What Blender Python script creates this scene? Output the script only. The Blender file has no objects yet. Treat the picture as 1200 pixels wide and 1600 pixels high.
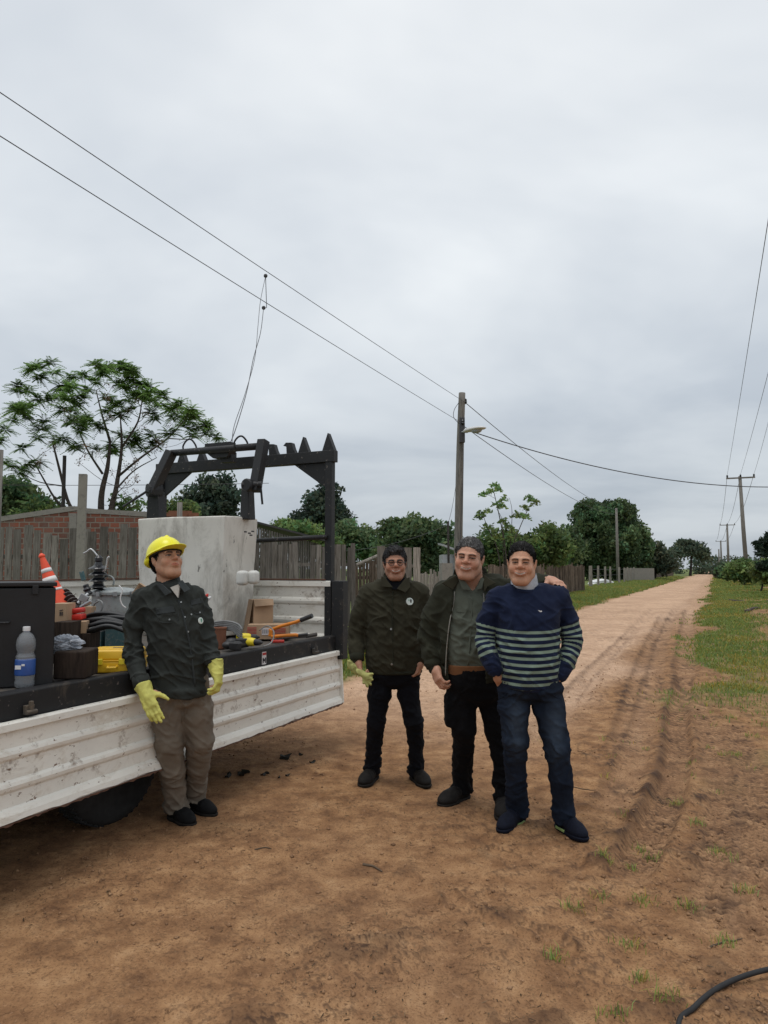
import bpy, math, random
import numpy as np
from mathutils import Vector, Matrix

# ------------------------------------------------------------------ camera, world, sun
F_PX, CAM_H, PITCH = 1110.0, 1.59, math.atan(88/1110.0)
scene = bpy.context.scene
C = bpy.context.scene.collection
cam_d = bpy.data.cameras.new('camera'); cam = bpy.data.objects.new('camera', cam_d); C.objects.link(cam)
cam_d.sensor_fit = 'HORIZONTAL'; cam_d.sensor_width = 36; cam_d.lens = 36*F_PX/1200
cam_d.clip_start = 0.05; cam_d.clip_end = 3000
cam.location = (0, 0, CAM_H); cam.rotation_euler = (math.pi/2+PITCH, 0, 0)
scene.camera = cam
scene.render.resolution_x = 768; scene.render.resolution_y = 1024
scene.view_settings.view_transform = 'Standard'; scene.view_settings.look = 'None'
scene.view_settings.gamma = 1; scene.view_settings.exposure = 0
SUN_EL, SUN_AZ = math.radians(78), math.radians(-120)     # azimuth from +Y towards +X
world = bpy.data.worlds.new('World'); scene.world = world; world.use_nodes = True
nt = world.node_tree; N = nt.nodes; L = nt.links; N.clear()
def nd(t, **k):
    n = N.new(t)
    for a, b in k.items(): setattr(n, a, b)
    return n
out = nd('ShaderNodeOutputWorld'); bg = nd('ShaderNodeBackground'); bg.inputs['Strength'].default_value = 0.1
sky = nd('ShaderNodeTexSky', sky_type='NISHITA', sun_disc=False); sky.sun_elevation = SUN_EL; sky.sun_rotation = SUN_AZ
tc = nd('ShaderNodeTexCoord'); sep = nd('ShaderNodeSeparateXYZ'); L.new(tc.outputs['Generated'], sep.inputs[0])
zc = nd('ShaderNodeMath', operation='MAXIMUM'); L.new(sep.outputs['Z'], zc.inputs[0]); zc.inputs[1].default_value = 0.0
za = nd('ShaderNodeMath', operation='ADD'); L.new(zc.outputs[0], za.inputs[0]); za.inputs[1].default_value = 0.16
dx = nd('ShaderNodeMath', operation='DIVIDE'); dy = nd('ShaderNodeMath', operation='DIVIDE')
L.new(sep.outputs['X'], dx.inputs[0]); L.new(za.outputs[0], dx.inputs[1]); L.new(sep.outputs['Y'], dy.inputs[0]); L.new(za.outputs[0], dy.inputs[1])
cmb = nd('ShaderNodeCombineXYZ'); L.new(dx.outputs[0], cmb.inputs['X']); L.new(dy.outputs[0], cmb.inputs['Y'])
n1 = nd('ShaderNodeTexNoise'); n1.inputs['Scale'].default_value = 0.75; n1.inputs['Detail'].default_value = 5; n1.inputs['Roughness'].default_value = 0.52; n1.inputs['Distortion'].default_value = 0.3
L.new(cmb.outputs[0], n1.inputs['Vector'])
rmp = nd('ShaderNodeValToRGB'); rmp.color_ramp.elements[0].position = 0.36; rmp.color_ramp.elements[1].position = 0.66
rmp.color_ramp.elements[0].color = (.76, .78, .81, 1); rmp.color_ramp.elements[1].color = (1.13, 1.11, 1.08, 1)
L.new(n1.outputs['Fac'], rmp.inputs[0])
grd = nd('ShaderNodeValToRGB'); e = grd.color_ramp.elements
e[0].position = 0.0; e[0].color = (.36, .395, .435, 1); e[1].position = 1.0; e[1].color = (.70, .715, .74, 1)
for p, c in ((.10, (.42, .46, .50, 1)), (.24, (.53, .57, .61, 1)), (.45, (.60, .635, .67, 1)), (.62, (.64, .668, .695, 1))):
    q = e.new(p); q.color = c
L.new(zc.outputs[0], grd.inputs[0])
mul = nd('ShaderNodeMix', data_type='RGBA', blend_type='MULTIPLY'); mul.inputs['Factor'].default_value = 1
L.new(grd.outputs[0], mul.inputs['A']); L.new(rmp.outputs[0], mul.inputs['B'])
sc = nd('ShaderNodeVectorMath', operation='SCALE'); sc.inputs['Scale'].default_value = 13.7; L.new(mul.outputs['Result'], sc.inputs[0])
mx = nd('ShaderNodeMix', data_type='RGBA'); mx.inputs['Factor'].default_value = 0.96
L.new(sky.outputs[0], mx.inputs['A']); L.new(sc.outputs[0], mx.inputs['B'])
L.new(mx.outputs['Result'], bg.inputs['Color']); L.new(bg.outputs[0], out.inputs[0])
sd = bpy.data.lights.new('sun', 'SUN'); sd.energy = 1.1; sd.angle = math.radians(24); sd.color = (1, .97, .93)
so = bpy.data.objects.new('sun', sd); C.objects.link(so)
sdir = Vector((math.sin(SUN_AZ)*math.cos(SUN_EL), math.cos(SUN_AZ)*math.cos(SUN_EL), math.sin(SUN_EL)))
so.rotation_euler = sdir.to_track_quat('Z', 'Y').to_euler()

# ------------------------------------------------------------------ geometry helpers
A_ = np.array
ct, st = math.cos(PITCH), math.sin(PITCH)
def ray(u, v):
    a, b = (u-600)/F_PX, (800-v)/F_PX
    return A_([a, ct-b*st, st+b*ct])
def P(u, v, D):
    r = ray(u, v); return A_([0, 0, CAM_H]) + r*(D/r[1])
def G(u, v, z=0.0):
    r = ray(u, v); return A_([0, 0, CAM_H]) + r*((z-CAM_H)/r[2])
def proj(p):
    p = np.asarray(p, float)-A_([0, 0, CAM_H]); f = p[..., 1]*ct+p[..., 2]*st; h = -p[..., 1]*st+p[..., 2]*ct
    return 600+F_PX*p[..., 0]/f, 800-F_PX*h/f
def nrm(v):
    v = np.asarray(v, float); return v/(np.linalg.norm(v)+1e-12)
rng = np.random.default_rng(7); random.seed(7)

def _h(ix, iy, iz, s):
    n = (ix*374761393 + iy*668265263 + iz*2147483647 + s*1274126177) & 0xffffffff
    n = ((n ^ (n >> 13))*1274126177) & 0xffffffff
    return ((n ^ (n >> 16)) & 0xffff)/65535.0
def vnoise(p, s=0):
    p = np.asarray(p, np.float64); i = np.floor(p).astype(np.int64); f = p-i; f = f*f*(3-2*f); r = 0
    for a in (0, 1):
        for b in (0, 1):
            for c in (0, 1):
                w = (f[..., 0] if a else 1-f[..., 0])*(f[..., 1] if b else 1-f[..., 1])*(f[..., 2] if c else 1-f[..., 2])
                r = r+w*_h(i[..., 0]+a, i[..., 1]+b, i[..., 2]+c, s)
    return r
def fbm(p, o=4, s=0):
    r = 0; a = .5; t = 0
    for k in range(o):
        r = r+a*vnoise(p*(2.0**k), s+k*17); t += a; a *= .5
    return r/t

# ------------------------------------------------------------------ materials
MATS = {}
class NB:
    def __init__(s, name):
        s.m = bpy.data.materials.new(name); s.m.use_nodes = True; s.t = s.m.node_tree; s.b = s.t.nodes['Principled BSDF']
    def n(s, t, **k):
        n = s.t.nodes.new(t)
        for a, b in k.items():
            if a[0] == '_': n.inputs[a[1:].replace('_', ' ')].default_value = b
            else: setattr(n, a, b)
        return n
    def l(s, a, b): s.t.links.new(a, b)
    def coord(s, scale=(1, 1, 1), kind='Object'):
        t = s.n('ShaderNodeTexCoord'); m = s.n('ShaderNodeMapping'); m.inputs['Scale'].default_value = scale
        s.l(t.outputs[kind], m.inputs[0]); return m.outputs[0]
    def noise(s, scale, detail=4, rough=.55, vec=None, dist=0):
        n = s.n('ShaderNodeTexNoise', _Scale=scale, _Detail=detail, _Roughness=rough, _Distortion=dist)
        s.l(vec if vec is not None else s.coord(), n.inputs['Vector']); return n.outputs['Fac']
    def ramp(s, fac, stops):
        r = s.n('ShaderNodeValToRGB'); e = r.color_ramp.elements
        e[0].position, e[0].color = stops[0][0], c4(stops[0][1]); e[1].position, e[1].color = stops[-1][0], c4(stops[-1][1])
        for p, c in stops[1:-1]:
            q = e.new(p); q.color = c4(c)
        s.l(fac, r.inputs[0]); return r.outputs[0]
    def mix(s, f, a, b, mode='MIX'):
        m = s.n('ShaderNodeMix', data_type='RGBA', blend_type=mode)
        for sock, val in (('Factor', f), ('A', a), ('B', b)):
            if hasattr(val, 'links') or isinstance(val, bpy.types.NodeSocket): s.l(val, m.inputs[sock])
            else: m.inputs[sock].default_value = val if sock == 'Factor' else c4(val)
        return m.outputs['Result']
    def attr(s, name, out='Color'):
        a = s.n('ShaderNodeAttribute', attribute_name=name); return a.outputs[out]
    def bump(s, h, strength=.3, dist=.01, prev=None):
        b = s.n('ShaderNodeBump', _Strength=strength, _Distance=dist); s.l(h, b.inputs['Height'])
        if prev is not None: s.l(prev, b.inputs['Normal'])
        s.l(b.outputs[0], s.b.inputs['Normal']); return b.outputs[0]
    def color(s, c):
        if isinstance(c, bpy.types.NodeSocket): s.l(c, s.b.inputs['Base Color'])
        else: s.b.inputs['Base Color'].default_value = c4(c)
    def set(s, **k):
        for a, b in k.items(): s.b.inputs[a.replace('_', ' ')].default_value = b
        return s
def c4(c):
    if isinstance(c, (int, float)): return (c, c, c, 1)
    return tuple(c)[:3]+(1,)
def sc3(c, k): return tuple(x*k for x in c)

def mat_plain(name, col, rough=.7, var=.25, scale=8, bump=.15, bd=.004, metal=0, bscale=None, **k):
    """a surface whose own colour varies a little, with fine relief"""
    m = NB(name); m.set(Roughness=rough, Metallic=metal)
    f = m.noise(scale, 5, .6)
    m.color(m.ramp(f, [(.3, sc3(col, 1-var)), (.7, sc3(col, 1+var))]))
    if bump: m.bump(m.noise(bscale or scale*8, 4, .6), bump, bd)
    if 'Sheen_Weight' in k or k: m.set(**k)
    MATS[name] = m.m; return m.m
def mat_worn(name, col, dirt, amount=.5, rough=.55, scale=3, metal=0, chips=None, stretch=(1, 1, 1)):
    """painted thing with dirt patches and small chips"""
    m = NB(name); m.set(Roughness=rough, Metallic=metal)
    v = m.coord(stretch)
    f = m.noise(scale, 8, .7, v)
    c = m.ramp(f, [(.35, sc3(col, .9)), (.6, col)])
    f2 = m.noise(scale*2.3, 10, .75, v, .5)
    k = m.ramp(f2, [(.62-.22*amount, 0), (.80-.18*amount, 1)])
    c = m.mix(k, c, dirt)
    if chips:
        f3 = m.noise(scale*9, 6, .65, v); k3 = m.ramp(f3, [(.64, 0), (.67, 1)]); c = m.mix(k3, c, chips)
    m.color(c); m.bump(f2, .25, .004); MATS[name] = m.m; return m.m
def mat_cloth(name, col, var=.18, weave=900, rough=.92, bump=.25, attr=False):
    m = NB(name); m.set(Roughness=rough, Sheen_Weight=.02, Sheen_Roughness=.5, Specular_IOR_Level=.12)
    f = m.noise(9, 6, .6); base = m.ramp(f, [(.3, sc3(col, 1-var)), (.7, sc3(col, 1+var))])
    m.color(base); b = m.bump(m.noise(45, 5, .65), bump, .006); m.bump(m.noise(weave, 2), .2, .001, b)
    MATS[name] = m.m; return m.m
def mat_wood(name, a, b, rough=.9, s=(14, 14, 1.2)):
    m = NB(name); m.set(Roughness=rough, Specular_IOR_Level=.2)
    v = m.coord(s); f = m.noise(2.2, 8, .7, v, .6); g = m.noise(.9, 3, .5)
    c = m.ramp(f, [(.30, sc3(a, .35)), (.42, a), (.62, b), (.78, sc3(b, 1.25))])
    c = m.mix(m.ramp(g, [(.4, 0), (.7, .55)]), c, sc3(a, .75))
    vc = m.attr('tone'); c = m.mix(1, c, vc, 'MULTIPLY')
    m.color(c); m.bump(f, .6, .01); MATS[name] = m.m; return m.m
def mat_leaf(name, col, var=.35, trans=.42):
    m = NB(name); m.set(Roughness=.6, Specular_IOR_Level=.3)
    c = m.mix(1, col, m.attr('tone'), 'MULTIPLY'); m.color(c)
    tr = m.n('ShaderNodeBsdfTranslucent'); m.l(c, tr.inputs['Color'])
    ms = m.n('ShaderNodeMixShader'); ms.inputs[0].default_value = trans
    o = m.t.nodes['Material Output']; m.l(m.b.outputs[0], ms.inputs[1]); m.l(tr.outputs[0], ms.inputs[2]); m.l(ms.outputs[0], o.inputs[0])
    MATS[name] = m.m; return m.m

# ------------------------------------------------------------------ objects
def tag(o, label=None, cat=None, group=None, kind=None):
    for k, v in (('label', label), ('category', cat), ('group', group), ('kind', kind)):
        if v: o[k] = v
    return o
def empty(name, loc, label, cat, group=None):
    o = bpy.data.objects.new(name, None); C.objects.link(o); o.location = Vector(loc); o.empty_display_size = .1
    return tag(o, label, cat, group)
def npmesh(name, V, F, mat, parent=None, origin=None, smooth=False, tone=None, attrs=None, midx=None, bevel=0, solid=0):
    """V world coordinates; linked relative to the parent's (unrotated) location or to origin"""
    V = np.asarray(V, np.float32).reshape(-1, 3)
    off = A_(parent_world(parent)) if parent is not None else A_(origin if origin is not None else (0, 0, 0))
    me = bpy.data.meshes.new(name); Vl = (V-off).astype(np.float32)
    if isinstance(F, np.ndarray):
        n, k = F.shape; me.vertices.add(len(V)); me.vertices.foreach_set('co', Vl.ravel())
        me.loops.add(n*k); me.loops.foreach_set('vertex_index', F.astype(np.int32).ravel())
        me.polygons.add(n); me.polygons.foreach_set('loop_start', np.arange(0, n*k, k, dtype=np.int32))
        me.polygons.foreach_set('loop_total', np.full(n, k, np.int32))
    else: me.from_pydata([tuple(map(float, v)) for v in Vl], [], [tuple(map(int, f)) for f in F])
    if tone is not None:
        t = np.asarray(tone, np.float32)
        if t.ndim == 1: t = np.repeat(t[:, None], 3, 1)
        ca = me.color_attributes.new('tone', 'FLOAT_COLOR', 'POINT'); ca.data.foreach_set('color', np.concatenate([t, np.ones((len(t), 1), np.float32)], 1).astype(np.float32).ravel())
    for an, av in (attrs or {}).items():
        a = me.attributes.new(an, 'FLOAT', 'POINT'); a.data.foreach_set('value', np.asarray(av, np.float32))
    for m in (mat if isinstance(mat, (list, tuple)) else [mat]): me.materials.append(MATS[m] if isinstance(m, str) else m)
    if midx is not None: me.polygons.foreach_set('material_index', np.asarray(midx, np.int32))
    me.update(); me.validate()
    if smooth: me.polygons.foreach_set('use_smooth', np.ones(len(me.polygons), bool))
    o = bpy.data.objects.new(name, me); C.objects.link(o)
    if parent is not None: o.parent = parent
    else: o.location = Vector(off)
    if bevel:
        b = o.modifiers.new('bevel', 'BEVEL'); b.width = bevel; b.segments = 2; b.limit_method = 'ANGLE'; b.angle_limit = math.radians(40)
        if not smooth:
            me.polygons.foreach_set('use_smooth', np.ones(len(me.polygons), bool))
            w = o.modifiers.new('wn', 'WEIGHTED_NORMAL'); w.keep_sharp = True
    return o
def parent_world(o):
    p = Vector((0, 0, 0))
    while o is not None: p += o.location; o = o.parent
    return p
class M:
    """collects shapes in world coordinates into one mesh"""
    def __init__(s): s.v = []; s.f = []; s.t = []
    def add(s, V, F, tone=1.0):
        n = len(s.v); s.v += [tuple(map(float, p)) for p in V]; s.f += [tuple(int(i)+n for i in f) for f in F]
        s.t += [tone]*len(V); return s
    def box(s, c, size, R=None, tone=1.0, taper=1.0):
        R = np.eye(3) if R is None else R; h = A_(size)/2
        V = []
        for z in (-1, 1):
            k = taper if z > 0 else 1
            for x, y in ((-1, -1), (1, -1), (1, 1), (-1, 1)): V.append(A_(c)+R@(A_([x*k, y*k, z])*h))
        return s.add(V, [(0, 3, 2, 1), (4, 5, 6, 7), (0, 1, 5, 4), (1, 2, 6, 5), (2, 3, 7, 6), (3, 0, 4, 7)], tone)
    def tube(s, pts, r, n=8, cap=True, tone=1.0):
        pts = [A_(p, float) for p in pts]; m = len(pts); rs = [r]*m if np.isscalar(r) else list(r)
        V = []; up = None
        for i in range(m):
            d = nrm(pts[min(i+1, m-1)]-pts[max(i-1, 0)])
            if up is None: up = nrm(np.cross(d, [0, 0, 1]) if abs(d[2]) < .95 else np.cross(d, [1, 0, 0]))
            a = nrm(up-d*np.dot(up, d)); up = a; b = np.cross(d, a)
            for k in range(n):
                t = 2*math.pi*k/n; V.append(pts[i]+rs[i]*(a*math.cos(t)+b*math.sin(t)))
        F = [(i*n+k, i*n+(k+1) % n, (i+1)*n+(k+1) % n, (i+1)*n+k) for i in range(m-1) for k in range(n)]
        if cap: F += [tuple(range(n))[::-1], tuple((m-1)*n+k for k in range(n))]
        return s.add(V, F, tone)
    def cyl(s, a, b, r0, r1=None, n=14, tone=1.0): return s.tube([a, b], [r0, r0 if r1 is None else r1], n, True, tone)
    def lathe(s, o, prof, ax=(0, 0, 1), n=20, tone=1.0):
        """prof: (radius, height) pairs along ax"""
        ax = nrm(ax); a = nrm(np.cross(ax, [1, 0, 0]) if abs(ax[0]) < .9 else np.cross(ax, [0, 1, 0])); b = np.cross(ax, a)
        V = [A_(o)+ax*h+r*(a*math.cos(2*math.pi*k/n)+b*math.sin(2*math.pi*k/n)) for r, h in prof for k in range(n)]
        m = len(prof)
        F = [(i*n+k, i*n+(k+1) % n, (i+1)*n+(k+1) % n, (i+1)*n+k) for i in range(m-1) for k in range(n)]
        F += [tuple(range(n))[::-1], tuple((m-1)*n+k for k in range(n))]
        return s.add(V, F, tone)
    def ell(s, c, r, R=None, n=12, tone=1.0):
        R = np.eye(3) if R is None else R; V = []; m = n//2+1
        for i in range(m+1):
            t = math.pi*i/m
            for k in range(n): V.append(A_(c)+R@(A_([math.sin(t)*math.cos(2*math.pi*k/n), math.sin(t)*math.sin(2*math.pi*k/n), math.cos(t)])*A_(r)))
        return s.add(V, [(i*n+k, (i+1)*n+k, (i+1)*n+(k+1) % n, i*n+(k+1) % n) for i in range(m) for k in range(n)], tone)
    def prism(s, poly, vec, tone=1.0):
        """closed polygon (3-D points) extruded by vec"""
        n = len(poly); V = [A_(p) for p in poly]+[A_(p)+A_(vec) for p in poly]
        return s.add(V, [tuple(range(n))[::-1], tuple(range(n, 2*n))]+[(i, (i+1) % n, n+(i+1) % n, n+i) for i in range(n)], tone)
    def build(s, name, mat, parent=None, origin=None, **k):
        return npmesh(name, s.v, s.f, mat, parent, origin, tone=np.asarray(s.t, np.float32), **k)
def rz(a): return A_([[math.cos(a), -math.sin(a), 0], [math.sin(a), math.cos(a), 0], [0, 0, 1.]])
def rx(a): return A_([[1., 0, 0], [0, math.cos(a), -math.sin(a)], [0, math.sin(a), math.cos(a)]])
def ry(a): return A_([[math.cos(a), 0, math.sin(a)], [0, 1., 0], [-math.sin(a), 0, math.cos(a)]])
def sag(a, b, s, n=24):
    a, b = A_(a, float), A_(b, float); return [a+(b-a)*t-A_([0, 0, s*4*t*(1-t)]) for t in np.linspace(0, 1, n)]
def spline(pts, n=8):
    pts = [A_(p, float) for p in pts]; q = [2*pts[0]-pts[1]]+pts+[2*pts[-1]-pts[-2]]; o = []
    for i in range(1, len(q)-2):
        for t in np.linspace(0, 1, n, endpoint=False):
            a, b, c, d = q[i-1:i+3]; o.append(.5*((2*b)+(-a+c)*t+(2*a-5*b+4*c-d)*t*t+(-a+3*b-3*c+d)*t**3))
    return o+[pts[-1]]

# ------------------------------------------------------------------ material table
mat_plain('black_paint', (.006, .006, .007), .55, .4, 6, .2, .003)
mat_worn('dark_steel', (.009, .010, .012), (.05, .04, .03), .2, .6, 4, chips=(.16, .14, .12))
mat_worn('bed_black', (.007, .007, .008), (.07, .055, .04), .3, .65, 3, chips=(.12, .1, .09))
mat_worn('bed_deck', (.07, .065, .06), (.13, .10, .07), .7, .85, 4)
mat_worn('bed_white', (.82, .80, .73), (.56, .50, .41), .4, .45, 2.2, chips=(.15, .085, .05), stretch=(1, 1, 2))
mat_worn('rust', (.14, .07, .045), (.05, .03, .025), .6, .9, 9)
mat_plain('rubber', (.018, .018, .018), .85, .4, 20, .3)
mat_plain('rubber_hose', (.010, .010, .011), .7, .3, 20, .1)
mat_worn('tank_white', (.70, .68, .62), (.34, .32, .28), .75, .8, 1.6, chips=(.22, .21, .19), stretch=(1, 1, .45))
mat_plain('tank_clamp', (.62, .62, .58), .5, .12, 10)
mat_plain('cardboard', (.40, .27, .17), .9, .12, 8, .15)
mat_plain('cardboard_inside', (.30, .20, .125), .9, .12, 8, .15)
mat_plain('cone_orange', (.80, .085, .03), .5, .1, 10, .1)
mat_plain('white_band', (.72, .70, .68), .5, .1, 10, .1)
mat_plain('porcelain', (.045, .028, .024), .25, .3, 10, 0)
mat_plain('black_insulator', (.012, .013, .016), .3, .3, 10, 0)
mat_worn('transformer_grey', (.30, .33, .33), (.16, .15, .13), .5, .5, 5)
mat_plain('silver', (.55, .56, .56), .35, .15, 20, .1, metal=.8)
mat_worn('teal_paint', (.05, .12, .13), (.22, .22, .2), .5, .6, 16)
mat_plain('yellow_plastic', (.78, .47, .02), .42, .08, 6, .1)
mat_plain('yellow_tool', (.78, .62, .03), .4, .1, 10, .1)
mat_plain('black_plastic', (.02, .02, .022), .5, .3, 20, .1)
mat_plain('red_plastic', (.55, .03, .02), .45, .15, 10, .1)
mat_plain('orange_paint', (.72, .23, .02), .45, .15, 20, .1)
mat_plain('steel', (.38, .39, .4), .4, .2, 30, .1, metal=.9)
mat_plain('terracotta', (.22, .09, .05), .85, .2, 10, .2)
mat_plain('grey_cable', (.20, .205, .205), .6, .2, 20, .1)
mat_plain('black_cable', (.012, .013, .015), .5, .2, 20, .1)
mat_plain('sticker', (.66, .62, .62), .6, .08, 10, 0)
mat_plain('ink', (.02, .02, .025), .6, .1, 10, 0)
mat_plain('red_ink', (.4, .03, .03), .6, .1, 10, 0)
mat_plain('blue_label', (.03, .09, .32), .4, .15, 20, .1)
mat_plain('cap_white', (.75, .75, .75), .4, .05, 10, 0)
mat_wood('fence_wood', (.13, .115, .10), (.24, .22, .20))
mat_wood('fence_wood_pale', (.20, .18, .155), (.36, .32, .28))
mat_wood('stake_wood', (.10, .075, .058), (.22, .17, .13))
mat_wood('pole_wood', (.16, .15, .135), (.27, .25, .225), s=(10, 10, .8))
mat_wood('dark_wood', (.028, .02, .016), (.06, .043, .033))
mat_worn('concrete', (.27, .25, .22), (.14, .13, .12), .5, .9, 5)
mat_worn('tin', (.42, .44, .46), (.2, .16, .13), .5, .5, 4, metal=.3)
mat_worn('dark_tin', (.05, .048, .05), (.09, .07, .06), .5, .8, 5)
mat_plain('lamp_grey', (.62, .60, .58), .4, .1, 10, 0)
mat_plain('wire', (.05, .05, .055), .6, .1, 10, 0)
mat_plain('bark', (.075, .06, .05), .95, .4, 18, .6, .02)
mat_plain('bark_dark', (.03, .026, .022), .95, .4, 18, .6, .02)
mat_plain('twig', (.10, .07, .045), .9, .3, 30, .3)
mat_leaf('leaf_chinaberry', (.18, .31, .10)); mat_leaf('leaf_dark', (.105, .17, .078)); mat_leaf('leaf_mid', (.15, .23, .08))
mat_leaf('leaf_eucalyptus', (.07, .105, .075)); mat_leaf('leaf_bright', (.12, .20, .05)); mat_leaf('leaf_pine', (.03, .055, .035))
mat_leaf('grass', (.19, .265, .08)); mat_leaf('leaf_dry', (.17, .10, .055)); mat_leaf('leaf_far', (.10, .135, .09))
mat_leaf('fallen', (.05, .045, .035))
# clear plastic
m = NB('clear_plastic'); m.set(Roughness=.10, IOR=1.35, Transmission_Weight=.80); m.color((.85, .9, .95)); MATS['clear_plastic'] = m.m
m = NB('bag_plastic'); m.set(Roughness=.2, IOR=1.3, Transmission_Weight=.25, Alpha=.85); m.color((.5, .54, .6)); MATS['bag_plastic'] = m.m
m = NB('lens'); m.set(Roughness=.05, IOR=1.01, Transmission_Weight=1.0, Alpha=.12); m.color((.9, .9, .9)); MATS['lens'] = m.m
# hollow brick wall
m = NB('brick'); m.set(Roughness=.92)
v = m.coord(); sp = m.n('ShaderNodeSeparateXYZ'); m.l(v, sp.inputs[0]); cb = m.n('ShaderNodeCombineXYZ'); m.l(sp.outputs['X'], cb.inputs['X']); m.l(sp.outputs['Z'], cb.inputs['Y'])
br = m.n('ShaderNodeTexBrick', _Scale=1.0); br.inputs['Brick Width'].default_value = .215; br.inputs['Row Height'].default_value = .118; br.inputs['Mortar Size'].default_value = .013
br.inputs['Color1'].default_value = c4((.27, .088, .053)); br.inputs['Color2'].default_value = c4((.13, .06, .045)); br.inputs['Mortar'].default_value = c4((.25, .21, .17)); br.inputs['Bias'].default_value = -.1
m.l(cb.outputs[0], br.inputs['Vector']); f = m.noise(2.5, 8, .7)
cc = m.mix(m.ramp(f, [(.48, 0), (.66, .7)]), br.outputs['Color'], (.17, .15, .13)); m.color(cc)
b = m.bump(m.noise(40, 4), .4, .01); bb = m.n('ShaderNodeBump', _Strength=.9, _Distance=.02, invert=True); m.l(br.outputs['Fac'], bb.inputs['Height']); m.l(b, bb.inputs['Normal']); m.l(bb.outputs[0], m.b.inputs['Normal'])
MATS['brick'] = m.m
# ground: sandy dirt, damp trodden soil and a green cover where the verge is overgrown
m = NB('earth'); m.set(Roughness=.95, Specular_IOR_Level=.15)
n_a = m.noise(.55, 6, .6); n_b = m.noise(5, 9, .68); n_c = m.noise(60, 6, .7)
dry = m.ramp(n_b, [(.28, (.48, .305, .195)), (.5, (.60, .40, .265)), (.72, (.69, .48, .335))])
damp = m.ramp(n_b, [(.30, (.125, .060, .028)), (.44, (.25, .128, .058)), (.58, (.37, .205, .096)), (.75, (.49, .30, .155))])
c = m.mix(m.attr('dry', 'Fac'), damp, dry)
c = m.mix(m.ramp(n_a, [(.4, 0), (.72, .4)]), c, (.20, .11, .062))
n_d = m.noise(11, 10, .80, dist=1.8); c = m.mix(m.ramp(n_d, [(.56, 0), (.63, .8)]), c, (.085, .042, .022))
n_e = m.noise(95, 5, .7); c = m.mix(m.ramp(n_e, [(.38, .6), (.48, 0)]), c, (.09, .045, .024)); n_f = m.noise(38, 6, .75, dist=.8); c = m.mix(m.ramp(n_f, [(.58, 0), (.68, .45)]), c, (.52, .32, .19))
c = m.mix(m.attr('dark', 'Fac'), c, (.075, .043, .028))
green = m.ramp(m.noise(9, 8, .75), [(.3, (.07, .085, .035)), (.5, (.13, .165, .055)), (.7, (.21, .225, .09))])
c = m.mix(m.attr('green', 'Fac'), c, green); m.color(c)
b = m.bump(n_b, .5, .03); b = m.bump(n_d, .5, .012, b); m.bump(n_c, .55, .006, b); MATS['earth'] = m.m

# ------------------------------------------------------------------ ground and road (one sheet split at the road edge)
RA = math.radians(25.0); cR, sR = math.cos(RA), math.sin(RA)
def road_ac(x, y): return x*sR+y*cR, x*cR-y*sR           # along, across (right is positive)
def from_ac(a, c, z=0): return np.array([a*sR+c*cR, a*cR-c*sR, z+0*a])
def poly_dist(x, y, pts):
    best = np.full(x.shape, 1e9); sb = np.zeros(x.shape); side = np.zeros(x.shape); s0 = 0
    for (a, b) in zip(pts[:-1], pts[1:]):
        ab = b-a; l = np.hypot(*ab); t = np.clip(((x-a[0])*ab[0]+(y-a[1])*ab[1])/l**2, 0, 1)
        dx_, dy_ = x-a[0]-ab[0]*t, y-a[1]-ab[1]*t; d = np.hypot(dx_, dy_); m_ = d < best
        best = np.where(m_, d, best); sb = np.where(m_, s0+t*l, sb); side = np.where(m_, np.sign(ab[0]*dy_-ab[1]*dx_), side); s0 += l
    return best, sb, side
def gl(L_): return [G(u, v)[:2] for u, v in L_]
TRACKS = [(spline([np.append(q, 0) for q in gl([(1072, 1050), (1066, 1085), (1058, 1120), (1060, 1165), (1048, 1230), (1018, 1300), (985, 1362), (960, 1400)])], 5), .11, .046, 1.0),
          (spline([np.append(q, 0) for q in gl([(1085, 1090), (1112, 1150), (1130, 1230), (1126, 1320), (1118, 1420), (1112, 1520)])], 5), .105, .012, 1.0),
          (spline([np.append(q, 0) for q in gl([(1140, 1120), (1172, 1200), (1180, 1300), (1176, 1430), (1180, 1560)])], 5), .10, .010, 1.0),
          (spline([np.append(q, 0) for q in gl([(1040, 960), (1018, 1010), (1003, 1060), (990, 1110), (975, 1180)])], 5), .13, .024, .4),
          (spline([np.append(q, 0) for q in gl([(990, 985), (950, 1025), (905, 1072), (880, 1110)])], 5), .11, .016, .4),
          (spline([np.append(q, 0) for q in gl([(1000, 975), (968, 1020), (935, 1060), (905, 1105)])], 5), .06, .018, .2),
          (spline([np.append(q, 0) for q in gl([(1095, 905), (1085, 925), (1078, 960), (1074, 1010), (1072, 1060)])], 5), .16, .03, .3),
          (spline([np.append(q, 0) for q in gl([(1065, 912), (1035, 940), (1000, 975), (940, 1040), (880, 1110), (820, 1200)])], 5), .13, .016, .2),
          (spline([np.append(q, 0) for q in gl([(1085, 915), (1062, 945), (1040, 990), (1028, 1040), (1015, 1100), (985, 1200), (940, 1290)])], 5), .12, .020, .3)]
TRACKS = [([p[:2] for p in t], w, d, k) for t, w, d, k in TRACKS]
def smooth(e0, e1, x):
    t = np.clip((x-e0)/(e1-e0), 0, 1); return t*t*(3-2*t)
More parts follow.
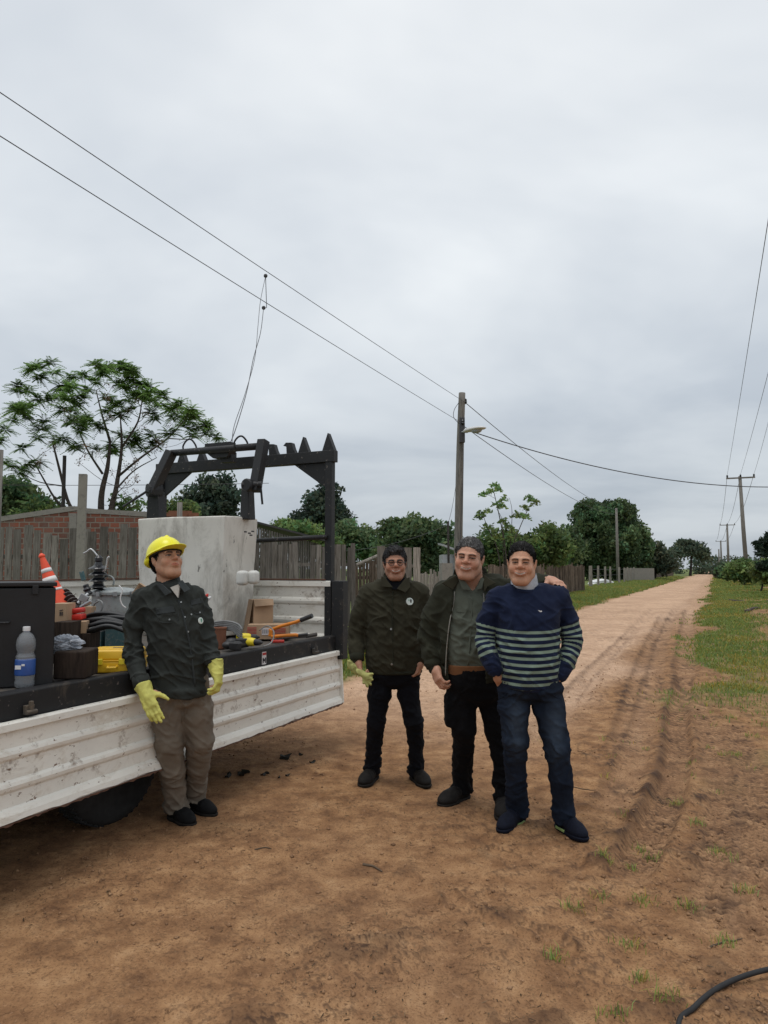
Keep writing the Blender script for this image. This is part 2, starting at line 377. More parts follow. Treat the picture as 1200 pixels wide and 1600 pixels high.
def ground_fields(x, y):
    a, c = road_ac(x, y); p = np.stack([x, y, 0*x], -1); r = np.hypot(x, y)
    big = fbm(p*.35, 3, 3); med = fbm(p*2.2, 4, 11); fine = fbm(p*11, 4, 29); clod = fbm(p*A_([6, 6, 1])+3*med[:, None], 4, 41)
    near = 1-smooth(14, 40, r)
    edge = .9*(fbm(p*.45, 4, 5)-.5)*2; edge2 = (fbm(p*1.6, 4, 8)-.5)*1.6
    gr_r = smooth(-.15, .35, c+.35+edge*.9+edge2*.9)*smooth(8.3, 11.5, a+edge*3)
    gr_r *= 1-.85*smooth(.52, .60, fbm(p*.33, 4, 77))*smooth(.3, 1.2, c)
    gr_r *= .45+.55*smooth(.38, .56, fbm(p*2.1, 4, 19))
    gr_l = smooth(-.1, .4, -c-4.85+edge*.5+edge2*.4)
    gr_s = smooth(.5, .72, fbm(p*1.3, 4, 61))*smooth(-.3, 1.3, c+.2)*.42*smooth(3.0, 6, a)
    green = np.clip(np.maximum(np.maximum(gr_r, gr_l), gr_s), 0, 1)
    on_road = smooth(-5.1, -4.4, c)*(1-smooth(-1.9, -1.1, c+edge*.6))
    dry = np.clip(on_road*smooth(4.5, 10, a+2.0*(med-.5)+1.5*(big-.5))+.7*smooth(14, 30, a)*(1-smooth(-.9, 0, c+edge*.4))*smooth(-5.1, -4.4, c)+.16*(big-.3), 0, 1)
    z = .05*(big-.5)*smooth(3, 9, r)+.030*(med-.5)*near+.011*(fine-.5)*near
    rough = smooth(-1.75, -1.2, c+edge*.4)*(1-smooth(18, 45, r))
    rough2 = .35+.65*smooth(.45, .6, big)
    z += near*(.020*np.maximum(0, clod-.52)*4*(.35+rough)*rough2)
    rd = np.abs(fbm(np.stack([x*16, y*16, 0*x], -1)+2.5*fine[:, None], 3, 55)-.5)*2; z += near*(.010+.010*rough)*(.35-rd)*smooth(.25, .6, med)
    z += .10*smooth(.55, .7, fbm(p*.6, 4, 77))*smooth(.3, 1.5, c)*smooth(10, 14, a)
    z -= near*.014*np.maximum(0, .5-clod)*2.5*(.25+rough)
    z += .10*smooth(-.9, .2, c)*smooth(10, 20, a)+.12*smooth(.2, 1.2, -c-4.85)*smooth(9, 14, a)
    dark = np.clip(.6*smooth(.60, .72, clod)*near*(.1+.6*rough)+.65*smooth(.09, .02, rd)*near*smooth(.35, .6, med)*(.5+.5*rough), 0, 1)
    msk = (r < 30)
    for pts, w, dep, tr in TRACKS:
        d = np.full(x.shape, 1e3); s = np.zeros(x.shape); sd_ = np.ones(x.shape)
        q = poly_dist(x[msk], y[msk], pts); d[msk], s[msk], sd_[msk] = q
        L_ = sum(np.hypot(*(b-a_)) for a_, b in zip(pts[:-1], pts[1:])); fade = smooth(0, .5, s)*(1-smooth(L_-.7, L_, s))
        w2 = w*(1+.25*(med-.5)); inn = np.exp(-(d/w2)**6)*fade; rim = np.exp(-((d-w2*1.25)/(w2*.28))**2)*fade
        z = z*(1-.6*inn)-dep*inn+dep*.34*rim*(.6+.7*clod)
        wv = np.sin(2*np.pi*(s/.050+sd_*d/(w2*2)*1.2)); z += inn*tr*.0060*np.sign(wv)*np.abs(wv)**.5
        z += inn*.005*np.cos(2*np.pi*d/w2*2.0)
        dark = np.clip(dark+.50*tr*inn*(wv < -.15)*(.3+1.4*med)+.75*rim*(sd_ < 0)*(.3+1.0*clod)*min(1, dep*28), 0, 1); dry = np.clip(dry+.12*inn, 0, 1); green = green*(1-.7*inn)  # left rim of each track: shade of the rut wall painted into the soil
    # long faint ruts down the road
    for c0, w in ((-3.6, .30), (-2.15, .28), (-1.35, .2), (-4.3, .2)):
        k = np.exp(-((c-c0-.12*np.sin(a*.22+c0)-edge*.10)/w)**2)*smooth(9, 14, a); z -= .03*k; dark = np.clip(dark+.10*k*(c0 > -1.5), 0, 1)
    return z, green, dry, dark
def gz(x, y):
    return float(ground_fields(np.array([float(x)]), np.array([float(y)]))[0][0])
def polar_sheet():
    radii = [0.0, .6, 1.2, 1.7]; r = 2.05
    while r < 1500:
        radii.append(r); r *= 1.0042 if r < 9 else (1.009 if r < 22 else (1.03 if r < 120 else 1.15))
    th = np.concatenate([np.linspace(-np.pi, -.66, 40, endpoint=False), np.linspace(-.66, .66, 500), np.linspace(.66, np.pi, 41)[1:-1]])
    R_ = np.array(radii[1:]); nr, nth = len(R_), len(th)
    X = (R_[:, None]*np.sin(th)[None]).ravel(); Y = (R_[:, None]*np.cos(th)[None]).ravel()
    z, g, d, k = ground_fields(X, Y); V = np.stack([X, Y, z], 1)
    i = np.arange(nr-1)[:, None]*nth; j = np.arange(nth)[None]; j2 = (j+1) % nth
    F = np.stack([i+j, i+j2, i+nth+j2, i+nth+j], -1).reshape(-1, 4)[:, ::-1]
    V = np.vstack([V, [[0, 0, 0]]]); g = np.append(g, 0); d = np.append(d, 0); k = np.append(k, 0)
    a, c = road_ac(V[F, 0].mean(1), V[F, 1].mean(1)); onr = (c > -4.95) & (c < -.55+.35*np.sin(a*.7)+.25*np.sin(a*1.9+1))
    for nm, sel in (('dirt_road', onr), ('ground', ~onr)):
        f = F[sel]; used, inv = np.unique(f, return_inverse=True)
        vv, ff = V[used], inv.reshape(f.shape)
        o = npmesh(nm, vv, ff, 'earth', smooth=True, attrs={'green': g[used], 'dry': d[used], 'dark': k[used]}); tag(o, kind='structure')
    n = len(V)-1; o = npmesh('camera_side_ground', V[list(range(nth))+[n]], [(nth, (q+1) % nth, q) for q in range(nth)], 'earth', smooth=True); o.name = 'ground'; tag(o, kind='structure')
polar_sheet()

# ------------------------------------------------------------------ grass
def blades(x, y, h, w, lean=.5, seed=1, tone=(.7, 1.25)):
    r = np.random.default_rng(seed); n = len(x); z = ground_fields(x, y)[0]; an = r.uniform(0, 2*np.pi, n); la = r.uniform(0, 2*np.pi, n)
    le = r.uniform(.1, lean, n)*h; dx_, dy_ = np.cos(an)*w/2, np.sin(an)*w/2
    b0 = np.stack([x-dx_, y-dy_, z-.01], 1); b1 = np.stack([x+dx_, y+dy_, z-.01], 1)
    m_ = np.stack([x+.4*le*np.cos(la), y+.4*le*np.sin(la), z+h*.65], 1); t = np.stack([x+le*1.3*np.cos(la), y+le*1.3*np.sin(la), z+h*r.uniform(.75, 1, n)], 1)
    off = np.stack([dx_*.7, dy_*.7, 0*x], 1)
    V = np.stack([b0, b1, m_+off, t, m_-off], 1).reshape(-1, 3); F = (np.arange(n)[:, None, None]*5+A_([[0, 1, 2], [0, 2, 4], [4, 2, 3]])[None]).reshape(-1, 3)
    tt = r.uniform(*tone, n); dr_ = (r.uniform(0, 1, n) < .10)+.8*(vnoise(np.stack([x*.8, y*.8, 0*x], -1), 3) > .72)*r.uniform(0, 1, n); col = np.stack([tt*r.uniform(.85, 1.35, n)*(1+.9*dr_), tt*(1+.15*dr_), tt*r.uniform(.6, 1.1, n)], 1)
    return V, F, np.repeat(col, 5, 0)
def scatter(n, a0, a1, c0, c1, seed, pw=1.0):
    r = np.random.default_rng(seed); a = a0*(a1/a0)**r.uniform(0, 1, n)**pw; c = r.uniform(c0, c1, n)
    q = from_ac(a, c); x, y = q[0], q[1]; g = ground_fields(x, y)[1]; k = r.uniform(0, 1, n) < g**1.3; return x[k], y[k]
x, y = scatter(150000, 7.5, 60, -1.2, 3.2, 3); D = np.hypot(x, y); r_ = rng.uniform(.5, 1.4, len(x))
x2, y2 = scatter(60000, 30, 130, -1.0, 7, 4); D2 = np.hypot(x2, y2); x = np.append(x, x2); y = np.append(y, y2); D = np.append(D, D2); r_ = np.append(r_, rng.uniform(.5, 1.5, len(x2)))
V, F, T = blades(x, y, (.035+.0012*D)*r_, .004+.0009*D, 1.1, 5); tag(npmesh('right_verge_grass', V, F, 'grass', tone=T), 'short green grass covering the verge to the right of the road', 'grass', kind='stuff').name = 'verge_grass'
x, y = scatter(150000, 9, 130, -9.5, -4.6, 8, .9); D = np.hypot(x, y)
V, F, T = blades(x, y, (.05+.0014*D)*rng.uniform(.5, 1.5, len(x)), .005+.0009*D, 1.0, 9); tag(npmesh('verge_grass', V, F, 'grass', tone=T), 'green grass strip between the road and the fences on its left', 'grass', kind='stuff')
# tall weeds behind the truck and along the fence foot
def weeds(lst, name, label, hh, seed):
    r = np.random.default_rng(seed); xs, ys = [], []
    for (px, py, n, s) in lst:
        xs.append(px+r.normal(0, s, n)); ys.append(py+r.normal(0, s, n))
    x, y = np.concatenate(xs), np.concatenate(ys); V, F, T = blades(x, y, hh*r.uniform(.35, 1.2, len(x)), .016, .7, seed, (.9, 1.9))
    return tag(npmesh(name, V, F, 'grass', tone=T), label, 'weeds', kind='stuff')
weeds([(-.75+.12*i, 11.5+.35*i, 260, .25) for i in range(8)]+[(.6+.3*i, 15.3, 160, .3) for i in range(6)], 'tall_grass', 'tall yellow green weeds at the foot of the board fence behind the truck', .50, 12)
x, y = [], []
r_ = np.random.default_rng(15)
for i in range(75):
    a, c = 2.6+6.5*r_.uniform()**.8, r_.uniform(-1.6, 2.2); q = from_ac(a, c)
    if c < -1.0 and r_.uniform() < .6: continue
    n = r_.integers(5, 26); s = r_.uniform(.012, .045); x += list(q[0]+r_.normal(0, s, n)); y += list(q[1]+r_.normal(0, s, n))
for u, v in ((1150, 1180), (1175, 1150), (1060, 1250), (1090, 1290), (945, 1350), (900, 1420), (870, 1500), (1075, 1420), (1130, 1470), (1165, 1390), (1002, 1412), (995, 1530), (1040, 1572), (985, 1480), (1120, 1330), (1022, 1332), (960, 1590)):
    q = G(u, v); x += list(q[0]+r_.normal(0, .03, 40)); y += list(q[1]+r_.normal(0, .025, 40))
x, y = A_(x), A_(y); V, F, T = blades(x, y, .032*r_.uniform(.5, 1.6, len(x)), .0042, 1.3, 16, (.7, 1.7)); tag(npmesh('grass_tufts', V, F, 'grass', tone=T), 'small scattered grass tufts growing in the rutted dirt at lower right', 'grass', kind='stuff')
# loose clods and crumbs of earth
def clods(n, seed):
    r = np.random.default_rng(seed); a = 2.4*(16/2.4)**r.uniform(0, 1, n); c = r.uniform(-6.0, 2.8, n); q = from_ac(a, c); x, y = q[0], q[1]
    keep = r.uniform(0, 1, n) < np.where(c > -1.9, .9, .28)*(.25+1.2*smooth(.45, .65, fbm(np.stack([x, y, 0*x], -1)*1.4, 3, 91))); x, y = x[keep], y[keep]; n = len(x)
    z = ground_fields(x, y)[0]; s = .002+.013*r.uniform(0, 1, n)**5
    base = A_([[1, 0, 0], [0, 1, 0], [-1, 0, 0], [0, -1, 0], [0, 0, .8], [0, 0, -.8]], float); V = base[None]*s[:, None, None]*r.uniform(.55, 1.3, (n, 6, 1))
    an = r.uniform(0, 6.28, n); ca, sa = np.cos(an)[:, None], np.sin(an)[:, None]; V = np.stack([V[..., 0]*ca-V[..., 1]*sa, V[..., 0]*sa+V[..., 1]*ca, V[..., 2]], -1)
    V += np.stack([x, y, z+s*.2], 1)[:, None]; f = A_([[0, 1, 4], [1, 2, 4], [2, 3, 4], [3, 0, 4], [1, 0, 5], [2, 1, 5], [3, 2, 5], [0, 3, 5]])
    F = (np.arange(n)[:, None, None]*6+f[None]).reshape(-1, 3); V = V.reshape(-1, 3)
    return npmesh('loose_soil', V, F, 'earth', attrs={'green': np.zeros(len(V)), 'dry': np.full(len(V), .25), 'dark': np.repeat(r.uniform(0, .35, n), 6)})
tag(clods(46000, 33), 'crumbs and clods of brown soil lying loose on the dirt', 'soil', kind='stuff')

def litter(n, seed):
    """straw, bark crumbs and tiny twigs lying on the trodden soil"""
    r = np.random.default_rng(seed); a = 2.3*(14/2.3)**r.uniform(0, 1, n); c = r.uniform(-5.6, 2.6, n); q = from_ac(a, c); x, y = q[0], q[1]
    keep = r.uniform(0, 1, n) < .15+1.2*smooth(.42, .68, fbm(np.stack([x, y, 0*x], -1)*1.1, 3, 95)); x, y = x[keep], y[keep]; n = len(x); z = ground_fields(x, y)[0]+.004
    L_ = .004+.024*r.uniform(0, 1, n)**3.5; w = .0006+.0018*r.uniform(0, 1, n)**2; an = r.uniform(0, np.pi, n); dx_, dy_ = np.cos(an)*L_/2, np.sin(an)*L_/2; nx, ny = -np.sin(an)*w, np.cos(an)*w; t = r.normal(0, .003, n)
    V = np.stack([np.stack([x-dx_-nx, y-dy_-ny, z], 1), np.stack([x-dx_+nx, y-dy_+ny, z], 1), np.stack([x+dx_+nx, y+dy_+ny, z+t], 1), np.stack([x+dx_-nx, y+dy_-ny, z+t], 1)], 1).reshape(-1, 3)
    tn = np.where(r.uniform(0, 1, n) < .72, r.uniform(.35, 1.1, n), r.uniform(1.8, 4.2, n)); return npmesh('straw_litter', V, np.arange(len(V)).reshape(-1, 4), 'fallen', tone=np.repeat(np.stack([tn*1.2, tn, tn*.75], 1), 4, 0))
tag(litter(28000, 35), 'tiny dark twigs and bits of straw strewn over the dirt', 'litter', kind='stuff')

mt_ = MATS['bed_white'].node_tree; bs_ = mt_.nodes['Principled BSDF']; src_ = bs_.inputs['Base Color'].links[0].from_socket      # rust and mud gathered along the ribs
g_ = mt_.nodes.new('ShaderNodeAttribute'); g_.attribute_name = 'grime'; tn_ = mt_.nodes.new('ShaderNodeTexCoord'); ns_ = mt_.nodes.new('ShaderNodeTexNoise'); ns_.inputs['Scale'].default_value = 7; ns_.inputs['Detail'].default_value = 9; ns_.inputs['Roughness'].default_value = .75; mt_.links.new(tn_.outputs['Object'], ns_.inputs['Vector'])
rp_ = mt_.nodes.new('ShaderNodeValToRGB'); rp_.color_ramp.elements[0].position = .56; rp_.color_ramp.elements[0].color = (0, 0, 0, 1); rp_.color_ramp.elements[1].position = .66; mt_.links.new(ns_.outputs['Fac'], rp_.inputs[0])
mm_ = mt_.nodes.new('ShaderNodeMath'); mm_.operation = 'MULTIPLY'; mt_.links.new(rp_.outputs[0], mm_.inputs[0]); mt_.links.new(g_.outputs['Fac'], mm_.inputs[1])
mk_ = mt_.nodes.new('ShaderNodeMix'); mk_.data_type = 'RGBA'; mt_.links.new(mm_.outputs[0], mk_.inputs['Factor']); mt_.links.new(src_, mk_.inputs['A']); mk_.inputs['B'].default_value = (.20, .135, .09, 1); mt_.links.new(mk_.outputs['Result'], bs_.inputs['Base Color'])

# ------------------------------------------------------------------ flatbed truck (local axes: x towards its far end, y across the bed, z up)
TA = A_([-.434, 6.6, 0]); tX = A_([sR, cR, 0]); tY = A_([-cR, sR, 0]); tZ = A_([0, 0, 1.]); TR = np.stack([tX, tY, tZ], 1)
def T(x, y, z): return TA+tX*x+tY*y+tZ*z
def tbox(m, x0, x1, y0, y1, z0, z1, tone=1.0): return m.box(T((x0+x1)/2, (y0+y1)/2, (z0+z1)/2), (abs(x1-x0), abs(y1-y0), abs(z1-z0)), TR, tone)
truck = empty('flatbed_truck', T(-2, 1.1, 0), 'flatbed truck with its white side panel dropped open and a black overhead frame', 'truck')
LB, WB, ZB = -5.6, 2.2, .965
tbox(M(), LB, -.02, .06, WB-.03, ZB-.05, ZB-.004).build('bed_deck', 'bed_deck', truck, bevel=.004)
m = M(); tbox(m, LB, 0, -.01, .08, ZB-.16, ZB+.012); m.build('side_rail', 'bed_black', truck, bevel=.012)
m = M(); tbox(m, LB, 0, WB-.06, WB+.01, ZB-.14, ZB); m.build('side_rail', 'bed_black', truck, bevel=.01)
m = M()
for y in (.62, 1.55): tbox(m, LB, -.1, y-.04, y+.04, ZB-.30, ZB-.14)
for x in np.arange(LB+.2, 0, .6): tbox(m, x-.03, x+.03, .08, WB-.06, ZB-.135, ZB-.055)
m.build('chassis', 'bed_black', truck, bevel=.004)
def panel(name, x0, x1, org, out_d, down_d, H, flip=False, mat='bed_white', seed=0):
    """pressed steel side panel: profile (down, out) swept along x0..x1; org(x) gives the hinge line"""
    pr = [(0, .0), (0, .034), (.012, .040), (.05, .040), (.056, .014), (.15, .012), (.165, .025), (.185, .030), (.205, .025), (.222, .012), (.325, .012), (.34, .025), (.36, .030), (.38, .025), (.397, .012), (.475, .012), (.485, .022), (.515, .034), (.55, .038), (.556, .03), (.556, .0)]
    pr = [(a*H/.556, b) for a, b in pr]; n = 90; r = np.random.default_rng(seed); V = []; xs = np.linspace(x0, x1, n)
    for i, x in enumerate(xs):
        w = .0035*math.sin(x*3.1)+.002*math.sin(x*11)
        for a, b in pr:
            e = r.normal(0, .0035)*(a > H*.96); V.append(org(x)+down_d*(a+e)+out_d*(b+w))
    k = len(pr); F = [(i*k+j, i*k+j+1, (i+1)*k+j+1, (i+1)*k+j) for i in range(n-1) for j in range(k-1)]
    F += [(i*k+k-1, i*k, (i+1)*k, (i+1)*k+k-1) for i in range(n-1)]
    if flip: F = [f[::-1] for f in F]
    F += [tuple(range(k)), tuple((n-1)*k+j for j in range(k))[::-1]]
    gk = A_([(.8 if (.14 < a/H*.556 < .17 or .21 < a/H*.556 < .235 or .32 < a/H*.556 < .345 or .385 < a/H*.556 < .41 or a > H*.93 or .05 < a/H*.556 < .06) else .05) for a, b in pr]*n); o = npmesh(name, V, F, mat, truck, attrs={'grime': gk}); return o
dn = nrm(-tZ*.53-tY*.03); ou = nrm(np.cross(dn, tX)); ou = ou if np.dot(ou, -tY) > 0 else -ou
pn = panel('dropped_side_panel', LB, -.02, lambda x: T(x, -.02, .845), ou, dn, .475, seed=1); pn['label'] = 'white corrugated side panel hanging open below the bed'
# flanges and rusty lower lip of the dropped panel
m = M()
for x in (-.035,): m.box(T(x+.012, -.02, .845)+dn*.237+ou*.02, (.02, .044, .47), np.stack([tX, ou, -dn], 1))
m.build('end_flange', 'bed_white', pn, bevel=.004)
r = np.random.default_rng(5); xs = np.arange(LB, -.03, .022); V = []
for x in xs:
    o_ = T(x, -.02, .845)+dn*.4745+ou*.001; e = .004+.012*r.uniform()**2
    for q in ((0, .001), (0, .0395), (e, .0385), (e, .002)): V.append(o_+dn*q[0]+ou*q[1])
m = M(); m.add(V, [(i*4+k, i*4+(k+1) % 4, i*4+4+(k+1) % 4, i*4+4+k) for i in range(len(xs)-1) for k in range(4)]); m.build('rusted_edge', 'rust', pn)
panel('far_side_panel', LB, -.1, lambda x: T(x, WB, 1.475), -tY, -tZ, .56, seed=2, flip=True)
panel('end_panel', .05, WB-.05, lambda y: T(0.0, y, 1.475), -tX, -tZ, .57, seed=3)
m = M(); tbox(m, LB, -.1, WB-.05, WB+.012, 1.478, 1.492); tbox(m, -.045, .015, .1, WB-.05, 1.478, 1.492); m.build('panel_rim', 'rust', truck)
# posts and overhead frame
def tube_box(m, a, b, w, d=None):
    a, b = A_(a), A_(b); ax = nrm(b-a); s = nrm(np.cross(ax, tX) if abs(np.dot(ax, tX)) < .9 else np.cross(ax, tZ)); q = np.cross(ax, s)
    return m.box((a+b)/2, (w, d or w, np.linalg.norm(b-a)), np.stack([s, q, ax], 1))
m = M(); tbox(m, -.05, .05, -.09, .03, ZB-.2, 1.475); m.build('corner_post', 'dark_steel', truck, bevel=.006)
fr = M(); tbox(fr, -.035, .035, .045, .115, ZB-.05, 2.585); tbox(fr, -.035, .035, WB-.12, WB-.05, ZB-.05, 2.585); fz = 2.64
tbox(fr, -.04, .04, .02, WB-.02, fz-.055, fz+.055)
for y, s in ((.115, 1), (WB-.12, -1)): fr.prism([T(-.012, y, fz-.055), T(-.012, y+s*.36, fz-.055), T(-.012, y, fz-.30)], tX*.024)
frame = fr.build('overhead_frame', 'dark_steel', truck, bevel=.004)
def y_at(u, x=0, z=2.64):
    ys = np.linspace(-.2, 2.5, 600); pu, _ = proj(np.stack([T(x, y, z) for y in ys])); return float(ys[np.argmin(abs(pu-u))])
for u, h, w in ((515, .17, .13), (476, .155, .12), (316, .12, .11), (286, .14, .11)):
    y = y_at(u); m = M(); m.prism([T(-.03, y-w/2, fz+.053), T(-.03, y+w/2, fz+.053), T(-.03, y+.005, fz+.053+h)], tX*.06); m.build('pointed_lug', 'dark_steel', frame, bevel=.002)
for u, s in ((456, 1), (429, 1)):
    y = y_at(u); m = M(); m.prism([T(-.03, y-.055, fz+.053), T(-.03, y+.045, fz+.053), T(-.03, y+.05, fz+.13), T(-.03, y+.085, fz+.135), T(-.03, y+.055, fz+.165), T(-.03, y-.01, fz+.16), T(-.03, y-.03, fz+.10)][::-1], tX*.06); m.build('hook', 'dark_steel', frame, bevel=.002)
# hinged lifting arm: two stub posts, two swinging links and a round bar between them
D0, D1 = 7.05, 6.55
st_ = M()
for (u, D, w0, w1, vt, vb) in ((244, D0, 26, 21, 768, 815), (387, D1, 18, 12, 757, 812)):
    a, b = P(u, vb, D), P(u, vt, D); k = D/F_PX; V = []; st_ = M()
    for c_, w in ((a, w0*k), (b, w1*k)):
        for sx, sy in ((-1, -1), (1, -1), (1, 1), (-1, 1)): V.append(c_-tY*sx*w/2+tX*sy*.05)
    st_.add(V, [(0, 3, 2, 1), (4, 5, 6, 7), (0, 1, 5, 4), (1, 2, 6, 5), (2, 3, 7, 6), (3, 0, 4, 7)])
    if u == 244: arm = st_.build('lifting_arm', 'dark_steel', truck, bevel=.006)
    else: st_.build('stub_post', 'dark_steel', arm, bevel=.006)
m = M(); a0, a1 = P(236, 772, D0-.09), P(268, 706, D0-.02); tube_box(m, a0, a1, .085, .10); m.build('link', 'dark_steel', arm, bevel=.006)
m = M(); b0, b1 = P(398, 768, D1-.10), P(412, 688, D1-.02); tube_box(m, b0, b1, .085, .09); m.build('link', 'dark_steel', arm, bevel=.006)
m = M(); m.cyl(P(268, 708, D0), P(409, 697, D1), .034, n=16); m.build('round_bar', 'dark_steel', arm, smooth=True)
m = M(); m.cyl(P(230, 766, D0-.1), P(252, 766, D0-.02), .065, n=16); m.build('pivot', 'dark_steel', arm)
m = M(); m.cyl(P(379, 758, D1-.12), P(409, 757, D1-.12), .032, n=14); m.lathe(P(387, 758, D1-.13), [(.05, -.03), (.06, -.02), (.06, .02), (.05, .03)], tX, 16); m.build('pivot', 'dark_steel', arm)
m = M(); m.cyl(P(407, 756, D1-.12), P(410, 788, D1-.12), .010, n=8); m.build('handle', 'dark_steel', arm)
m = M(); c_ = P(344, 703, 6.85); m.box(c_+tZ*.04, (.10, .30, .05), TR); m.prism([c_+tY*.17+tX*-.05, c_+tY*-.17+tX*-.05, c_+tY*-.12-tZ*.085+tX*-.05, c_+tY*.05-tZ*.085+tX*-.05], tX*.1); m.box(P(357, 715, 6.85), (.09, .13, .10), TR); m.build('saddle_block', 'dark_steel', arm, bevel=.004)
for (u0, u1, v0, v1, D) in ((288, 307, 707, 688, 7.0), (368, 387, 700, 683, 6.65)):
    m = M(); m.tube(spline([P(u0, v0, D), P(u0-2, (v0+v1)/2, D), P(u0+4, v1, D), P(u0+11, v1-1, D), P(u1-1, (v0+v1)/2-1, D), P(u1, v0-1, D)], 5), .009, 8); m.build('wire_loop', 'dark_steel', arm, smooth=True)
m = M(); m.cyl(P(192, 792, 6.9), P(232, 766, 6.95), .012, n=8); m.build('lever', 'dark_steel', arm)
m = M(); m.cyl(T(-.06, .08, 1.59+.29), T(-.10, 1.05, 1.59+.26), .022, n=12); m.build('cross_bar', 'steel' if 0 else 'dark_steel', truck, smooth=True)
# latches, sticker
for u in (491, 44):
    xs = np.linspace(-4.5, 0, 600); pu, _ = proj(np.stack([T(x, -.02, .86) for x in xs])); x = float(xs[np.argmin(abs(pu-u))])
    m = M(); tbox(m, x-.025, x+.025, -.035, -.012, .86, .905); m.cyl(T(x-.03, -.045, .872), T(x+.03, -.045, .872), .011, n=10); tbox(m, x-.008, x+.008, -.05, -.03, .865, .925); m.build('latch', 'bed_deck', truck, bevel=.002)
xs = np.linspace(-2, 0, 600); pu, _ = proj(np.stack([T(x, -.014, .90) for x in xs])); xk = float(xs[np.argmin(abs(pu-413))])
m = M(); tbox(m, xk-.028, xk+.028, -.0135, -.0115, .855, .950); sk = m.build('sticker', 'sticker', truck)
m = M()
for pts in (((-.016, .865), (-.016, .905)), ((.016, .865), (.016, .905)), ((-.016, .905), (0, .88)), ((0, .88), (.016, .905))):
    m.cyl(T(xk+pts[0][0], -.0150, pts[0][1]), T(xk+pts[1][0], -.0150, pts[1][1]), .0042, n=6)
m.build('letter', 'ink', sk); m = M(); tbox(m, xk-.024, xk+.024, -.0155, -.0145, .926, .944); m.build('red_stripe', 'red_ink', sk)
# wheels, axle, mudguard
def wheel(x, y):
    c = T(x, y, .375); m = M(); m.lathe(c, [(.21, -.09), (.30, -.105), (.345, -.10), (.372, -.075), (.378, -.03), (.378, .03), (.372, .075), (.345, .10), (.30, .105), (.21, .09)], tY, 48)
    o = m.build('wheel', 'rubber', truck, smooth=True)
    m = M()
    for i in range(48):
        t = 2*math.pi*i/48; d = tX*math.cos(t)+tZ*math.sin(t)
        for s in (-1, 1): m.box(c+d*.377+tY*s*.045, (.018, .055, .016), np.stack([np.cross(tY, d), tY, d], 1)@rz(.35*s))
    m.build('tread', 'rubber', o)
    m = M(); m.lathe(c-tY*.03, [(.05, -.06), (.05, -.02), (.13, .0), (.19, -.03), (.215, -.055), (.215, -.045), (.2, .05)], tY, 32); m.build('rim', 'bed_deck', o, smooth=True)
for x in (-2.35,):
    for y in (.36, WB-.36): wheel(x, y)
m = M(); m.cyl(T(-2.35, .3, .375), T(-2.35, WB-.3, .375), .05); m.lathe(T(-2.35, 1.1, .375), [(.05, -.16), (.15, -.08), (.15, .08), (.05, .16)], tY, 20); m.build('axle', 'bed_black', truck, smooth=True)
for nm, b_ in (('tank_light_blocker', (-3.95, -3.2, .22, .72, .48, .80)), ('underbody_light_blocker', (-1.80, -.10, 1.60, 2.12, .30, .80)), ('underbody_light_blocker', (-5.5, -3.0, 1.6, 2.12, .30, .80)), ('flap_light_blocker', (-1.92, -1.90, 1.5, 2.1, .12, .80)), ('flap_light_blocker', (-2.85, -2.83, 1.5, 2.1, .12, .80))):  # blocks and flaps added below the deck to keep light out from under it
    m = M(); tbox(m, *b_); m.build(nm, 'bed_black', truck, bevel=.03 if nm != 'flap_light_blocker' else 0)
m = M(); m.lathe(T(-.62, 1.0, .60), [(.12, -.08), (.30, -.10), (.36, -.06), (.36, .06), (.30, .10), (.12, .08)], tZ, 28); m.build('wheel_light_blocker', 'rubber', truck, smooth=True)  # wheel shape added under the bed to block light
m = M(); tbox(m, -3.0, -1.7, .1, .6, .765, .775); tbox(m, -3.0, -2.99, .1, .6, .52, .765); m.build('mudguard', 'bed_black', truck)
# ------------------------------------------------------------------ load on the bed
def B(u, v, z=ZB): return G(u, v, z)
def single(m, name, mat, label, cat, group=None, origin=None, **k):
    V = A_(m.v); o = m.build(name, mat, None, origin if origin is not None else [V[:, 0].mean(), V[:, 1].mean(), V[:, 2].min()], **k); return tag(o, label, cat, group)
# tank
tank = empty('storage_tank', P(320, 985, 6.6)*A_([1, 1, 0])+A_([0, 0, ZB]), 'large weathered off white block shaped tank standing behind the worker in the yellow helmet', 'tank')
pl = P(214, 850, 6.72); pl[2] = 0; w_, l_ = 1.02, .50
def tk(x, y, z): return pl-tY*x+tX*y+tZ*z
zt = 1.59+78*6.6/F_PX+.005; m = M(); V = []; nl = 26
lv = np.linspace(0, 1, nl); ring = []
for q in lv:
    z = ZB+.02+(zt-ZB-.02)*q; in_ = .035*(1-q); wob = .006*math.sin(q*9)
    rr = []
    n_ = 18
    loop = [(in_+(w_-2*in_)*t, in_) for t in np.linspace(0, 1, n_, endpoint=False)]+[(w_-in_, in_+(l_-2*in_)*t) for t in np.linspace(0, 1, 8, endpoint=False)]+[(w_-in_-(w_-2*in_)*t, l_-in_) for t in np.linspace(0, 1, n_, endpoint=False)]+[(in_, l_-in_-(l_-2*in_)*t) for t in np.linspace(0, 1, 8, endpoint=False)]
    ring.append(loop)
    for (x, y) in loop:
        nz = fbm(A_([[x*5, y*5, q*6]]), 3, 4)[0]-.5; V.append(tk(x+.012*nz+wob*.5, y+.014*nz, z+(.015*nz if q == 1 else 0)))
k = len(ring[0]); F = [(i*k+j, i*k+(j+1) % k, (i+1)*k+(j+1) % k, (i+1)*k+j) for i in range(nl-1) for j in range(k)]+[tuple((nl-1)*k+j for j in range(k)), tuple(range(k))[::-1]]
m.add(V, F); m.build('tank_body', 'tank_white', tank, bevel=.012)
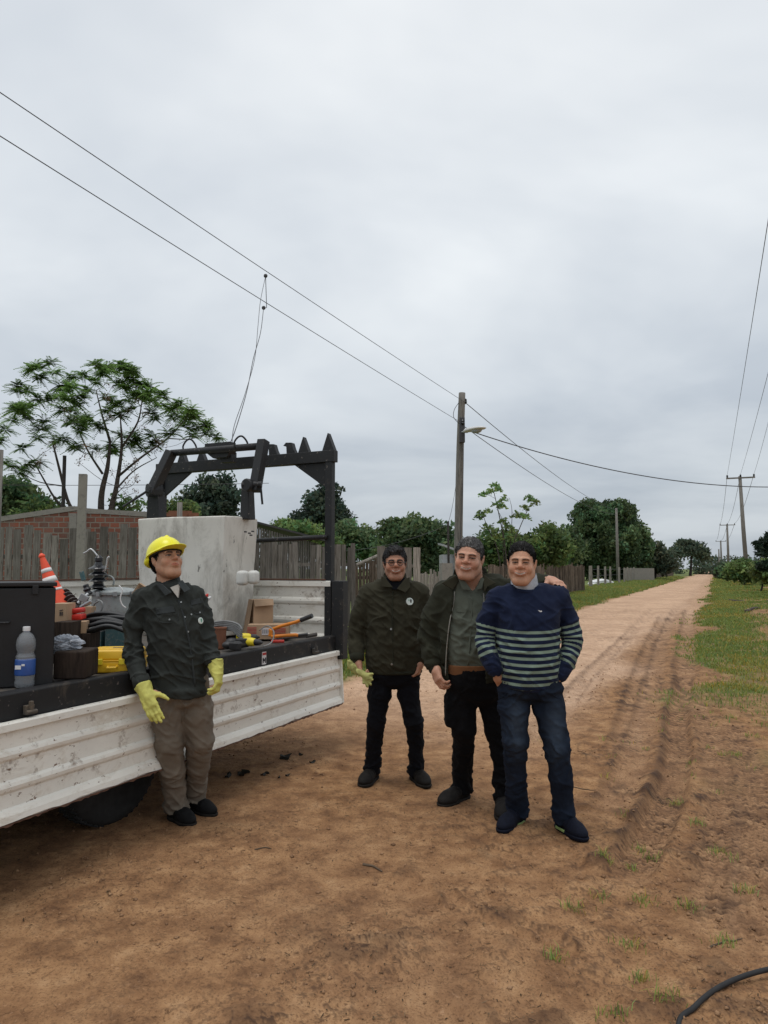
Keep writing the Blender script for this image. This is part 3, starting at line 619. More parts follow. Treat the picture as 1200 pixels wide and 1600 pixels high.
m = M(); c_ = P(379, 903, 6.28); m.box(c_, (.09, .10, .13), TR); clampo = m.build('clamp', 'tank_clamp', tank, bevel=.03); m = M(); m.box(P(396, 902, 6.30), (.085, .10, .12), TR); m.build('clamp', 'tank_clamp', tank, bevel=.03)
m = M(); m.cyl(P(372, 903, 6.32), P(404, 903, 6.32), .035); m.build('clamp_pin', 'tank_clamp', clampo, smooth=True)
for q in ((375, 830), (384, 838), (388, 832), (379, 826)):
    pass
m = M()
for dx_, dz_ in ((-.02, 0), (.015, -.012), (.045, .004), (.03, -.03)): m.box(P(387, 831, 6.36)+A_([dx_, 0, dz_]), (.028, .012, .012), TR)
m.build('dark_fixings', 'ink', tank)
# black cabinet
bc = empty('tool_cabinet', B(20, 1072), 'big black metal tool cabinet with a thin lid at the left end of the bed', 'cabinet')
c0 = B(82, 1070); H = .55; wv, dv = .62, .42
def cb_(x, y, z): return c0+A_([-x, 0, 0])*1+A_([-.18*y, y, z])
m = M(); fy = nrm(A_([-.50, 1, 0])); fx = nrm(A_([-1, -.5, 0])); Rb = np.stack([-fx, fy, tZ], 1)
cc_ = c0+fx*wv/2+Rb[:, 1]*dv/2
m.box(cc_+tZ*(H-.03)/2, (wv, dv, H-.03), Rb); m.build('cabinet_body', 'black_paint', bc, bevel=.006)
m = M(); m.box(cc_+tZ*(H-.011), (wv+.012, dv+.012, .022), Rb); m.build('lid', 'black_paint', bc, bevel=.004)
for x in (.10, .42): m = M(); m.box(cc_+Rb@A_([wv/2-x, -dv/2-.006, H-.04]), (.03, .012, .05), Rb); m.build('hasp', 'dark_steel', bc, bevel=.002)
m = M(); m.tube([cc_+Rb@A_([wv/2-.22+q[0], -dv/2-q[1], H*.62]) for q in ((0, 0), (0, .03), (-.1, .03), (-.1, 0))], .006, 8); m.build('handle', 'dark_steel', bc)
# bottle
b0 = B(38, 1074); bt = empty('water_bottle', b0, 'clear plastic water bottle with blue label and white cap in front of the black cabinet', 'bottle'); s_ = 1.0
m = M(); m.lathe(b0, [(0.0353, 0.0000), (0.0465, 0.0070), (0.0484, 0.0261), (0.0465, 0.0435), (0.0484, 0.0609), (0.0484, 0.1479), (0.0456, 0.1531), (0.0484, 0.1592), (0.0456, 0.1653), (0.0400, 0.1783), (0.0409, 0.1870), (0.0465, 0.2018), (0.0484, 0.2262), (0.0446, 0.2523), (0.0316, 0.2767), (0.0167, 0.2888), (0.0153, 0.3001)], n=28); m.build('bottle_body', 'clear_plastic', bt, smooth=True)
m = M(); m.lathe(b0, [(0.0488, 0.0653), (0.0498, 0.0696), (0.0498, 0.1436), (0.0488, 0.1479)], n=28); m.build('label', 'blue_label', bt, smooth=True)
m = M(); m.box(b0+A_([-.012, -.0498, .110]), (.03, .003, .02)); m.box(b0+A_([.014, -.0497, .122]), (.016, .003, .01)); m.build('label_patch', 'cap_white', bt)
m = M(); m.lathe(b0, [(0.0177, 0.2941), (0.0186, 0.2975), (0.0186, 0.3149), (0.0167, 0.3175)], n=20); m.build('cap', 'cap_white', bt)
# cone on a box
def boxy(name, u0, u1, v0, v1, D, dep, mat, label, cat, yaw=0, bevel=.003, group=None, parent=None, pitch=0):
    a, b = P(u0, v1, D), P(u1, v0, D); w, h = b[0]-a[0], b[2]-a[2]; R_ = rz(yaw)@rx(pitch)
    wd = (w-abs(math.sin(yaw))*dep)/max(.3, math.cos(yaw)) if yaw else w
    c_ = (a+b)/2+A_([0, dep/2, 0]); m = M(); m.box(c_, (max(.02, wd), dep, h), R_)
    if parent is not None: return m.build(name, mat, parent, bevel=bevel)
    return single(m, name, mat, label, cat, group, bevel=bevel)
boxy('wooden_block', 82, 111, 972, 1037, 4.6, .16, 'dark_wood', 'dark brown upright timber block under the small printed carton', 'block')
cr = empty('carton', P(92, 975, 4.72), 'small brown carton with a black printed mark below the orange cone', 'box')
m = M(); a, b = P(80, 975, 4.72), P(104, 943, 4.72); m.box((a+b)/2+A_([0, .07, 0]), (b[0]-a[0], .14, b[2]-a[2])); m.build('carton_body', 'cardboard', cr, bevel=.003)
m = M()
for du, w in ((94, 2), (97, 2)): m.box(P(du, 959, 4.717), (.007, .003, .025))
m.tube([P(93, 954, 4.717), P(98, 953, 4.717)], .003, 6); m.build('printed_mark', 'ink', cr)
cone = empty('traffic_cone', P(86, 944, 5.05), 'orange traffic cone with two white bands leaning behind the black cabinet', 'cone')
ca, cb2 = P(106, 990, 5.05), P(66, 871, 5.05); ax = nrm(cb2-ca); Lc = np.linalg.norm(cb2-ca); r0, r1 = .115, .017
for nm, t0, t1, mt, e in (('cone_body', 0, 1, 'cone_orange', 0), ('reflective_band', .665, .735, 'white_band', .0015), ('reflective_band', .80, .85, 'white_band', .0015), ('reflective_band', .545, .575, 'white_band', .0015)):
    m = M(); m.lathe(ca+ax*Lc*t0, [((r0+(r1-r0)*t0)+e, 0), ((r0+(r1-r0)*t1)+e, Lc*(t1-t0))], ax, 28)
    m.build(nm, mt, cone, smooth=(nm != 'cone_body'))
m = M(); m.lathe(ca+ax*Lc, [(.017, -.002), (.022, .005), (.022, .014), (.016, .02), (.008, .03)], ax, 16); m.build('cone_tip', 'cone_orange', cone, smooth=True)
m = M(); s1 = nrm(np.cross(ax, [0, 1, 0])); m.box(ca-ax*.012, (.22, .22, .022), np.stack([s1, np.cross(ax, s1), ax], 1)); m.build('cone_base', 'cone_orange', cone, bevel=.006)
# timber, bag, case
boxy('wooden_block', 79, 133, 1018, 1062, 3.99, .22, 'dark_wood', 'dark worn timber block lying on the bed edge below the plastic bag', 'block', yaw=.05, bevel=.012)
V, F = [], []; nb = 26; c_ = P(103, 1008, 4.12)
for i in range(nb+1):
    for j in range(nb):
        th, ph = math.pi*i/nb, 2*math.pi*j/nb; d = A_([math.sin(th)*math.cos(ph), math.sin(th)*math.sin(ph), math.cos(th)])
        nz = abs(fbm(A_([d*3.2]), 4, 8)[0]-.5)*2.2; V.append(c_+d*A_([.095, .075, .055])*(1.18-nz*1.1)+A_([.0, 0, 0]))
m = M(); m.add(V, [(i*nb+j, (i+1)*nb+j, (i+1)*nb+(j+1) % nb, i*nb+(j+1) % nb) for i in range(nb) for j in range(nb)]); single(m, 'plastic_bag', 'bag_plastic', 'crumpled clear plastic bag lying on the dark timber block', 'bag')
yc = empty('tool_case', B(165, 1052), 'bright yellow plastic tool case lying flat beside the worker in the yellow helmet', 'case')
cc_ = B(172, 1052)+A_([.0, .12, 0]); Ry = rz(.14); wY, dY = .31, .23
m = M(); m.box(cc_+tZ*.035, (wY, dY, .07), Ry, taper=1.03); m.build('case_base', 'yellow_plastic', yc, bevel=.012)
m = M(); m.box(cc_+tZ*.105, (wY, dY, .062), Ry, taper=.93); lid = m.build('case_lid', 'yellow_plastic', yc, bevel=.014)
m = M(); m.box(cc_+tZ*.072, (wY+.008, dY+.008, .007), Ry); m.build('case_rim', 'yellow_plastic', yc, bevel=.002)
m = M(); m.box(cc_+Ry@A_([0, 0, .137]), (wY*.72, dY*.62, .006), Ry); m.build('raised_panel', 'yellow_plastic', lid, bevel=.003)
m = M(); m.box(cc_+Ry@A_([.02, -.02, .1405]), (.09, .025, .0012), Ry); m.build('printed_strip', 'ink', lid)
for x in (-.08, .05): m = M(); m.box(cc_+Ry@A_([x, -dY/2-.007, .068]), (.038, .012, .035), Ry); m.build('clasp', 'yellow_tool', yc, bevel=.003)
m = M(); m.tube([cc_+Ry@A_(q) for q in ((-.03, -dY/2, .04), (-.03, -dY/2-.03, .035), (.02, -dY/2-.03, .035), (.02, -dY/2, .04))], .007, 8); m.build('handle', 'yellow_plastic', yc)
# transformer with bushings
tf = empty('transformer', P(172, 965, 5.5), 'grey pole transformer drum with black ribbed bushings beside the traffic cone', 'transformer')
tc_ = P(180, 990, 5.6); tc_[2] = ZB; hT = 1.59-(918-888)*5.5/F_PX-ZB; rT = 38*5.5/F_PX
m = M(); m.lathe(tc_, [(rT*.93, 0), (rT*.95, .01), (rT*.95, hT-.06), (rT*.95, hT-.055)], n=36); m.build('drum', 'transformer_grey', tf, smooth=False)
m = M(); m.lathe(tc_+tZ*(hT-.056), [(rT*1.03, 0), (rT*1.05, .005), (rT*1.05, .022), (rT*.98, .034), (rT*.5, .052), (.02, .058)], n=36); lidt = m.build('drum_lid', 'transformer_grey', tf)
for t in np.linspace(0, 2*math.pi, 10, endpoint=False): m = M(); m.box(tc_+A_([math.cos(t)*rT*1.06, math.sin(t)*rT*1.06, hT-.045]), (.03, .03, .035), rz(t)); m.build('clamp_lug', 'steel', lidt)
m = M(); q = tc_+A_([-.03, -rT*.5, hT]); m.tube([q+A_([.045*math.cos(t), 0, .045+.045*math.sin(t)]) for t in np.linspace(-.6, math.pi+.6, 14)], .008, 8); m.build('lifting_ring', 'transformer_grey', lidt, smooth=True)
m = M(); m.tube(spline([P(186, 915, 5.2), P(191, 922, 5.2), P(188, 935, 5.2), P(191, 945, 5.2), P(197, 950, 5.2)], 5), .005, 6); m.build('white_lead', 'cap_white', tf, smooth=True)
bb_ = P(153, 921, 5.45); hB = (921-868)*5.45/F_PX; m = M(); prof = [(.05, 0)]
for i, (r_b, z_) in enumerate(((.060, .06), (.068, .24), (.072, .42), (.074, .60))): prof += [(.034, hB*(z_-.02)), (r_b, hB*z_), (r_b*.9, hB*(z_+.03)), (.034, hB*(z_+.10))]
prof += [(.024, hB*.8), (.03, hB*.84), (.03, hB*.92), (.012, hB)]
m.lathe(bb_, prof, n=22); m.build('bushing', 'black_insulator', tf, smooth=False)
m = M(); m.tube(spline([bb_+tZ*hB*.93, P(146, 861, 5.45), P(141, 858, 5.45), P(136, 862, 5.45), P(130, 865, 5.45)], 4), .007, 6); m.build('terminal_rod', 'silver', tf, smooth=True)
m = M(); m.tube(spline([P(160, 893, 5.42), P(165, 889, 5.42), P(168, 873, 5.42), P(171, 870, 5.42)], 4), .007, 6); m.build('terminal_rod', 'silver', tf, smooth=True)
m = M(); q0, q1 = P(139, 930, 5.3), P(129, 900, 5.3); axq = nrm(q1-q0); lq = np.linalg.norm(q1-q0); m.lathe(q0, [(.02, 0), (.03, .01), (.02, .03), (.03, .045), (.02, .06), (.022, lq*.5), (.018, lq*.55)], axq, 14); m.build('bushing', 'black_insulator', tf)
m = M(); m.box(q1, (.03, .02, .07), ry(-.3)); m.build('tap_clip', 'teal_paint', tf, bevel=.003)
# ribbed insulator lying, red tool
def insulator(p0, p1, R_, n, label, mat='porcelain'):
    ax = nrm(p1-p0); Ln = np.linalg.norm(p1-p0); pf = [(R_*.5, 0)]
    for i in range(n): z_ = Ln*(i+.3)/n; pf += [(R_*.5, z_), (R_, z_+Ln*.18/n), (R_, z_+Ln*.34/n), (R_*.5, z_+Ln*.5/n)]
    pf += [(R_*.45, Ln), (R_*.2, Ln+.02)]; m = M(); m.lathe(p0, pf, ax, 20); return single(m, 'insulator', mat, label, 'insulator')
insulator(P(98, 926, 5.1), P(119, 948, 5.0), .043, 5, 'brown ribbed porcelain insulator lying tilted beside the traffic cone')
rc = empty('red_reel', P(116, 968, 4.85), 'red plastic tool with a split body lying next to the cone', 'tool')
m = M(); a, b = P(104, 969, 4.85), P(132, 951, 4.85); m.box((a+b)/2-tZ*.018, (b[0]-a[0], .09, .042), ry(-.1)); m.build('lower_shell', 'red_plastic', rc, bevel=.012)
m = M(); m.box((a+b)/2+tZ*.024, (b[0]-a[0]-.01, .085, .036), ry(-.12)); m.build('upper_shell', 'red_plastic', rc, bevel=.012)
rc.name = 'red_tool'
for i, (a, b, c_) in enumerate((((118, 945), (128, 932), 'dark'), ((122, 938), (137, 944), 'pale'))):
    pass
tl = M(); tl.cyl(P(121, 943, 5.0), P(138, 928, 5.05), .013); tl.box(P(131, 935, 5.0), (.06, .02, .05), ry(.5)); tl.cyl(P(126, 949, 5.0), P(143, 939, 5.0), .016); single(tl, 'cable_clamp', 'steel', 'metal cable clamp jumbled between the red tool and the transformer', 'clamp', bevel=.002)
boxy('carton', 130, 143, 948, 972, 4.95, .08, 'cardboard', 'narrow pale carton standing just right of the red tool', 'box')
boxy('carton', 110, 134, 971, 990, 4.75, .10, 'cap_white' if 0 else 'cardboard', 'open pale cardboard box under the black cables', 'box', yaw=.2)
# teal boxes
for (u0, u1, v0, v1, D, yaw, lb) in ((138, 160, 987, 1016, 5.35, .0, 'scratched teal metal box, left of the two under the black cables'), (159, 194, 981, 1016, 5.3, .25, 'scratched teal metal box with pale end, nearer the worker')):
    e_ = empty('metal_box', P((u0+u1)/2, v1, D), lb, 'box', 'teal metal boxes'); m = M(); a, b = P(u0, v1, D), P(u1, v0, D); w = (b[0]-a[0]); R_ = rz(yaw); cc_ = (a+b)/2+A_([0, .07, 0]); hh = b[2]-a[2]
    m.box(cc_, (w*.9, .14, hh), R_); m.build('box_body', 'teal_paint', e_, bevel=.005); m = M(); m.box(cc_+tZ*(hh/2+.005), (w*.93, .146, .012), R_); m.build('box_lid', 'transformer_grey', e_, bevel=.002)
boxy('wooden_block', 110, 140, 990, 1034, 4.75, .18, 'dark_wood', 'dark flat timber offcut in front of the teal boxes', 'block')
# black cables heap
m = M(); r = np.random.default_rng(9)
for i in range(9):
    v0 = 958+i*3.2; pts = [P(104+r.uniform(-4, 20), v0+12+r.uniform(-3, 3), 5.0-.02*i), P(140, v0+4+r.uniform(-5, 5), 4.95-.02*i), P(170, v0-2+r.uniform(-5, 4), 4.95-.02*i), P(205, v0+4+r.uniform(-5, 5), 4.95-.02*i)]; m.tube(spline(pts, 7), .010+r.uniform(0, .007), 8)
single(m, 'cable_bundle', 'black_cable', 'heap of thick black cables lying over the teal boxes', 'cables', smooth=True)
m = M(); m.prism([P(204, 985, 5.3), P(230, 985, 5.3), P(231, 920, 5.1), P(217, 911, 5.1), P(204, 930, 5.05)], A_([.01, .015, 0])); m.prism([P(217, 911, 5.1), P(231, 920, 5.1), P(232, 950, 5.3), P(222, 940, 5.3)], A_([.01, .01, 0])); single(m, 'cardboard_flap', 'cardboard', 'torn brown cardboard sheet propped behind the worker\'s shoulder', 'cardboard')
# right of worker: cable coil, clay pot, drills
m = M()
for i in range(6):
    v = 972+i*2.6; m.tube(spline([P(325, v+3, 5.7), P(345, v-1+i*.3, 5.65), P(362, v, 5.62), P(374, v+5+i, 5.6), P(378, v+12, 5.58)], 6), .008, 7)
single(m, 'cable_coil', 'grey_cable', 'loose grey cables in a bend at the foot of the white tank', 'cables', smooth=True)
q = B(343, 1014); m = M(); m.lathe(q, [(.042, 0), (.047, .01), (.050, .15), (.054, .155), (.054, .168), (.046, .170), (.044, .03)], n=24); single(m, 'clay_pot', 'terracotta', 'small reddish brown pot beside the worker\'s left elbow', 'pot')
def drill(u, v, D, yaw, label):
    o = P(u, v, D); R_ = rz(yaw); e_ = empty('cordless_drill', o, label, 'drill', 'cordless drills on the bed'); X = lambda x, y, z: o+R_@A_([x, y, z])
    m = M(); m.lathe(X(-.07, 0, 0), [(.022, 0), (.033, .01), (.034, .07), (.030, .10), (.025, .115)], R_@A_([1, 0, 0]), 18); b_ = m.build('drill_body', 'yellow_tool', e_, smooth=True)
    m = M(); m.lathe(X(.045, 0, 0), [(.026, 0), (.024, .02), (.022, .04), (.012, .055), (.004, .07)], R_@A_([1, 0, 0]), 16); m.build('chuck', 'black_plastic', e_)
    m = M(); m.tube([X(-.03, 0, -.02), X(-.035, -.07, -.025), X(-.03, -.12, -.025)], [.02, .018, .022], 10); m.build('grip', 'black_plastic', e_, smooth=True)
    m = M(); m.box(X(-.025, -.15, -.02), (.09, .045, .055), R_); m.build('battery', 'black_plastic', e_, bevel=.008)
drill(383, 996, 5.65, .2, 'yellow and black cordless drill, the far one of the pair by the carton'); drill(392, 1003, 5.5, -.5, 'yellow and black cordless drill, the near one at the bed edge')
m = M()
for (u, v, D, a) in ((362, 1003, 5.5, .3), (370, 1008, 5.45, -.2), (357, 1008, 5.45, .1)): m.ell(P(u, v, D), (.05, .05, .032), rz(a), 12)
single(m, 'tool_pouch', 'black_plastic', 'dark bundled tool pouch between the clay pot and the drills', 'tool pouch', smooth=True)
m = M(); m.tube(spline([P(405, 985, 5.6), P(418, 978, 5.6), P(428, 988, 5.55), P(424, 1004, 5.5), P(412, 1010, 5.4)], 7), .005, 6); single(m, 'thin_wire', 'grey_cable', 'thin grey wire curling up beside the drills', 'wire', smooth=True)
# cartons by the tank
cr = empty('carton', P(408, 980, 6.0), 'tall open brown cardboard box against the white tank', 'box')
m = M(); Rk = rz(.45); cc_ = P(408, 965, 6.45); wk, dk, hk = .18, .14, .33
m.box(cc_, (wk, dk, hk), Rk); m.build('carton_body', 'cardboard', cr, bevel=.002)
m = M(); m.prism([cc_+Rk@A_([-wk/2, -dk/2, hk/2]), cc_+Rk@A_([wk/2, -dk/2, hk/2]), cc_+Rk@A_([wk/2-.01, -dk/2-.05, hk/2-.05]), cc_+Rk@A_([-wk/2, -dk/2-.05, hk/2-.06])], A_([0, -.004, .002])); m.build('flap', 'cardboard_inside', cr)
m = M(); m.prism([cc_+Rk@A_([-wk/2-.004, -dk/2, hk/2]), cc_+Rk@A_([-wk/2-.004, dk/2, hk/2]), cc_+Rk@A_([-wk/2-.06, dk/2, -hk/2]), cc_+Rk@A_([-wk/2-.06, -dk/2, -hk/2])], A_([-.004, 0, 0])); m.build('flap', 'cardboard_inside', cr)
cr = empty('carton', P(418, 995, 5.8), 'low brown carton with red and white printed labels in front of the tall box', 'box')
m = M(); a, b = P(386, 999, 6.2), P(450, 976, 6.2); Rk = rz(.06); cc_ = (a+b)/2+A_([0, .1, 0]); m.box(cc_, (b[0]-a[0], .2, b[2]-a[2]), Rk); m.build('carton_body', 'cardboard', cr, bevel=.003)
m = M(); m.box(cc_+Rk@A_([-.02, -.102, .005]), (.07, .003, .06), Rk); lb_ = m.build('label', 'sticker', cr)
m = M()
for i in range(4): m.box(cc_+Rk@A_([-.045+.017*i, -.1045, .005]), (.006, .003, .035), Rk)
m.build('print', 'ink', lb_)
m = M()
for i in range(7): m.box(cc_+Rk@A_([-.14, -.102, -.035+.012*i]), (.08, .002, .005), Rk)
m.build('red_print', 'red_ink', cr); m = M()
for i in range(5): m.box(cc_+Rk@A_([.10, -.102, -.02+.012*i]), (.10, .002, .005), Rk)
m.build('red_print', 'red_ink', cr)
# bolt cutters and pliers
bo = empty('bolt_cutter', P(440, 985, 5.7), 'long orange bolt cutter with black grips lying open at the bed edge', 'bolt cutter')
for pts, nm in (([(421, 985), (440, 978), (462, 972), (472, 968)], 0), ([(424, 995), (445, 993), (462, 992), (466, 993)], 1)):
    D = [6.05, 6.0, 5.95, 5.9] if nm == 0 else [6.0, 6.0, 6.0, 6.0]
    m = M(); m.tube([P(u, v, d) for (u, v), d in zip(pts, D)], .014, 12); m.build('handle', 'orange_paint', bo, smooth=True)
m = M(); m.cyl(P(470, 969, 5.9), P(488, 962, 5.86), .019, n=12); m.build('grip', 'black_plastic', bo)
m = M(); m.cyl(P(464, 993, 6.0), P(481, 991, 6.0), .013, n=12); m.build('grip', 'black_plastic', bo)
m = M(); m.box(P(423, 989, 6.02), (.03, .03, .06), ry(.2)); m.build('jaw', 'orange_paint', bo, bevel=.006)
m = M(); m.cyl(P(440, 997, 6.2), P(478, 994, 6.25), .012, n=10); m.cyl(P(478, 994, 6.25), P(495, 991, 6.3), .017, n=10); m.box(P(436, 998, 6.15), (.06, .03, .025)); single(m, 'cable_cutter', 'bed_deck', 'dark steel cutter lying beside the orange bolt cutter', 'cutter', bevel=.002)
m = M(); m.cyl(P(424, 1002, 6.0), P(444, 1002, 6.0), .014, n=12); single(m, 'screwdriver', 'red_plastic', 'short red handled screwdriver below the orange bolt cutter', 'screwdriver')

m = M(); c_ = P(322, 934, 6.05)
for i, (mt, w) in enumerate((('cap_white', .0), ('red_plastic', .02), ('cap_white', .04))):
    m = M(); m.ell(c_+A_([w-.02, -.002*i, .012*math.sin(i*2)]), (.014, .012, .030), ry(.5+.2*i), 10)
    if i == 0: rg = empty('striped_rag', c_-tZ*.03, 'small red and white rag stuck on the tank behind the worker shoulder', 'rag')
    m.build('stripe', mt, rg, smooth=True)
tl = M(); tl.tube([P(206, 962, 5.2), P(214, 955, 5.25), P(222, 957, 5.3)], .008, 6); tl.tube([P(206, 966, 5.2), P(214, 957, 5.25), P(222, 951, 5.3)], .008, 6); single(tl, 'pliers', 'steel', 'grey pliers lying half hidden behind the worker upper arm', 'pliers')
m = M(); m.tube(spline([P(146, 948, 5.05), P(152, 938, 5.05), P(160, 942, 5.0), P(158, 954, 5.0), P(148, 956, 5.0), P(146, 946, 5.0), P(154, 939, 4.98)], 6), .006, 6); single(m, 'wire_loop', 'grey_cable', 'small loop of grey wire in front of the transformer drum', 'wire', smooth=True)

# ------------------------------------------------------------------ trees: limbs grown towards tuft points, leaf sized faces round the tufts
def leaves(centres, n, spread, size, seed, flat=1.0, tone=(.55, 1.3), warm=.15, elong=1.6, droop=0.0, clump=.35):
    """n leaves around each centre, spread=(x,y,z) sigma; each a bent diamond"""
    r = np.random.default_rng(seed); c = np.repeat(np.asarray(centres), n, 0); N_ = len(c); k = len(centres)
    d = r.normal(0, 1, (N_, 3)); d /= np.linalg.norm(d, axis=1)[:, None]+1e-9; rad = r.uniform(0, 1, N_)**(1/2.2)
    p = c+d*rad[:, None]*A_(spread); p[:, 2] -= droop*(np.hypot(d[:, 0], d[:, 1])*rad)**2
    a = r.normal(0, 1, (N_, 3)); a[:, 2] *= flat; a += .5*d; a /= np.linalg.norm(a, axis=1)[:, None]; b = np.cross(a, r.normal(0, 1, (N_, 3))); b /= np.linalg.norm(b, axis=1)[:, None]+1e-9
    s = size*r.uniform(.55, 1.35, N_)[:, None]; V = np.stack([p-a*s*elong*.5, p+b*s*.42, p+a*s*elong*.5, p-b*s*.42], 1).reshape(-1, 3)
    ct_ = np.repeat(r.uniform(1-clump, 1+clump, k), n); t = ct_*r.uniform(*tone, N_); w = r.uniform(-warm, warm*1.6, N_)+np.repeat(r.uniform(-warm, warm, k), n)
    col = np.stack([t*(1+w), t, t*(1-.5*w)], 1); return V, np.arange(N_*4).reshape(-1, 4), np.repeat(col, 4, 0)
def grow(stems, tips, seed, r0=.09, rt=.008, seg=.35, up=.35, n=6, pull=1.0):
    """stems: list of polylines (thick); every tip is joined to the nearest lower node by a curved branch"""
    r = np.random.default_rng(seed); m = M(); nodes = []; rad = []
    for st_, ra, rb in stems:
        pts = spline(st_, 5); m.tube(pts, list(np.linspace(ra, rb, len(pts))), 8); nodes += pts; rad += list(np.linspace(ra, rb, len(pts)))
    base = A_(stems[0][0][0]); tips = sorted([A_(t) for t in tips], key=lambda t: np.linalg.norm(t-base))
    for t in tips:
        nn = A_(nodes); dd = np.linalg.norm(nn-t, axis=1)+up*6*np.maximum(0, nn[:, 2]-t[2]+.25*np.hypot(*(nn[:, :2]-t[:2]).T))+.25*np.linalg.norm(nn-base, axis=1)*0
        i = int(np.argmin(dd)); a = nn[i]; L_ = np.linalg.norm(t-a)
        if L_ < .05: continue
        mid = a+(t-a)*.5+A_([0, 0, -.08*L_])*pull+r.normal(0, .05*L_, 3); k = max(3, int(L_/seg)); pts = spline([a, mid, t], k); ra = min(rad[i]*.8, rt+.014*L_*(r0/.09))
        rr = list(np.linspace(ra, rt*.6, len(pts))); m.tube(pts, rr, n if ra > .02 else 4); nodes += pts[2:]; rad += rr[2:]
    return m
def tree(name, label, cat, stems, tips, lf, bark='bark', leaf='leaf_mid', group=None, seed=1, **gk):
    base = A_(stems[0][0][0]); root = empty(name, base, label, cat, group)
    m = grow(stems, tips, seed, **gk); m.build('trunk', bark, root, smooth=True)
    V, F, T_ = leaves(tips, seed=seed+1, **lf); npmesh('crown', V, F, leaf, root, tone=T_); return root
def lobes(list_, n, seed, shell=.55):
    """random tuft points in ellipsoids: (centre, radii)"""
    r = np.random.default_rng(seed); o = []; w = A_([np.prod(q[1])**(2/3) for q in list_]); w = w/w.sum()
    for (c_, ra), k in zip(list_, w):
        for _ in range(max(3, int(n*k))):
            d = nrm(r.normal(0, 1, 3)); o.append(A_(c_)+d*A_(ra)*(shell+(1-shell)*r.uniform())*(.85+.3*r.uniform()))
    return o
def pxlobes(L_, D, depth=1.0):
    """(u, v, half width px, half height px[, depth offset]) -> ellipsoids at distance D"""
    o = []
    for q in L_:
        d = D+(q[4] if len(q) > 4 else 0); k = d/F_PX; o.append((P(q[0], q[1], d), (q[2]*k, max(.3, q[2]*k*depth), q[3]*k)))
    return o
def gp(u, D): q = P(u, 888, D); return A_([q[0], q[1], 0])

# chinaberry behind the brick house: sparse flat tufts on thin fanned limbs
Dc = 17.0; r = np.random.default_rng(3); LT = 1.0
tf_px = [(75, 572), (62, 590), (88, 582), (22, 602), (45, 612), (60, 622), (28, 640), (15, 655), (40, 645), (8, 672), (0, 690), (5, 720), (25, 725), (100, 600), (112, 590), (130, 585), (150, 568), (170, 572), (190, 572), (196, 574), (118, 605), (135, 612), (160, 582), (152, 600), (105, 622), (128, 620), (95, 640), (118, 640), (90, 620), (70, 658), (60, 675), (88, 688), (100, 690), (130, 655), (145, 660), (155, 668), (120, 695), (140, 700), (180, 702), (172, 698), (200, 700), (190, 600), (205, 592), (215, 600), (230, 605), (238, 610), (212, 618), (225, 622), (248, 620), (240, 630), (200, 625), (265, 640), (280, 632), (298, 640), (305, 650), (272, 650), (290, 662), (308, 668), (318, 662), (322, 678), (300, 682), (262, 672), (240, 690), (192, 680), (205, 690), (225, 705), (170, 640), (165, 620), (183, 632), (112, 658), (50, 635), (240, 655), (60, 722), (35, 700)]
tips = [P(u+r.normal(0, 2), v+r.normal(0, 2), Dc+r.uniform(-1.6, 1.6)) for u, v in tf_px]
tips += [t+A_([r.normal(0, .16), r.normal(0, .4), r.normal(-.02, .09)]) for t in tips if r.uniform() < .7]
b0_, b1_, b2_ = gp(158, Dc), gp(176, Dc+.2), gp(128, Dc-.3)
stems = [([b0_, P(160, 860, Dc), P(158, 780, Dc), P(168, 730, Dc), P(172, 690, Dc+.2)], .12, .03), ([b1_, P(172, 820, Dc), P(182, 760, Dc), P(190, 700, Dc), P(188, 650, Dc-.2)], .10, .014), ([b2_, P(122, 830, Dc), P(105, 780, Dc), P(92, 730, Dc), P(82, 690, Dc)], .06, .02),
         ([b2_+A_([-.1, .1, 0]), P(112, 830, Dc+.4), P(80, 770, Dc+.4), P(52, 720, Dc+.4)], .045, .014), ([P(172, 690, Dc+.2), P(160, 650, Dc+.4), P(150, 610, Dc+.5)], .035, .01), ([P(190, 700, Dc), P(215, 660, Dc-.3), P(222, 625, Dc-.4)], .03, .01), ([P(184, 745, Dc), P(220, 715, Dc-.5), P(262, 685, Dc-.8), P(285, 660, Dc-.9)], .032, .01), ([P(160, 740, Dc), P(135, 700, Dc+.3), P(115, 650, Dc+.4)], .03, .01), ([P(181, 765, Dc), P(210, 735, Dc+.4), P(245, 715, Dc+.6)], .026, .008)]
root = empty('chinaberry_tree', b0_, 'tall sparse tree with fanned bare limbs and flat green tufts behind the brick house', 'tree')
ber = [P(u+r.normal(0, 9), v+r.normal(0, 8), Dc+r.uniform(-1.2, 1.2)) for u, v in [(170, 605), (205, 632), (157, 622), (220, 655), (172, 652), (105, 668), (95, 655), (250, 690), (200, 715), (240, 700), (195, 730), (215, 745), (60, 718), (140, 705), (125, 720), (230, 668), (270, 655), (85, 700), (212, 760), (186, 745)] for _ in range(2)]
grow(stems, tips+ber, 5, r0=.06, rt=.008, pull=.8).build('trunk', 'bark', root, smooth=True)
Vs, Fs, Ts, nV = [], [], [], 0
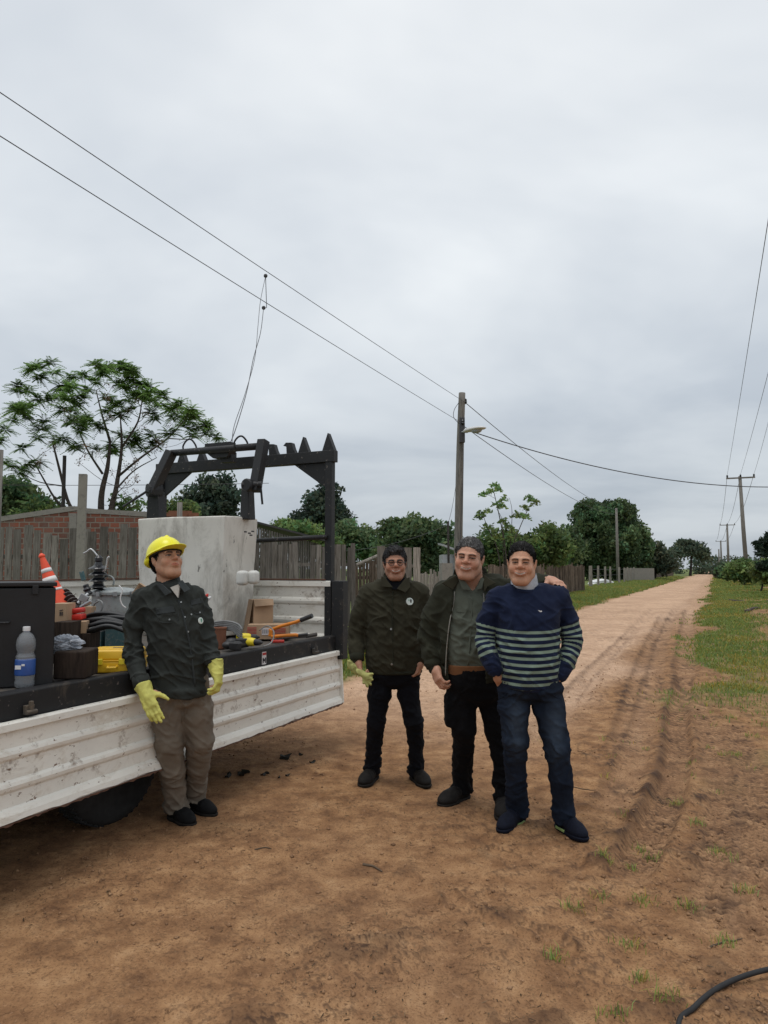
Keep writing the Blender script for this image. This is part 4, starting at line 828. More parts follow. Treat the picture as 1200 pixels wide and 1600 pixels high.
for q in tips:      # each tuft is a dome of pinnate fronds
    nf = r.integers(18, 28); cl = r.uniform(.55, 1.3)
    for k in range(nf):
        an, el = r.uniform(0, 2*np.pi), r.uniform(-.45, 1.0); d = A_([math.cos(an)*math.cos(el), math.sin(an)*math.cos(el), math.sin(el)]); Lf = r.uniform(.14, .37); s = nrm(np.cross(d, [0, 0, 1]))
        for j in range(8):
            t = (j+1)/8; c_ = q+d*Lf*t-A_([0, 0, .16*Lf*t*t*2]); w = .105*(1-.45*t)
            for sg in (-1, 1):
                e = nrm(s*sg+d*.55+A_([0, 0, -.25])); f = nrm(np.cross(e, [0, 0, 1.]))*.021; Vs += [c_, c_+e*w*.5+f, c_+e*w, c_+e*w*.5-f]
                tn = cl*r.uniform(.7, 1.25); Ts += [(tn*1.05, tn, tn*.9)]*4
npmesh('crown', A_(Vs), np.arange(len(Vs)).reshape(-1, 4), 'leaf_chinaberry', root, tone=A_(Ts))
V, F, T_ = leaves(ber, 26, (.10, .10, .12), .028, 11, tone=(.6, 1.5)); npmesh('dry_berries', V, F, 'leaf_dry', root, tone=T_)

def std_tree(name, label, cat, D, trunk_u, L_, n, per, spread, size, leaf, bark='bark_dark', seed=1, depth=1.0, trunk_r=.2, group=None, shell=.5, twigs=True, **lk):
    tips = lobes(pxlobes(L_, D, depth), n, seed, shell); b = gp(trunk_u, D); top = P(L_[0][0], L_[0][1], D)
    b[2] = -.05; lf = dict(n=per, spread=spread, size=size); lf.update(lk)
    return tree(name, label, cat, [([b, b*.6+top*.4+A_([.1, 0, 0]), top], trunk_r, trunk_r*.35)], tips, lf, bark, leaf, group, seed, r0=.06, rt=.012, seg=D*.04, n=5)
std_tree('bushy_tree', 'dark green bushy tree low at the left edge behind the brick wall', 'tree', 19, 30, [(30, 790, 32, 32), (60, 805, 35, 22), (10, 775, 22, 30)], 46, 130, (.38, .38, .34), .10, 'leaf_dark', seed=21, clump=.5)
std_tree('leafy_shrub', 'light green wispy shrub rising over the brick wall below the tall sparse tree', 'shrub', 17.5, 75, [(75, 815, 40, 26), (45, 800, 22, 22), (200, 790, 26, 14)], 40, 50, (.3, .3, .28), .075, 'leaf_mid', 'bark', seed=22, trunk_r=.05)
std_tree('eucalyptus_tree', 'dark eucalyptus with open crown seen through the overhead frame', 'tree', 38, 330, [(335, 765, 20, 22), (300, 775, 15, 14), (355, 780, 20, 16), (330, 800, 38, 14), (345, 752, 12, 10)], 60, 120, (.62, .6, .5), .16, 'leaf_eucalyptus', seed=23, clump=.45)
std_tree('leafy_shrub', 'green shrub low behind the white tank beside the brick pile', 'shrub', 24, 285, [(285, 800, 26, 14), (262, 805, 14, 10)], 22, 110, (.35, .35, .3), .11, 'leaf_mid', seed=24, trunk_r=.06)
std_tree('eucalyptus_tree', 'tall dark eucalyptus rising behind the shed roof left of the frame post', 'tree', 42, 508, [(508, 800, 26, 24), (500, 785, 16, 16), (515, 770, 8, 10), (528, 805, 14, 12), (482, 812, 18, 12)], 70, 130, (.7, .7, .6), .17, 'leaf_eucalyptus', seed=25, clump=.5)
std_tree('leafy_tree', 'light green rounded tree behind the shed roof, below the tall eucalyptus', 'tree', 30, 470, [(470, 838, 38, 18), (445, 832, 16, 12), (500, 850, 30, 16)], 60, 130, (.5, .5, .42), .13, 'leaf_mid', seed=26, clump=.5)
std_tree('leafy_tree', 'mid green rounded tree between the frame post and the man with glasses', 'tree', 32, 550, [(550, 842, 34, 26), (530, 850, 20, 20), (572, 852, 18, 16)], 70, 140, (.5, .5, .45), .13, 'leaf_dark', seed=27, clump=.5, tone=(.8, 1.9))
std_tree('leafy_tree', 'big dark green tree behind the boards between the man with glasses and the lamp pole', 'tree', 27, 650, [(652, 855, 52, 38), (620, 850, 28, 30), (690, 845, 16, 26), (650, 830, 36, 18), (690, 875, 12, 22), (612, 828, 12, 12)], 130, 150, (.48, .48, .42), .12, 'leaf_dark', seed=28, clump=.45)
std_tree('leafy_tree', 'olive green bushy tree between the two right men, behind the thin stemmed shrub', 'tree', 33, 790, [(795, 862, 34, 34), (828, 865, 30, 30), (760, 862, 18, 22), (860, 850, 22, 30)], 110, 130, (.55, .55, .5), .13, 'leaf_mid', seed=29, clump=.45, tone=(.4, 1.1))
std_tree('leafy_tree', 'dark green tree just left of the big round tree, above the stake fence', 'tree', 48, 862, [(862, 850, 24, 28), (885, 850, 18, 26), (845, 862, 14, 20)], 70, 120, (.75, .75, .65), .18, 'leaf_dark', seed=30, clump=.5, tone=(.5, 1.4))
std_tree('shade_tree', 'large round dark green tree by the left side of the road', 'tree', 88, 945, [(945, 850, 58, 52), (945, 815, 40, 30), (905, 860, 30, 40), (985, 860, 26, 40), (925, 800, 22, 14), (968, 806, 22, 16), (1000, 870, 12, 26), (880, 870, 16, 28)], 360, 200, (1.15, 1.15, 1.0), .28, 'leaf_dark', seed=31, clump=.45, trunk_r=.35, shell=.7, tone=(.5, 1.35))
# thin shrub with umbrella tufts (cassava like) beyond the boards
Dk = 29.0; r = np.random.default_rng(44)
kp = [(770, 755), (765, 765), (778, 762), (757, 768), (752, 800), (762, 797), (775, 783), (785, 788), (790, 775), (748, 804), (832, 778), (838, 783), (826, 774), (817, 790), (812, 803), (806, 800), (822, 806), (785, 812), (795, 818), (765, 820), (758, 830), (805, 825), (800, 838), (780, 835)]
tips = [P(u+r.normal(0, 1.5), v+r.normal(0, 1), Dk+r.uniform(-.7, .7)) for u, v in kp]; kb = gp(792, Dk)
root = empty('cassava_shrub', kb, 'tall thin stemmed shrub with drooping pale green tufts against the sky', 'shrub')
grow([([kb, P(790, 862, Dk), P(782, 815, Dk), P(772, 770, Dk)], .035, .014), ([kb+A_([.1, 0, 0]), P(800, 862, Dk), P(812, 825, Dk), P(830, 785, Dk)], .03, .012), ([kb+A_([-.1, 0, 0]), P(778, 862, Dk), P(762, 825, Dk), P(755, 805, Dk)], .03, .01), ([kb+A_([.05, .1, 0]), P(798, 850, Dk+.2), P(800, 800, Dk+.2), P(796, 778, Dk+.2)], .02, .006), ([kb+A_([-.02, .1, 0]), P(786, 850, Dk+.3), P(784, 812, Dk+.3), P(776, 795, Dk+.3)], .02, .006)], tips, 6, r0=.03, rt=.006).build('stems', 'bark', root, smooth=True)
V, F, T_ = leaves(tips, 46, (.24, .24, .10), .105, 45, flat=.3, droop=.2, tone=(.9, 1.6)); npmesh('foliage', V, F, 'leaf_mid', root, tone=T_)
std_tree('young_tree', 'small yellow green sapling over the stake fence beside the striped sweater man', 'tree', 40, 872, [(872, 872, 20, 12), (890, 862, 10, 10)], 26, 40, (.4, .4, .3), .12, 'leaf_bright', 'bark', seed=33, trunk_r=.05)
# far trees along the road
std_tree('umbrella_tree', 'wide flat crowned tree at the far end of the road', 'tree', 150, 1078, [(1080, 858, 22, 10), (1062, 862, 16, 9), (1095, 866, 12, 8), (1070, 850, 12, 5)], 80, 70, (1.3, 1.3, .8), .45, 'leaf_far', seed=34, trunk_r=.35, shell=.3)
std_tree('leafy_tree', 'dark small tree right behind the street side pole by the round tree', 'tree', 90, 1022, [(1024, 868, 14, 20), (1036, 880, 14, 12)], 60, 90, (1.0, 1.0, .9), .3, 'leaf_far', seed=36, trunk_r=.2)
pr_ = empty('palm_tree', gp(1043, 125), 'dark shaggy palm between the round tree and the flat crowned tree', 'palm'); m = M(); m.tube([gp(1043, 125), P(1043, 868, 125)], [.25, .2], 8); m.build('trunk', 'bark_dark', pr_)
pc = P(1043, 865, 125); Vs, Ts = [], []
for k in range(46):
    an, el = r.uniform(0, 6.28), r.uniform(-.9, 1.2); d = A_([math.cos(an)*math.cos(el), math.sin(an)*math.cos(el), math.sin(el)]); s = nrm(np.cross(d, [0, 0, 1]))
    for j in range(9):
        t = j/8; c_ = pc+d*2.2*t-A_([0, 0, 1.1*t*t]); w = .5*(1-t*.6)
        for sg in (-1, 1): e = s*sg*w+d*.3-A_([0, 0, .2]); Vs += [c_, c_+e*.5+d*.07, c_+e, c_+e*.5-d*.07]; tn = r.uniform(.5, 1.2); Ts += [(tn, tn, tn)]*4
npmesh('crown', A_(Vs), np.arange(len(Vs)).reshape(-1, 4), 'leaf_far', pr_, tone=A_(Ts))
# far wood on the horizon and shrub belts
def belt(name, label, pts, hh, per, size, leaf, seed, wd=3.0, step=1.5):
    r = np.random.default_rng(seed); c_ = []
    for a, b in zip(pts[:-1], pts[1:]):
        a, b = A_(a), A_(b); n = int(np.linalg.norm(b-a)/step)+1
        for t in np.linspace(0, 1, n):
            q = a+(b-a)*t; h = hh*(.65+.7*vnoise(A_([q[0]*.12, q[1]*.12, seed]))); 
            for z in np.arange(.3, h, step*.8): c_.append([q[0]+r.normal(0, wd/3), q[1]+r.normal(0, wd/2), z])
    V, F, T_ = leaves(c_, per, (step*.9, step*.9, step*.7), size, seed, clump=.5); return tag(npmesh(name, V, F, leaf, tone=T_), label, 'trees', kind='stuff')
belt('far_wood', 'dark line of far woodland on the horizon at the end of the road', [(60, 175), (84, 190), (110, 205)], 5.0, 60, .55, 'leaf_far', 50, 6, 2.2)
belt('far_wood', 'distant tree line behind the houses on the left', [(-110, 120), (-40, 130), (10, 120), (55, 150)], 6.5, 40, .6, 'leaf_far', 51, 6, 2.4)
# right side shrubs and dark pine
for i, (u, D, L_, lf, sd_, lb) in enumerate(((1160, 60, [(1164, 893, 20, 12), (1150, 893, 10, 9)], 'leaf_mid', 60, 'green bushes on the right verge around the second wooden pole'), (1185, 45, [(1192, 895, 20, 12), (1210, 890, 26, 20)], 'leaf_mid', 61, 'taller green bush at the right edge behind the low board fence'), (1134, 95, [(1132, 892, 10, 6)], 'leaf_far', 62, 'small far bush left of the furthest poles'), (1146, 75, [(1142, 893, 12, 8), (1154, 890, 10, 10)], 'leaf_dark', 63, 'dark low bush between the far poles and the near one'))):
    std_tree('bush', lb, 'bush', D, u, L_, 40, 110, (D*.012, D*.012, D*.009), D*.0034, lf, seed=sd_, trunk_r=.08, clump=.5)
std_tree('pine_tree', 'dark pine bough reaching in at the right edge', 'pine', 38, 1225, [(1208, 850, 18, 12), (1202, 868, 14, 5), (1215, 838, 14, 10), (1204, 882, 16, 6)], 40, 140, (.45, .45, .2), .10, 'leaf_pine', seed=64, trunk_r=.15, elong=3.2)

# ------------------------------------------------------------------ brick house, fences, shed, posts
house = empty('brick_house', gp(120, 15.5), 'low unplastered hollow brick house without roof behind the grey boards', 'house')
def wallpoly(name, pts, D, th, mat, parent, yaw=0, tone=1.0):
    q = [P(u, v, D) for u, v in pts]; m = M(); m.prism([[p[0], D, max(p[2], 0)] for p in q], A_([0, th, 0])); o = m.build(name, mat, parent); return o
wallpoly('wall', [(-120, 1020), (-120, 828), (10, 806), (108, 794), (122, 794), (122, 1020)], 15.5, .15, 'brick', house)
wallpoly('wall', [(123, 1020), (123, 793), (160, 796), (240, 800), (240, 1020)], 15.62, .15, 'brick', house)
wallpoly('pillar', [(108, 1020), (108, 802), (119, 802), (119, 1020)], 15.42, .1, 'concrete', house)
wallpoly('coping', [(122, 802), (122, 793), (160, 796), (240, 800), (240, 808), (160, 803)], 15.60, .18, 'concrete', house)
wallpoly('coping', [(-120, 832), (-120, 825), (108, 791), (122, 791), (122, 797)], 15.48, .18, 'concrete', house)
m = M()
for i in range(5): m.box(P(262+i*10, 806-(i % 2)*3, 14.6), (.2, .15, .12), rz(.1*i))
for i in range(4): m.box(P(266+i*11, 812, 14.6), (.2, .15, .12), rz(-.1*i))
a = P(270, 817, 14.6); m.box(A_([a[0]+.15, 14.6, a[2]/2]), (.75, .2, a[2]))
single(m, 'brick_pile', 'terracotta', 'stack of orange hollow bricks showing over the white tank', 'bricks')
def fence(name, label, segs, mat, seed, group=None, cat='fence', wpx=9, gap=.12, rail=True, th=.02, base=0.0, jag=.05, round_=False):
    """segs: list of (u0, v0top, D0, u1, v1top, D1); upright boards with uneven tops"""
    r = np.random.default_rng(seed); s0 = segs[0]; root = empty(name, gp((s0[0]+s0[3])/2, s0[2]), label, cat, group); m = M(); rails = []
    for (u0, v0, D0_, u1, v1, D1_) in segs:
        a, b = P(u0, v0, D0_), P(u1, v1, D1_); L_ = np.hypot(*(b-a)[:2]); w = wpx; n = max(1, int(L_/w)); d = (b-a)/n; yaw = math.atan2(d[1], d[0])
        for i in range(n):
            c_ = a+d*(i+.5); h = c_[2]+r.normal(0, jag)-base; ww = w*(1-gap*r.uniform(.2, 2)); R_ = rz(yaw+r.normal(0, .04))@ry(r.normal(0, .018)); tn = r.uniform(.6, 1.35)
            if r.uniform() < .03: continue
            if round_: m.tube([[c_[0], c_[1]+r.normal(0, .02), base], [c_[0]+r.normal(0, .03), c_[1], base+h]], [ww*.5, ww*.42], 7, tone=tn)
            else: m.box([c_[0], c_[1]+r.normal(0, .006), base+h/2], (ww, th, h), R_, tn)
        if rail:
            for f in (.25, .8): rails.append(M().box([(a[0]+b[0])/2, (a[1]+b[1])/2+.05, base+(a[2]+b[2])/2*f], (L_, .05, .07), rz(yaw), .9))
    m.build('boards', mat, root)
    for ml in rails: ml.build('rail', mat, root)
    return root
fence('board_fence', 'weathered grey upright board fence behind the truck, left part by the brick house', [(-130, 832, 12.6, 64, 828, 12.6), (64, 838, 12.62, 110, 836, 12.62), (110, 830, 12.6, 140, 827, 12.6), (140, 824, 12.55, 216, 820, 12.5)], 'fence_wood', 70, wpx=.155, th=.022, jag=.05)
fence('board_fence', 'tall grey upright board fence between the white tank and the man with glasses', [(396, 846, 13.6, 556, 853, 15.2)], 'fence_wood', 71, wpx=.125, jag=.03)
fence('plank_gate', 'dark low plank gate with a slanted top rail between the board fences', [(556, 884, 15.6, 590, 872, 15.8)], 'stake_wood', 72, wpx=.07, cat='gate', jag=.03)
m = M(); a, b = P(552, 885, 15.4), P(592, 868, 15.6); m.cyl(a, b, .04, n=8); single(m, 'slanted_rail', 'fence_wood_pale', 'pale slanted timber lying across the top of the dark plank gate', 'timber')
fence('board_fence', 'tall pale board fence just behind the man with glasses', [(588, 851, 15.0, 657, 858, 15.6)], 'fence_wood_pale', 73, wpx=.20, jag=.02)
fence('picket_fence', 'low pale picket fence right of the man with glasses', [(656, 897, 17.5, 700, 897, 19.5)], 'fence_wood_pale', 74, wpx=.12, jag=.06, gap=.3)
fence('board_fence', 'low dark fence strip seen between the two men on the right', [(745, 884, 23, 850, 884, 28)], 'stake_wood', 75, wpx=.14, jag=.05)
fence('stake_fence', 'rustic dark stake fence on the roadside right of the striped sweater', [(843, 882, 37, 912, 884, 45)], 'stake_wood', 76, wpx=.13, jag=.07, gap=.2, round_=True)
fence('board_fence', 'far brown board fence on the left verge near the end of the road', [(1003, 884, 88, 1052, 890, 118)], 'stake_wood', 77, wpx=.35, jag=.15)
fence('board_fence', 'pale short board fence at the right edge of the picture', [(1187, 892, 72, 1225, 888, 60)], 'fence_wood_pale', 78, wpx=.3, jag=.06)
m = M(); q0 = P(998, 888, 80); m.box([q0[0], 80, .8], (3.4, .15, 1.6)); single(m, 'sheet_fence', 'concrete', 'short corrugated grey sheet by the row of fence posts', 'fence')
# wire fence posts in a row beside the road
post0 = None
for i, (u, v, D) in enumerate(((922, 884, 54), (934, 884, 58), (945, 885, 61), (953, 885, 64), (967, 886, 67), (975, 887, 71), (980, 886, 74), (985, 887, 77), (990, 886, 80))):
    t_ = P(u, v, D)
    m = M(); m.tube([[t_[0], t_[1], -.1], [t_[0]+.03, t_[1], t_[2]]], [.15, .13] if i == 0 else [.10, .085], 8)
    tag(m.build('fence_post', 'fence_wood_pale', None, [t_[0], t_[1], 0]), 'stout leaning fence post nearest the stake fence' if i == 0 else ('second', 'third', 'fourth', 'fifth', 'sixth', 'seventh', 'eighth', 'last')[i-1]+' post of the wire fence row counted from the stake fence', 'post', 'posts of the wire fence')
m = M()
for z in (.5, 1.0, 1.5): m.tube([P(922, 888, 54)*A_([1, 1, 0])+A_([0, 0, z]), P(990, 888, 80)*A_([1, 1, 0])+A_([0, 0, z])], .014, 4)
tag(m.build('fence_wire', 'wire'), 'thin strands of wire strung along the row of fence posts', 'wire')
m = M(); q = P(944, 897, 66); q[2] = 0; m.prism([q+A_([-1.0, 0, .0]), q+A_([1.0, 0, 0]), q+A_([.9, 0, .35]), q+A_([.1, 0, .6]), q+A_([-.8, 0, .4])], A_([0, 2.2, 0])); single(m, 'white_tarp', 'cap_white', 'small white covered heap behind the wire fence posts', 'tarp', bevel=.1)
# concrete posts and thin poles
def stick_(name, mat, u, v, D, r0, r1, label, cat, group=None, dx=0, sq=False):
    t_ = P(u, v, D); m = M(); b = [t_[0]+dx, t_[1], -.1]
    if sq: m.box([t_[0], t_[1], t_[2]/2], (r0*2, r0*1.7, t_[2]), rz(.2), taper=.9)
    else: m.tube([b, [(b[0]+t_[0])/2+.01, t_[1], t_[2]/2], t_], [r0, (r0+r1)/2, r1], 10)
    return tag(m.build(name, mat, None, [b[0], b[1], 0], smooth=not sq), label, cat, group)
stick_('concrete_post', 'concrete', 130, 741, 11.6, .067, 0, 'tall square concrete post standing before the brick house', 'post', sq=True)
stick_('wooden_post', 'pole_wood', 1, 703, 11.8, .05, .045, 'thin post at the very left edge of the picture', 'post')
stick_('thin_pole', 'bark_dark', 101, 712, 16.2, .05, .04, 'thin straight pole among the limbs of the sparse tree', 'pole')
stick_('thin_pole', 'pole_wood', 281, 785, 13.8, .055, .05, 'short grey post top above the tank by the brick pile', 'pole')
stick_('concrete_post', 'concrete', 697, 880, 16.5, .14, 0, 'thick pale post with blunt top left of the lamp pole', 'post', sq=True)
stick_('meter_pole', 'bark_dark', 700, 815, 19.0, .035, .03, 'thin dark service pole just left of the lamp pole', 'pole')
stick_('thin_pole', 'concrete', 376, 820, 13.5, .05, .04, 'pale short pole rising behind the truck frame', 'pole') if 0 else None
# shed
shed = empty('wooden_shed', gp(450, 18.5), 'grey wooden shed with sloping dark roof behind the board fence', 'shed')
a, b = P(398, 819, 18), P(497, 846, 20); m = M(); n = 26
for i in range(n):
    t0, t1 = i/n, (i+1)/n; p0, p1 = a+(b-a)*t0, a+(b-a)*t1; tn = .6+.5*vnoise(A_([i*1.7, 0, 0])); m.box([(p0[0]+p1[0])/2, (p0[1]+p1[1])/2, (p0[2]+p1[2])/4-.03], ((p1-p0)[0]*.97, .03, (p0[2]+p1[2])/2-.06), rz(math.atan2((b-a)[1], (b-a)[0])), tn)
m.build('wall', 'fence_wood', shed)
m = M(); e0, e1 = a+A_([-.25, -.25, .10]), b+A_([.35, -.05, -.03]); bk = A_([-1.6, 3.4, 0.3]); 
m.prism([e0, e1, e1+bk, e0+bk], A_([0, 0, .05])); m.build('roof', 'dark_tin', shed)
m = M(); m.box(P(389, 846, 17.4), (.5, .03, .5)); m.build('patch_sheet', 'tin', shed) if 0 else None
# tin roof bit near the lamp pole
m = M(); a, b = P(692, 853, 21), P(716, 862, 21); m.prism([a, b, b+A_([0, 2, .1]), a+A_([0, 2, .1])], A_([0, 0, .06])); m.box([(a[0]+b[0])/2-.02, 21.8, 1.0], (.42, 1.2, 2.0)); single(m, 'small_hut', 'tin', 'small hut with pale tin roof behind the thick post near the lamp pole', 'hut')
# utility poles
def insul(m, p, s=1.0): m.lathe(p, [(.012*s, 0), (.03*s, .02*s), (.05*s, .05*s), (.035*s, .08*s), (.045*s, .11*s), (.02*s, .14*s)], n=10)
lp = P(722, 614, 21); lb_ = P(713, 888, 21); lb_[2] = -.1
lamp = empty('lamp_pole', [lb_[0], 21, 0], 'grey wooden utility pole with a street lamp head near its top', 'pole')
m = M(); pts = [lb_, lb_*.5+P(719, 700, 21)*.5, P(719, 700, 21), lp]; m.tube(spline(pts, 5), list(np.linspace(.135, .10, 16)), 14); m.build('pole', 'pole_wood', lamp, smooth=True)
m = M(); m.box(P(722, 672, 20.85), (.16, .1, .75)); m.build('bracket', 'wire', lamp, bevel=.01)
m = M(); m.tube([P(722, 675, 20.8), P(730, 675, 20.6), P(735, 672, 20.4)], .03, 8); m.build('lamp_arm', 'steel', lamp)
a, b = P(726, 674, 20.5), P(757, 668, 19.6); ax = nrm(b-a); sd2 = nrm(np.cross(ax, [0, 0, 1])); up2 = np.cross(sd2, ax); R_ = np.stack([ax, -sd2, up2], 1)
m = M(); L_ = np.linalg.norm(b-a)
ringz = [(0, .05, .05), (.08, .09, .07), (.25, .12, .085), (.55, .16, .08), (.8, .16, .06), (.97, .09, .03), (1, .03, .01)]; V = []
for t, w, h in ringz:
    for k in range(12): th = 2*math.pi*k/12; V.append(a+ax*L_*t+R_[:, 1]*w*math.cos(th)+up2*h*math.sin(th)*(1 if math.sin(th) > 0 else .6))
m.add(V, [(i*12+k, i*12+(k+1) % 12, (i+1)*12+(k+1) % 12, (i+1)*12+k) for i in range(6) for k in range(12)]+[tuple(range(12))[::-1], tuple(72+k for k in range(12))]); lh = m.build('lamp_head', 'lamp_grey', lamp, smooth=True)
m = M(); m.ell(a+ax*L_*.62-up2*.05, (.22, .11, .07), R_); m.build('lamp_glass', 'tin', lh, smooth=True)
wt1, wt2 = P(727, 629, 21.0), P(722, 664, 21.0)
m = M(); m.cyl(P(721, 628, 20.95), wt1, .03); insul(m, wt1-tZ*.05, 1.2); m.build('insulator', 'black_insulator', lamp)
m = M(); m.cyl(P(719, 662, 20.85), wt2+A_([0, -.2, 0]), .03); insul(m, wt2+A_([0, -.2, -.05]), 1.2); m.build('insulator', 'black_insulator', lamp)
m = M(); m.tube(spline([P(717, 629, 20.95), P(710, 640, 20.9), P(709, 652, 20.9), P(717, 662, 20.85)], 6), .009, 5); m.build('jumper', 'wire', lamp)
m = M(); m.tube(spline([P(722, 690, 20.85), P(724, 720, 20.85), P(722, 780, 20.85), P(719, 850, 20.85)], 5), .010, 5); m.build('down_lead', 'wire', lamp)
def wire_(name, pts, r_, label, sg=0.3): 
    m = M(); m.tube(pts, r_, 5); return tag(m.build(name, 'wire', None, pts[0]), label, 'wire')
w1e = P(0, 139, 7.4)+(P(0, 139, 7.4)-wt1)*.35; w2e = P(0, 209, 7.3)+(P(0, 209, 7.3)-wt2)*.35
wire_('power_line', sag(wt1, w1e, .05, 40), .0062, 'upper of the two overhead lines running from the lamp pole to the upper left')
wire_('power_line', sag(wt2+A_([0, -.2, 0]), w2e, .05, 40), .0062, 'lower of the two overhead lines running from the lamp pole to the upper left')
tp2 = P(963, 795, 74)
wire_('power_line', sag(wt1, tp2-tZ*.1, .55, 40), .012, 'upper thin line leaving the lamp pole towards the far grey pole')
wire_('power_line', sag(wt2, tp2-tZ*.6, .6, 40), .012, 'lower thin line leaving the lamp pole towards the far grey pole')
j1 = P(415, 431, 11.8); j2 = P(412, 481, 11.8); end = P(358, 697, 7.6)
ln1 = sag(j1, end, .5, 40); ln1 = [p+A_([.02*math.sin(i*1.3), 0, 0]) for i, p in enumerate(ln1)]
m = M(); m.tube([j1, j2+A_([.05, 0, 0]), j2], .006, 5); m.tube(spline([j2, P(407, 520, 11), P(396, 560, 10.2), P(386, 610, 9.3), P(370, 665, 8.2), end], 8), .0055, 5); tag(m.build('hanging_lead', 'wire', None, j1), 'thin twisted lead hanging from the overhead lines down to the truck frame', 'wire')
m = M(); m.tube(spline([j1, P(407, 470, 11.6), P(403, 510, 11), P(398, 560, 10.2), P(383, 615, 9.3), P(366, 665, 8.2), end+A_([.03, 0, 0])], 8), .0045, 5); tag(m.build('hanging_lead', 'wire', None, j1), 'second looser strand of the lead hanging over the truck frame', 'wire')
for j in (j1, j2):
    m = M(); m.box(j, (.07, .05, .05), bevel=0) if 0 else m.ell(j, (.035, .03, .035), n=10); tag(m.build('line_clamp', 'wire', None, j), 'small clamp on the upper overhead line' if j is j1 else 'small clamp on the lower overhead line', 'clamp')
wire_('service_cable', sag(P(742, 676, 20.4), P(1330, 752, 27), .75, 40), .016, 'thick black cable sagging from the street lamp to the right edge')
wire_('service_cable', sag(P(719, 700, 20.9), P(700, 818, 19), .3, 20), .006, 'thin cable between the lamp pole and the dark service pole')
wire_('service_cable', sag(P(700, 820, 19), P(520, 862, 17), .15, 20), .006, 'thin cable from the dark service pole over the board fence')
wire_('service_cable', sag(P(0, 758, 15.8), P(420, 755, 15.8), .02, 20), .006, 'thin horizontal cable crossing behind the sparse tree')
# poles beyond
def upole(u, v, D, arm, label, rad=.14, ins=3, dxb=0, mat='pole_wood', group='wooden poles along the right verge'):
    t_ = P(u, v, D); root = empty('utility_pole', [t_[0], D, 0], label, 'pole', group); m = M(); m.tube([[t_[0]+dxb, D, -.1], [t_[0]+dxb*.4, D, t_[2]*.5], t_], [rad*1.25, rad*1.1, rad*.85], 10); m.build('pole', mat, root, smooth=True); tips_ = []
    if arm:
        m = M(); z = t_[2]-.18; ax_ = A_([cR, -sR, 0]); m.box([t_[0], D-.12, z], (arm, .12, .14), rz(-RA)); m.build('crossarm', mat, root)
        for k in np.linspace(-.46, .46, ins): q = A_([t_[0], D-.12, z+.05])+ax_*arm*k; m = M(); insul(m, q, 2.0); m.build('insulator', 'black_insulator', root); tips_.append(q+tZ*.25)
    return tips_
t1 = upole(1156, 744, 68, 2.5, 'wooden pole with a crossarm, nearest on the right verge', .17, dxb=.35)
t2 = upole(1136, 819, 140, 2.8, 'wooden pole with a crossarm, second along the right verge', .2)
t3 = upole(1126, 845, 215, 2.9, 'wooden pole with a crossarm, third along the right verge', .24)
t4 = upole(1123, 858, 180, 0, 'small bare pole just left of the far crossarm poles', .18)
for i in range(3):
    lb = ('left', 'middle', 'right')[i]; d = nrm(t1[i]-t2[i]); vt_ = (330, 575, 655)[i]; q_ = P(1200, vt_, (t1[i][2]-1.59)*F_PX/(888-vt_)*1.01); e = q_+(q_-t1[i])*.5
    wire_('power_line', sag(t1[i], e, .25, 60), .011, lb+' of the three overhead lines rising from the nearest right pole')
    wire_('power_line', sag(t1[i], t2[i], .9, 20), .02, lb+' of the three lines from the nearest to the second right pole')
    wire_('power_line', sag(t2[i], t3[i], .9, 20), .03, lb+' of the three lines from the second to the third right pole')
upole(963, 794, 74, 0, 'tall bare grey pole in front of the big round tree', .13, group=None)
upole(1015, 834, 103, .9, 'lower pole with small arm right of the big round tree', .16, 2, group=None)
wire_('power_line', sag(tp2-tZ*.1, P(1015, 836, 103), .3, 20), .015, 'upper line between the two poles beside the big round tree')

# ------------------------------------------------------------------ hose, sticks and litter on the ground
hp = [A_([.2, 1.2, 0]), A_([.55, 1.7, 0]), A_([.86, 2.1, 0]), G(1060, 1622), G(1085, 1585), G(1118, 1556), G(1160, 1537), G(1215, 1525), G(1290, 1520), A_([2.6, 3.0, 0]), A_([3.6, 2.7, 0])]
hp = spline(hp, 20); m = M(); m.tube([A_([p[0], p[1], .026+.004*math.sin(p[0]*9)]) for p in hp], .0095, 14); tag(m.build('rubber_hose', 'rubber_hose', None, hp[0], smooth=True), 'black rubber hose curving over the dirt at the bottom right corner', 'hose')
def stick(u0, v0, u1, v1, r_, label, mat='twig'):
    a, b = G(u0, v0), G(u1, v1); mid = (a+b)/2+A_([.01, .02, 0]); pts = spline([a, mid, b], 4); m = M(); m.tube([A_([p[0], p[1], gz(p[0], p[1])+r_*.8]) for p in pts], [r_*(1-.5*i/(len(pts)-1)) for i in range(len(pts))], 6); tag(m.build('stick', mat, None, a), label, 'stick')
stick(567, 1351, 597, 1364, .007, 'short dark stick lying on the bare dirt below the man with glasses')
stick(398, 1330, 424, 1328, .004, 'thin twig on the dirt right of the worker\'s shoes')
stick(895, 1229, 930, 1233, .004, 'thin dark twig just right of the jeans'); stick(1010, 1240, 1042, 1249, .004, 'thin twig beside the deep tyre track')
stick(1140, 943, 1205, 948, .06, 'grey log lying across the right verge', 'bark'); stick(1165, 962, 1210, 958, .05, 'second grey log lying just below the other on the right verge', 'bark')
stick(1108, 1478, 1160, 1466, .004, 'thin twig on the dirt above the rubber hose')
r = np.random.default_rng(71)
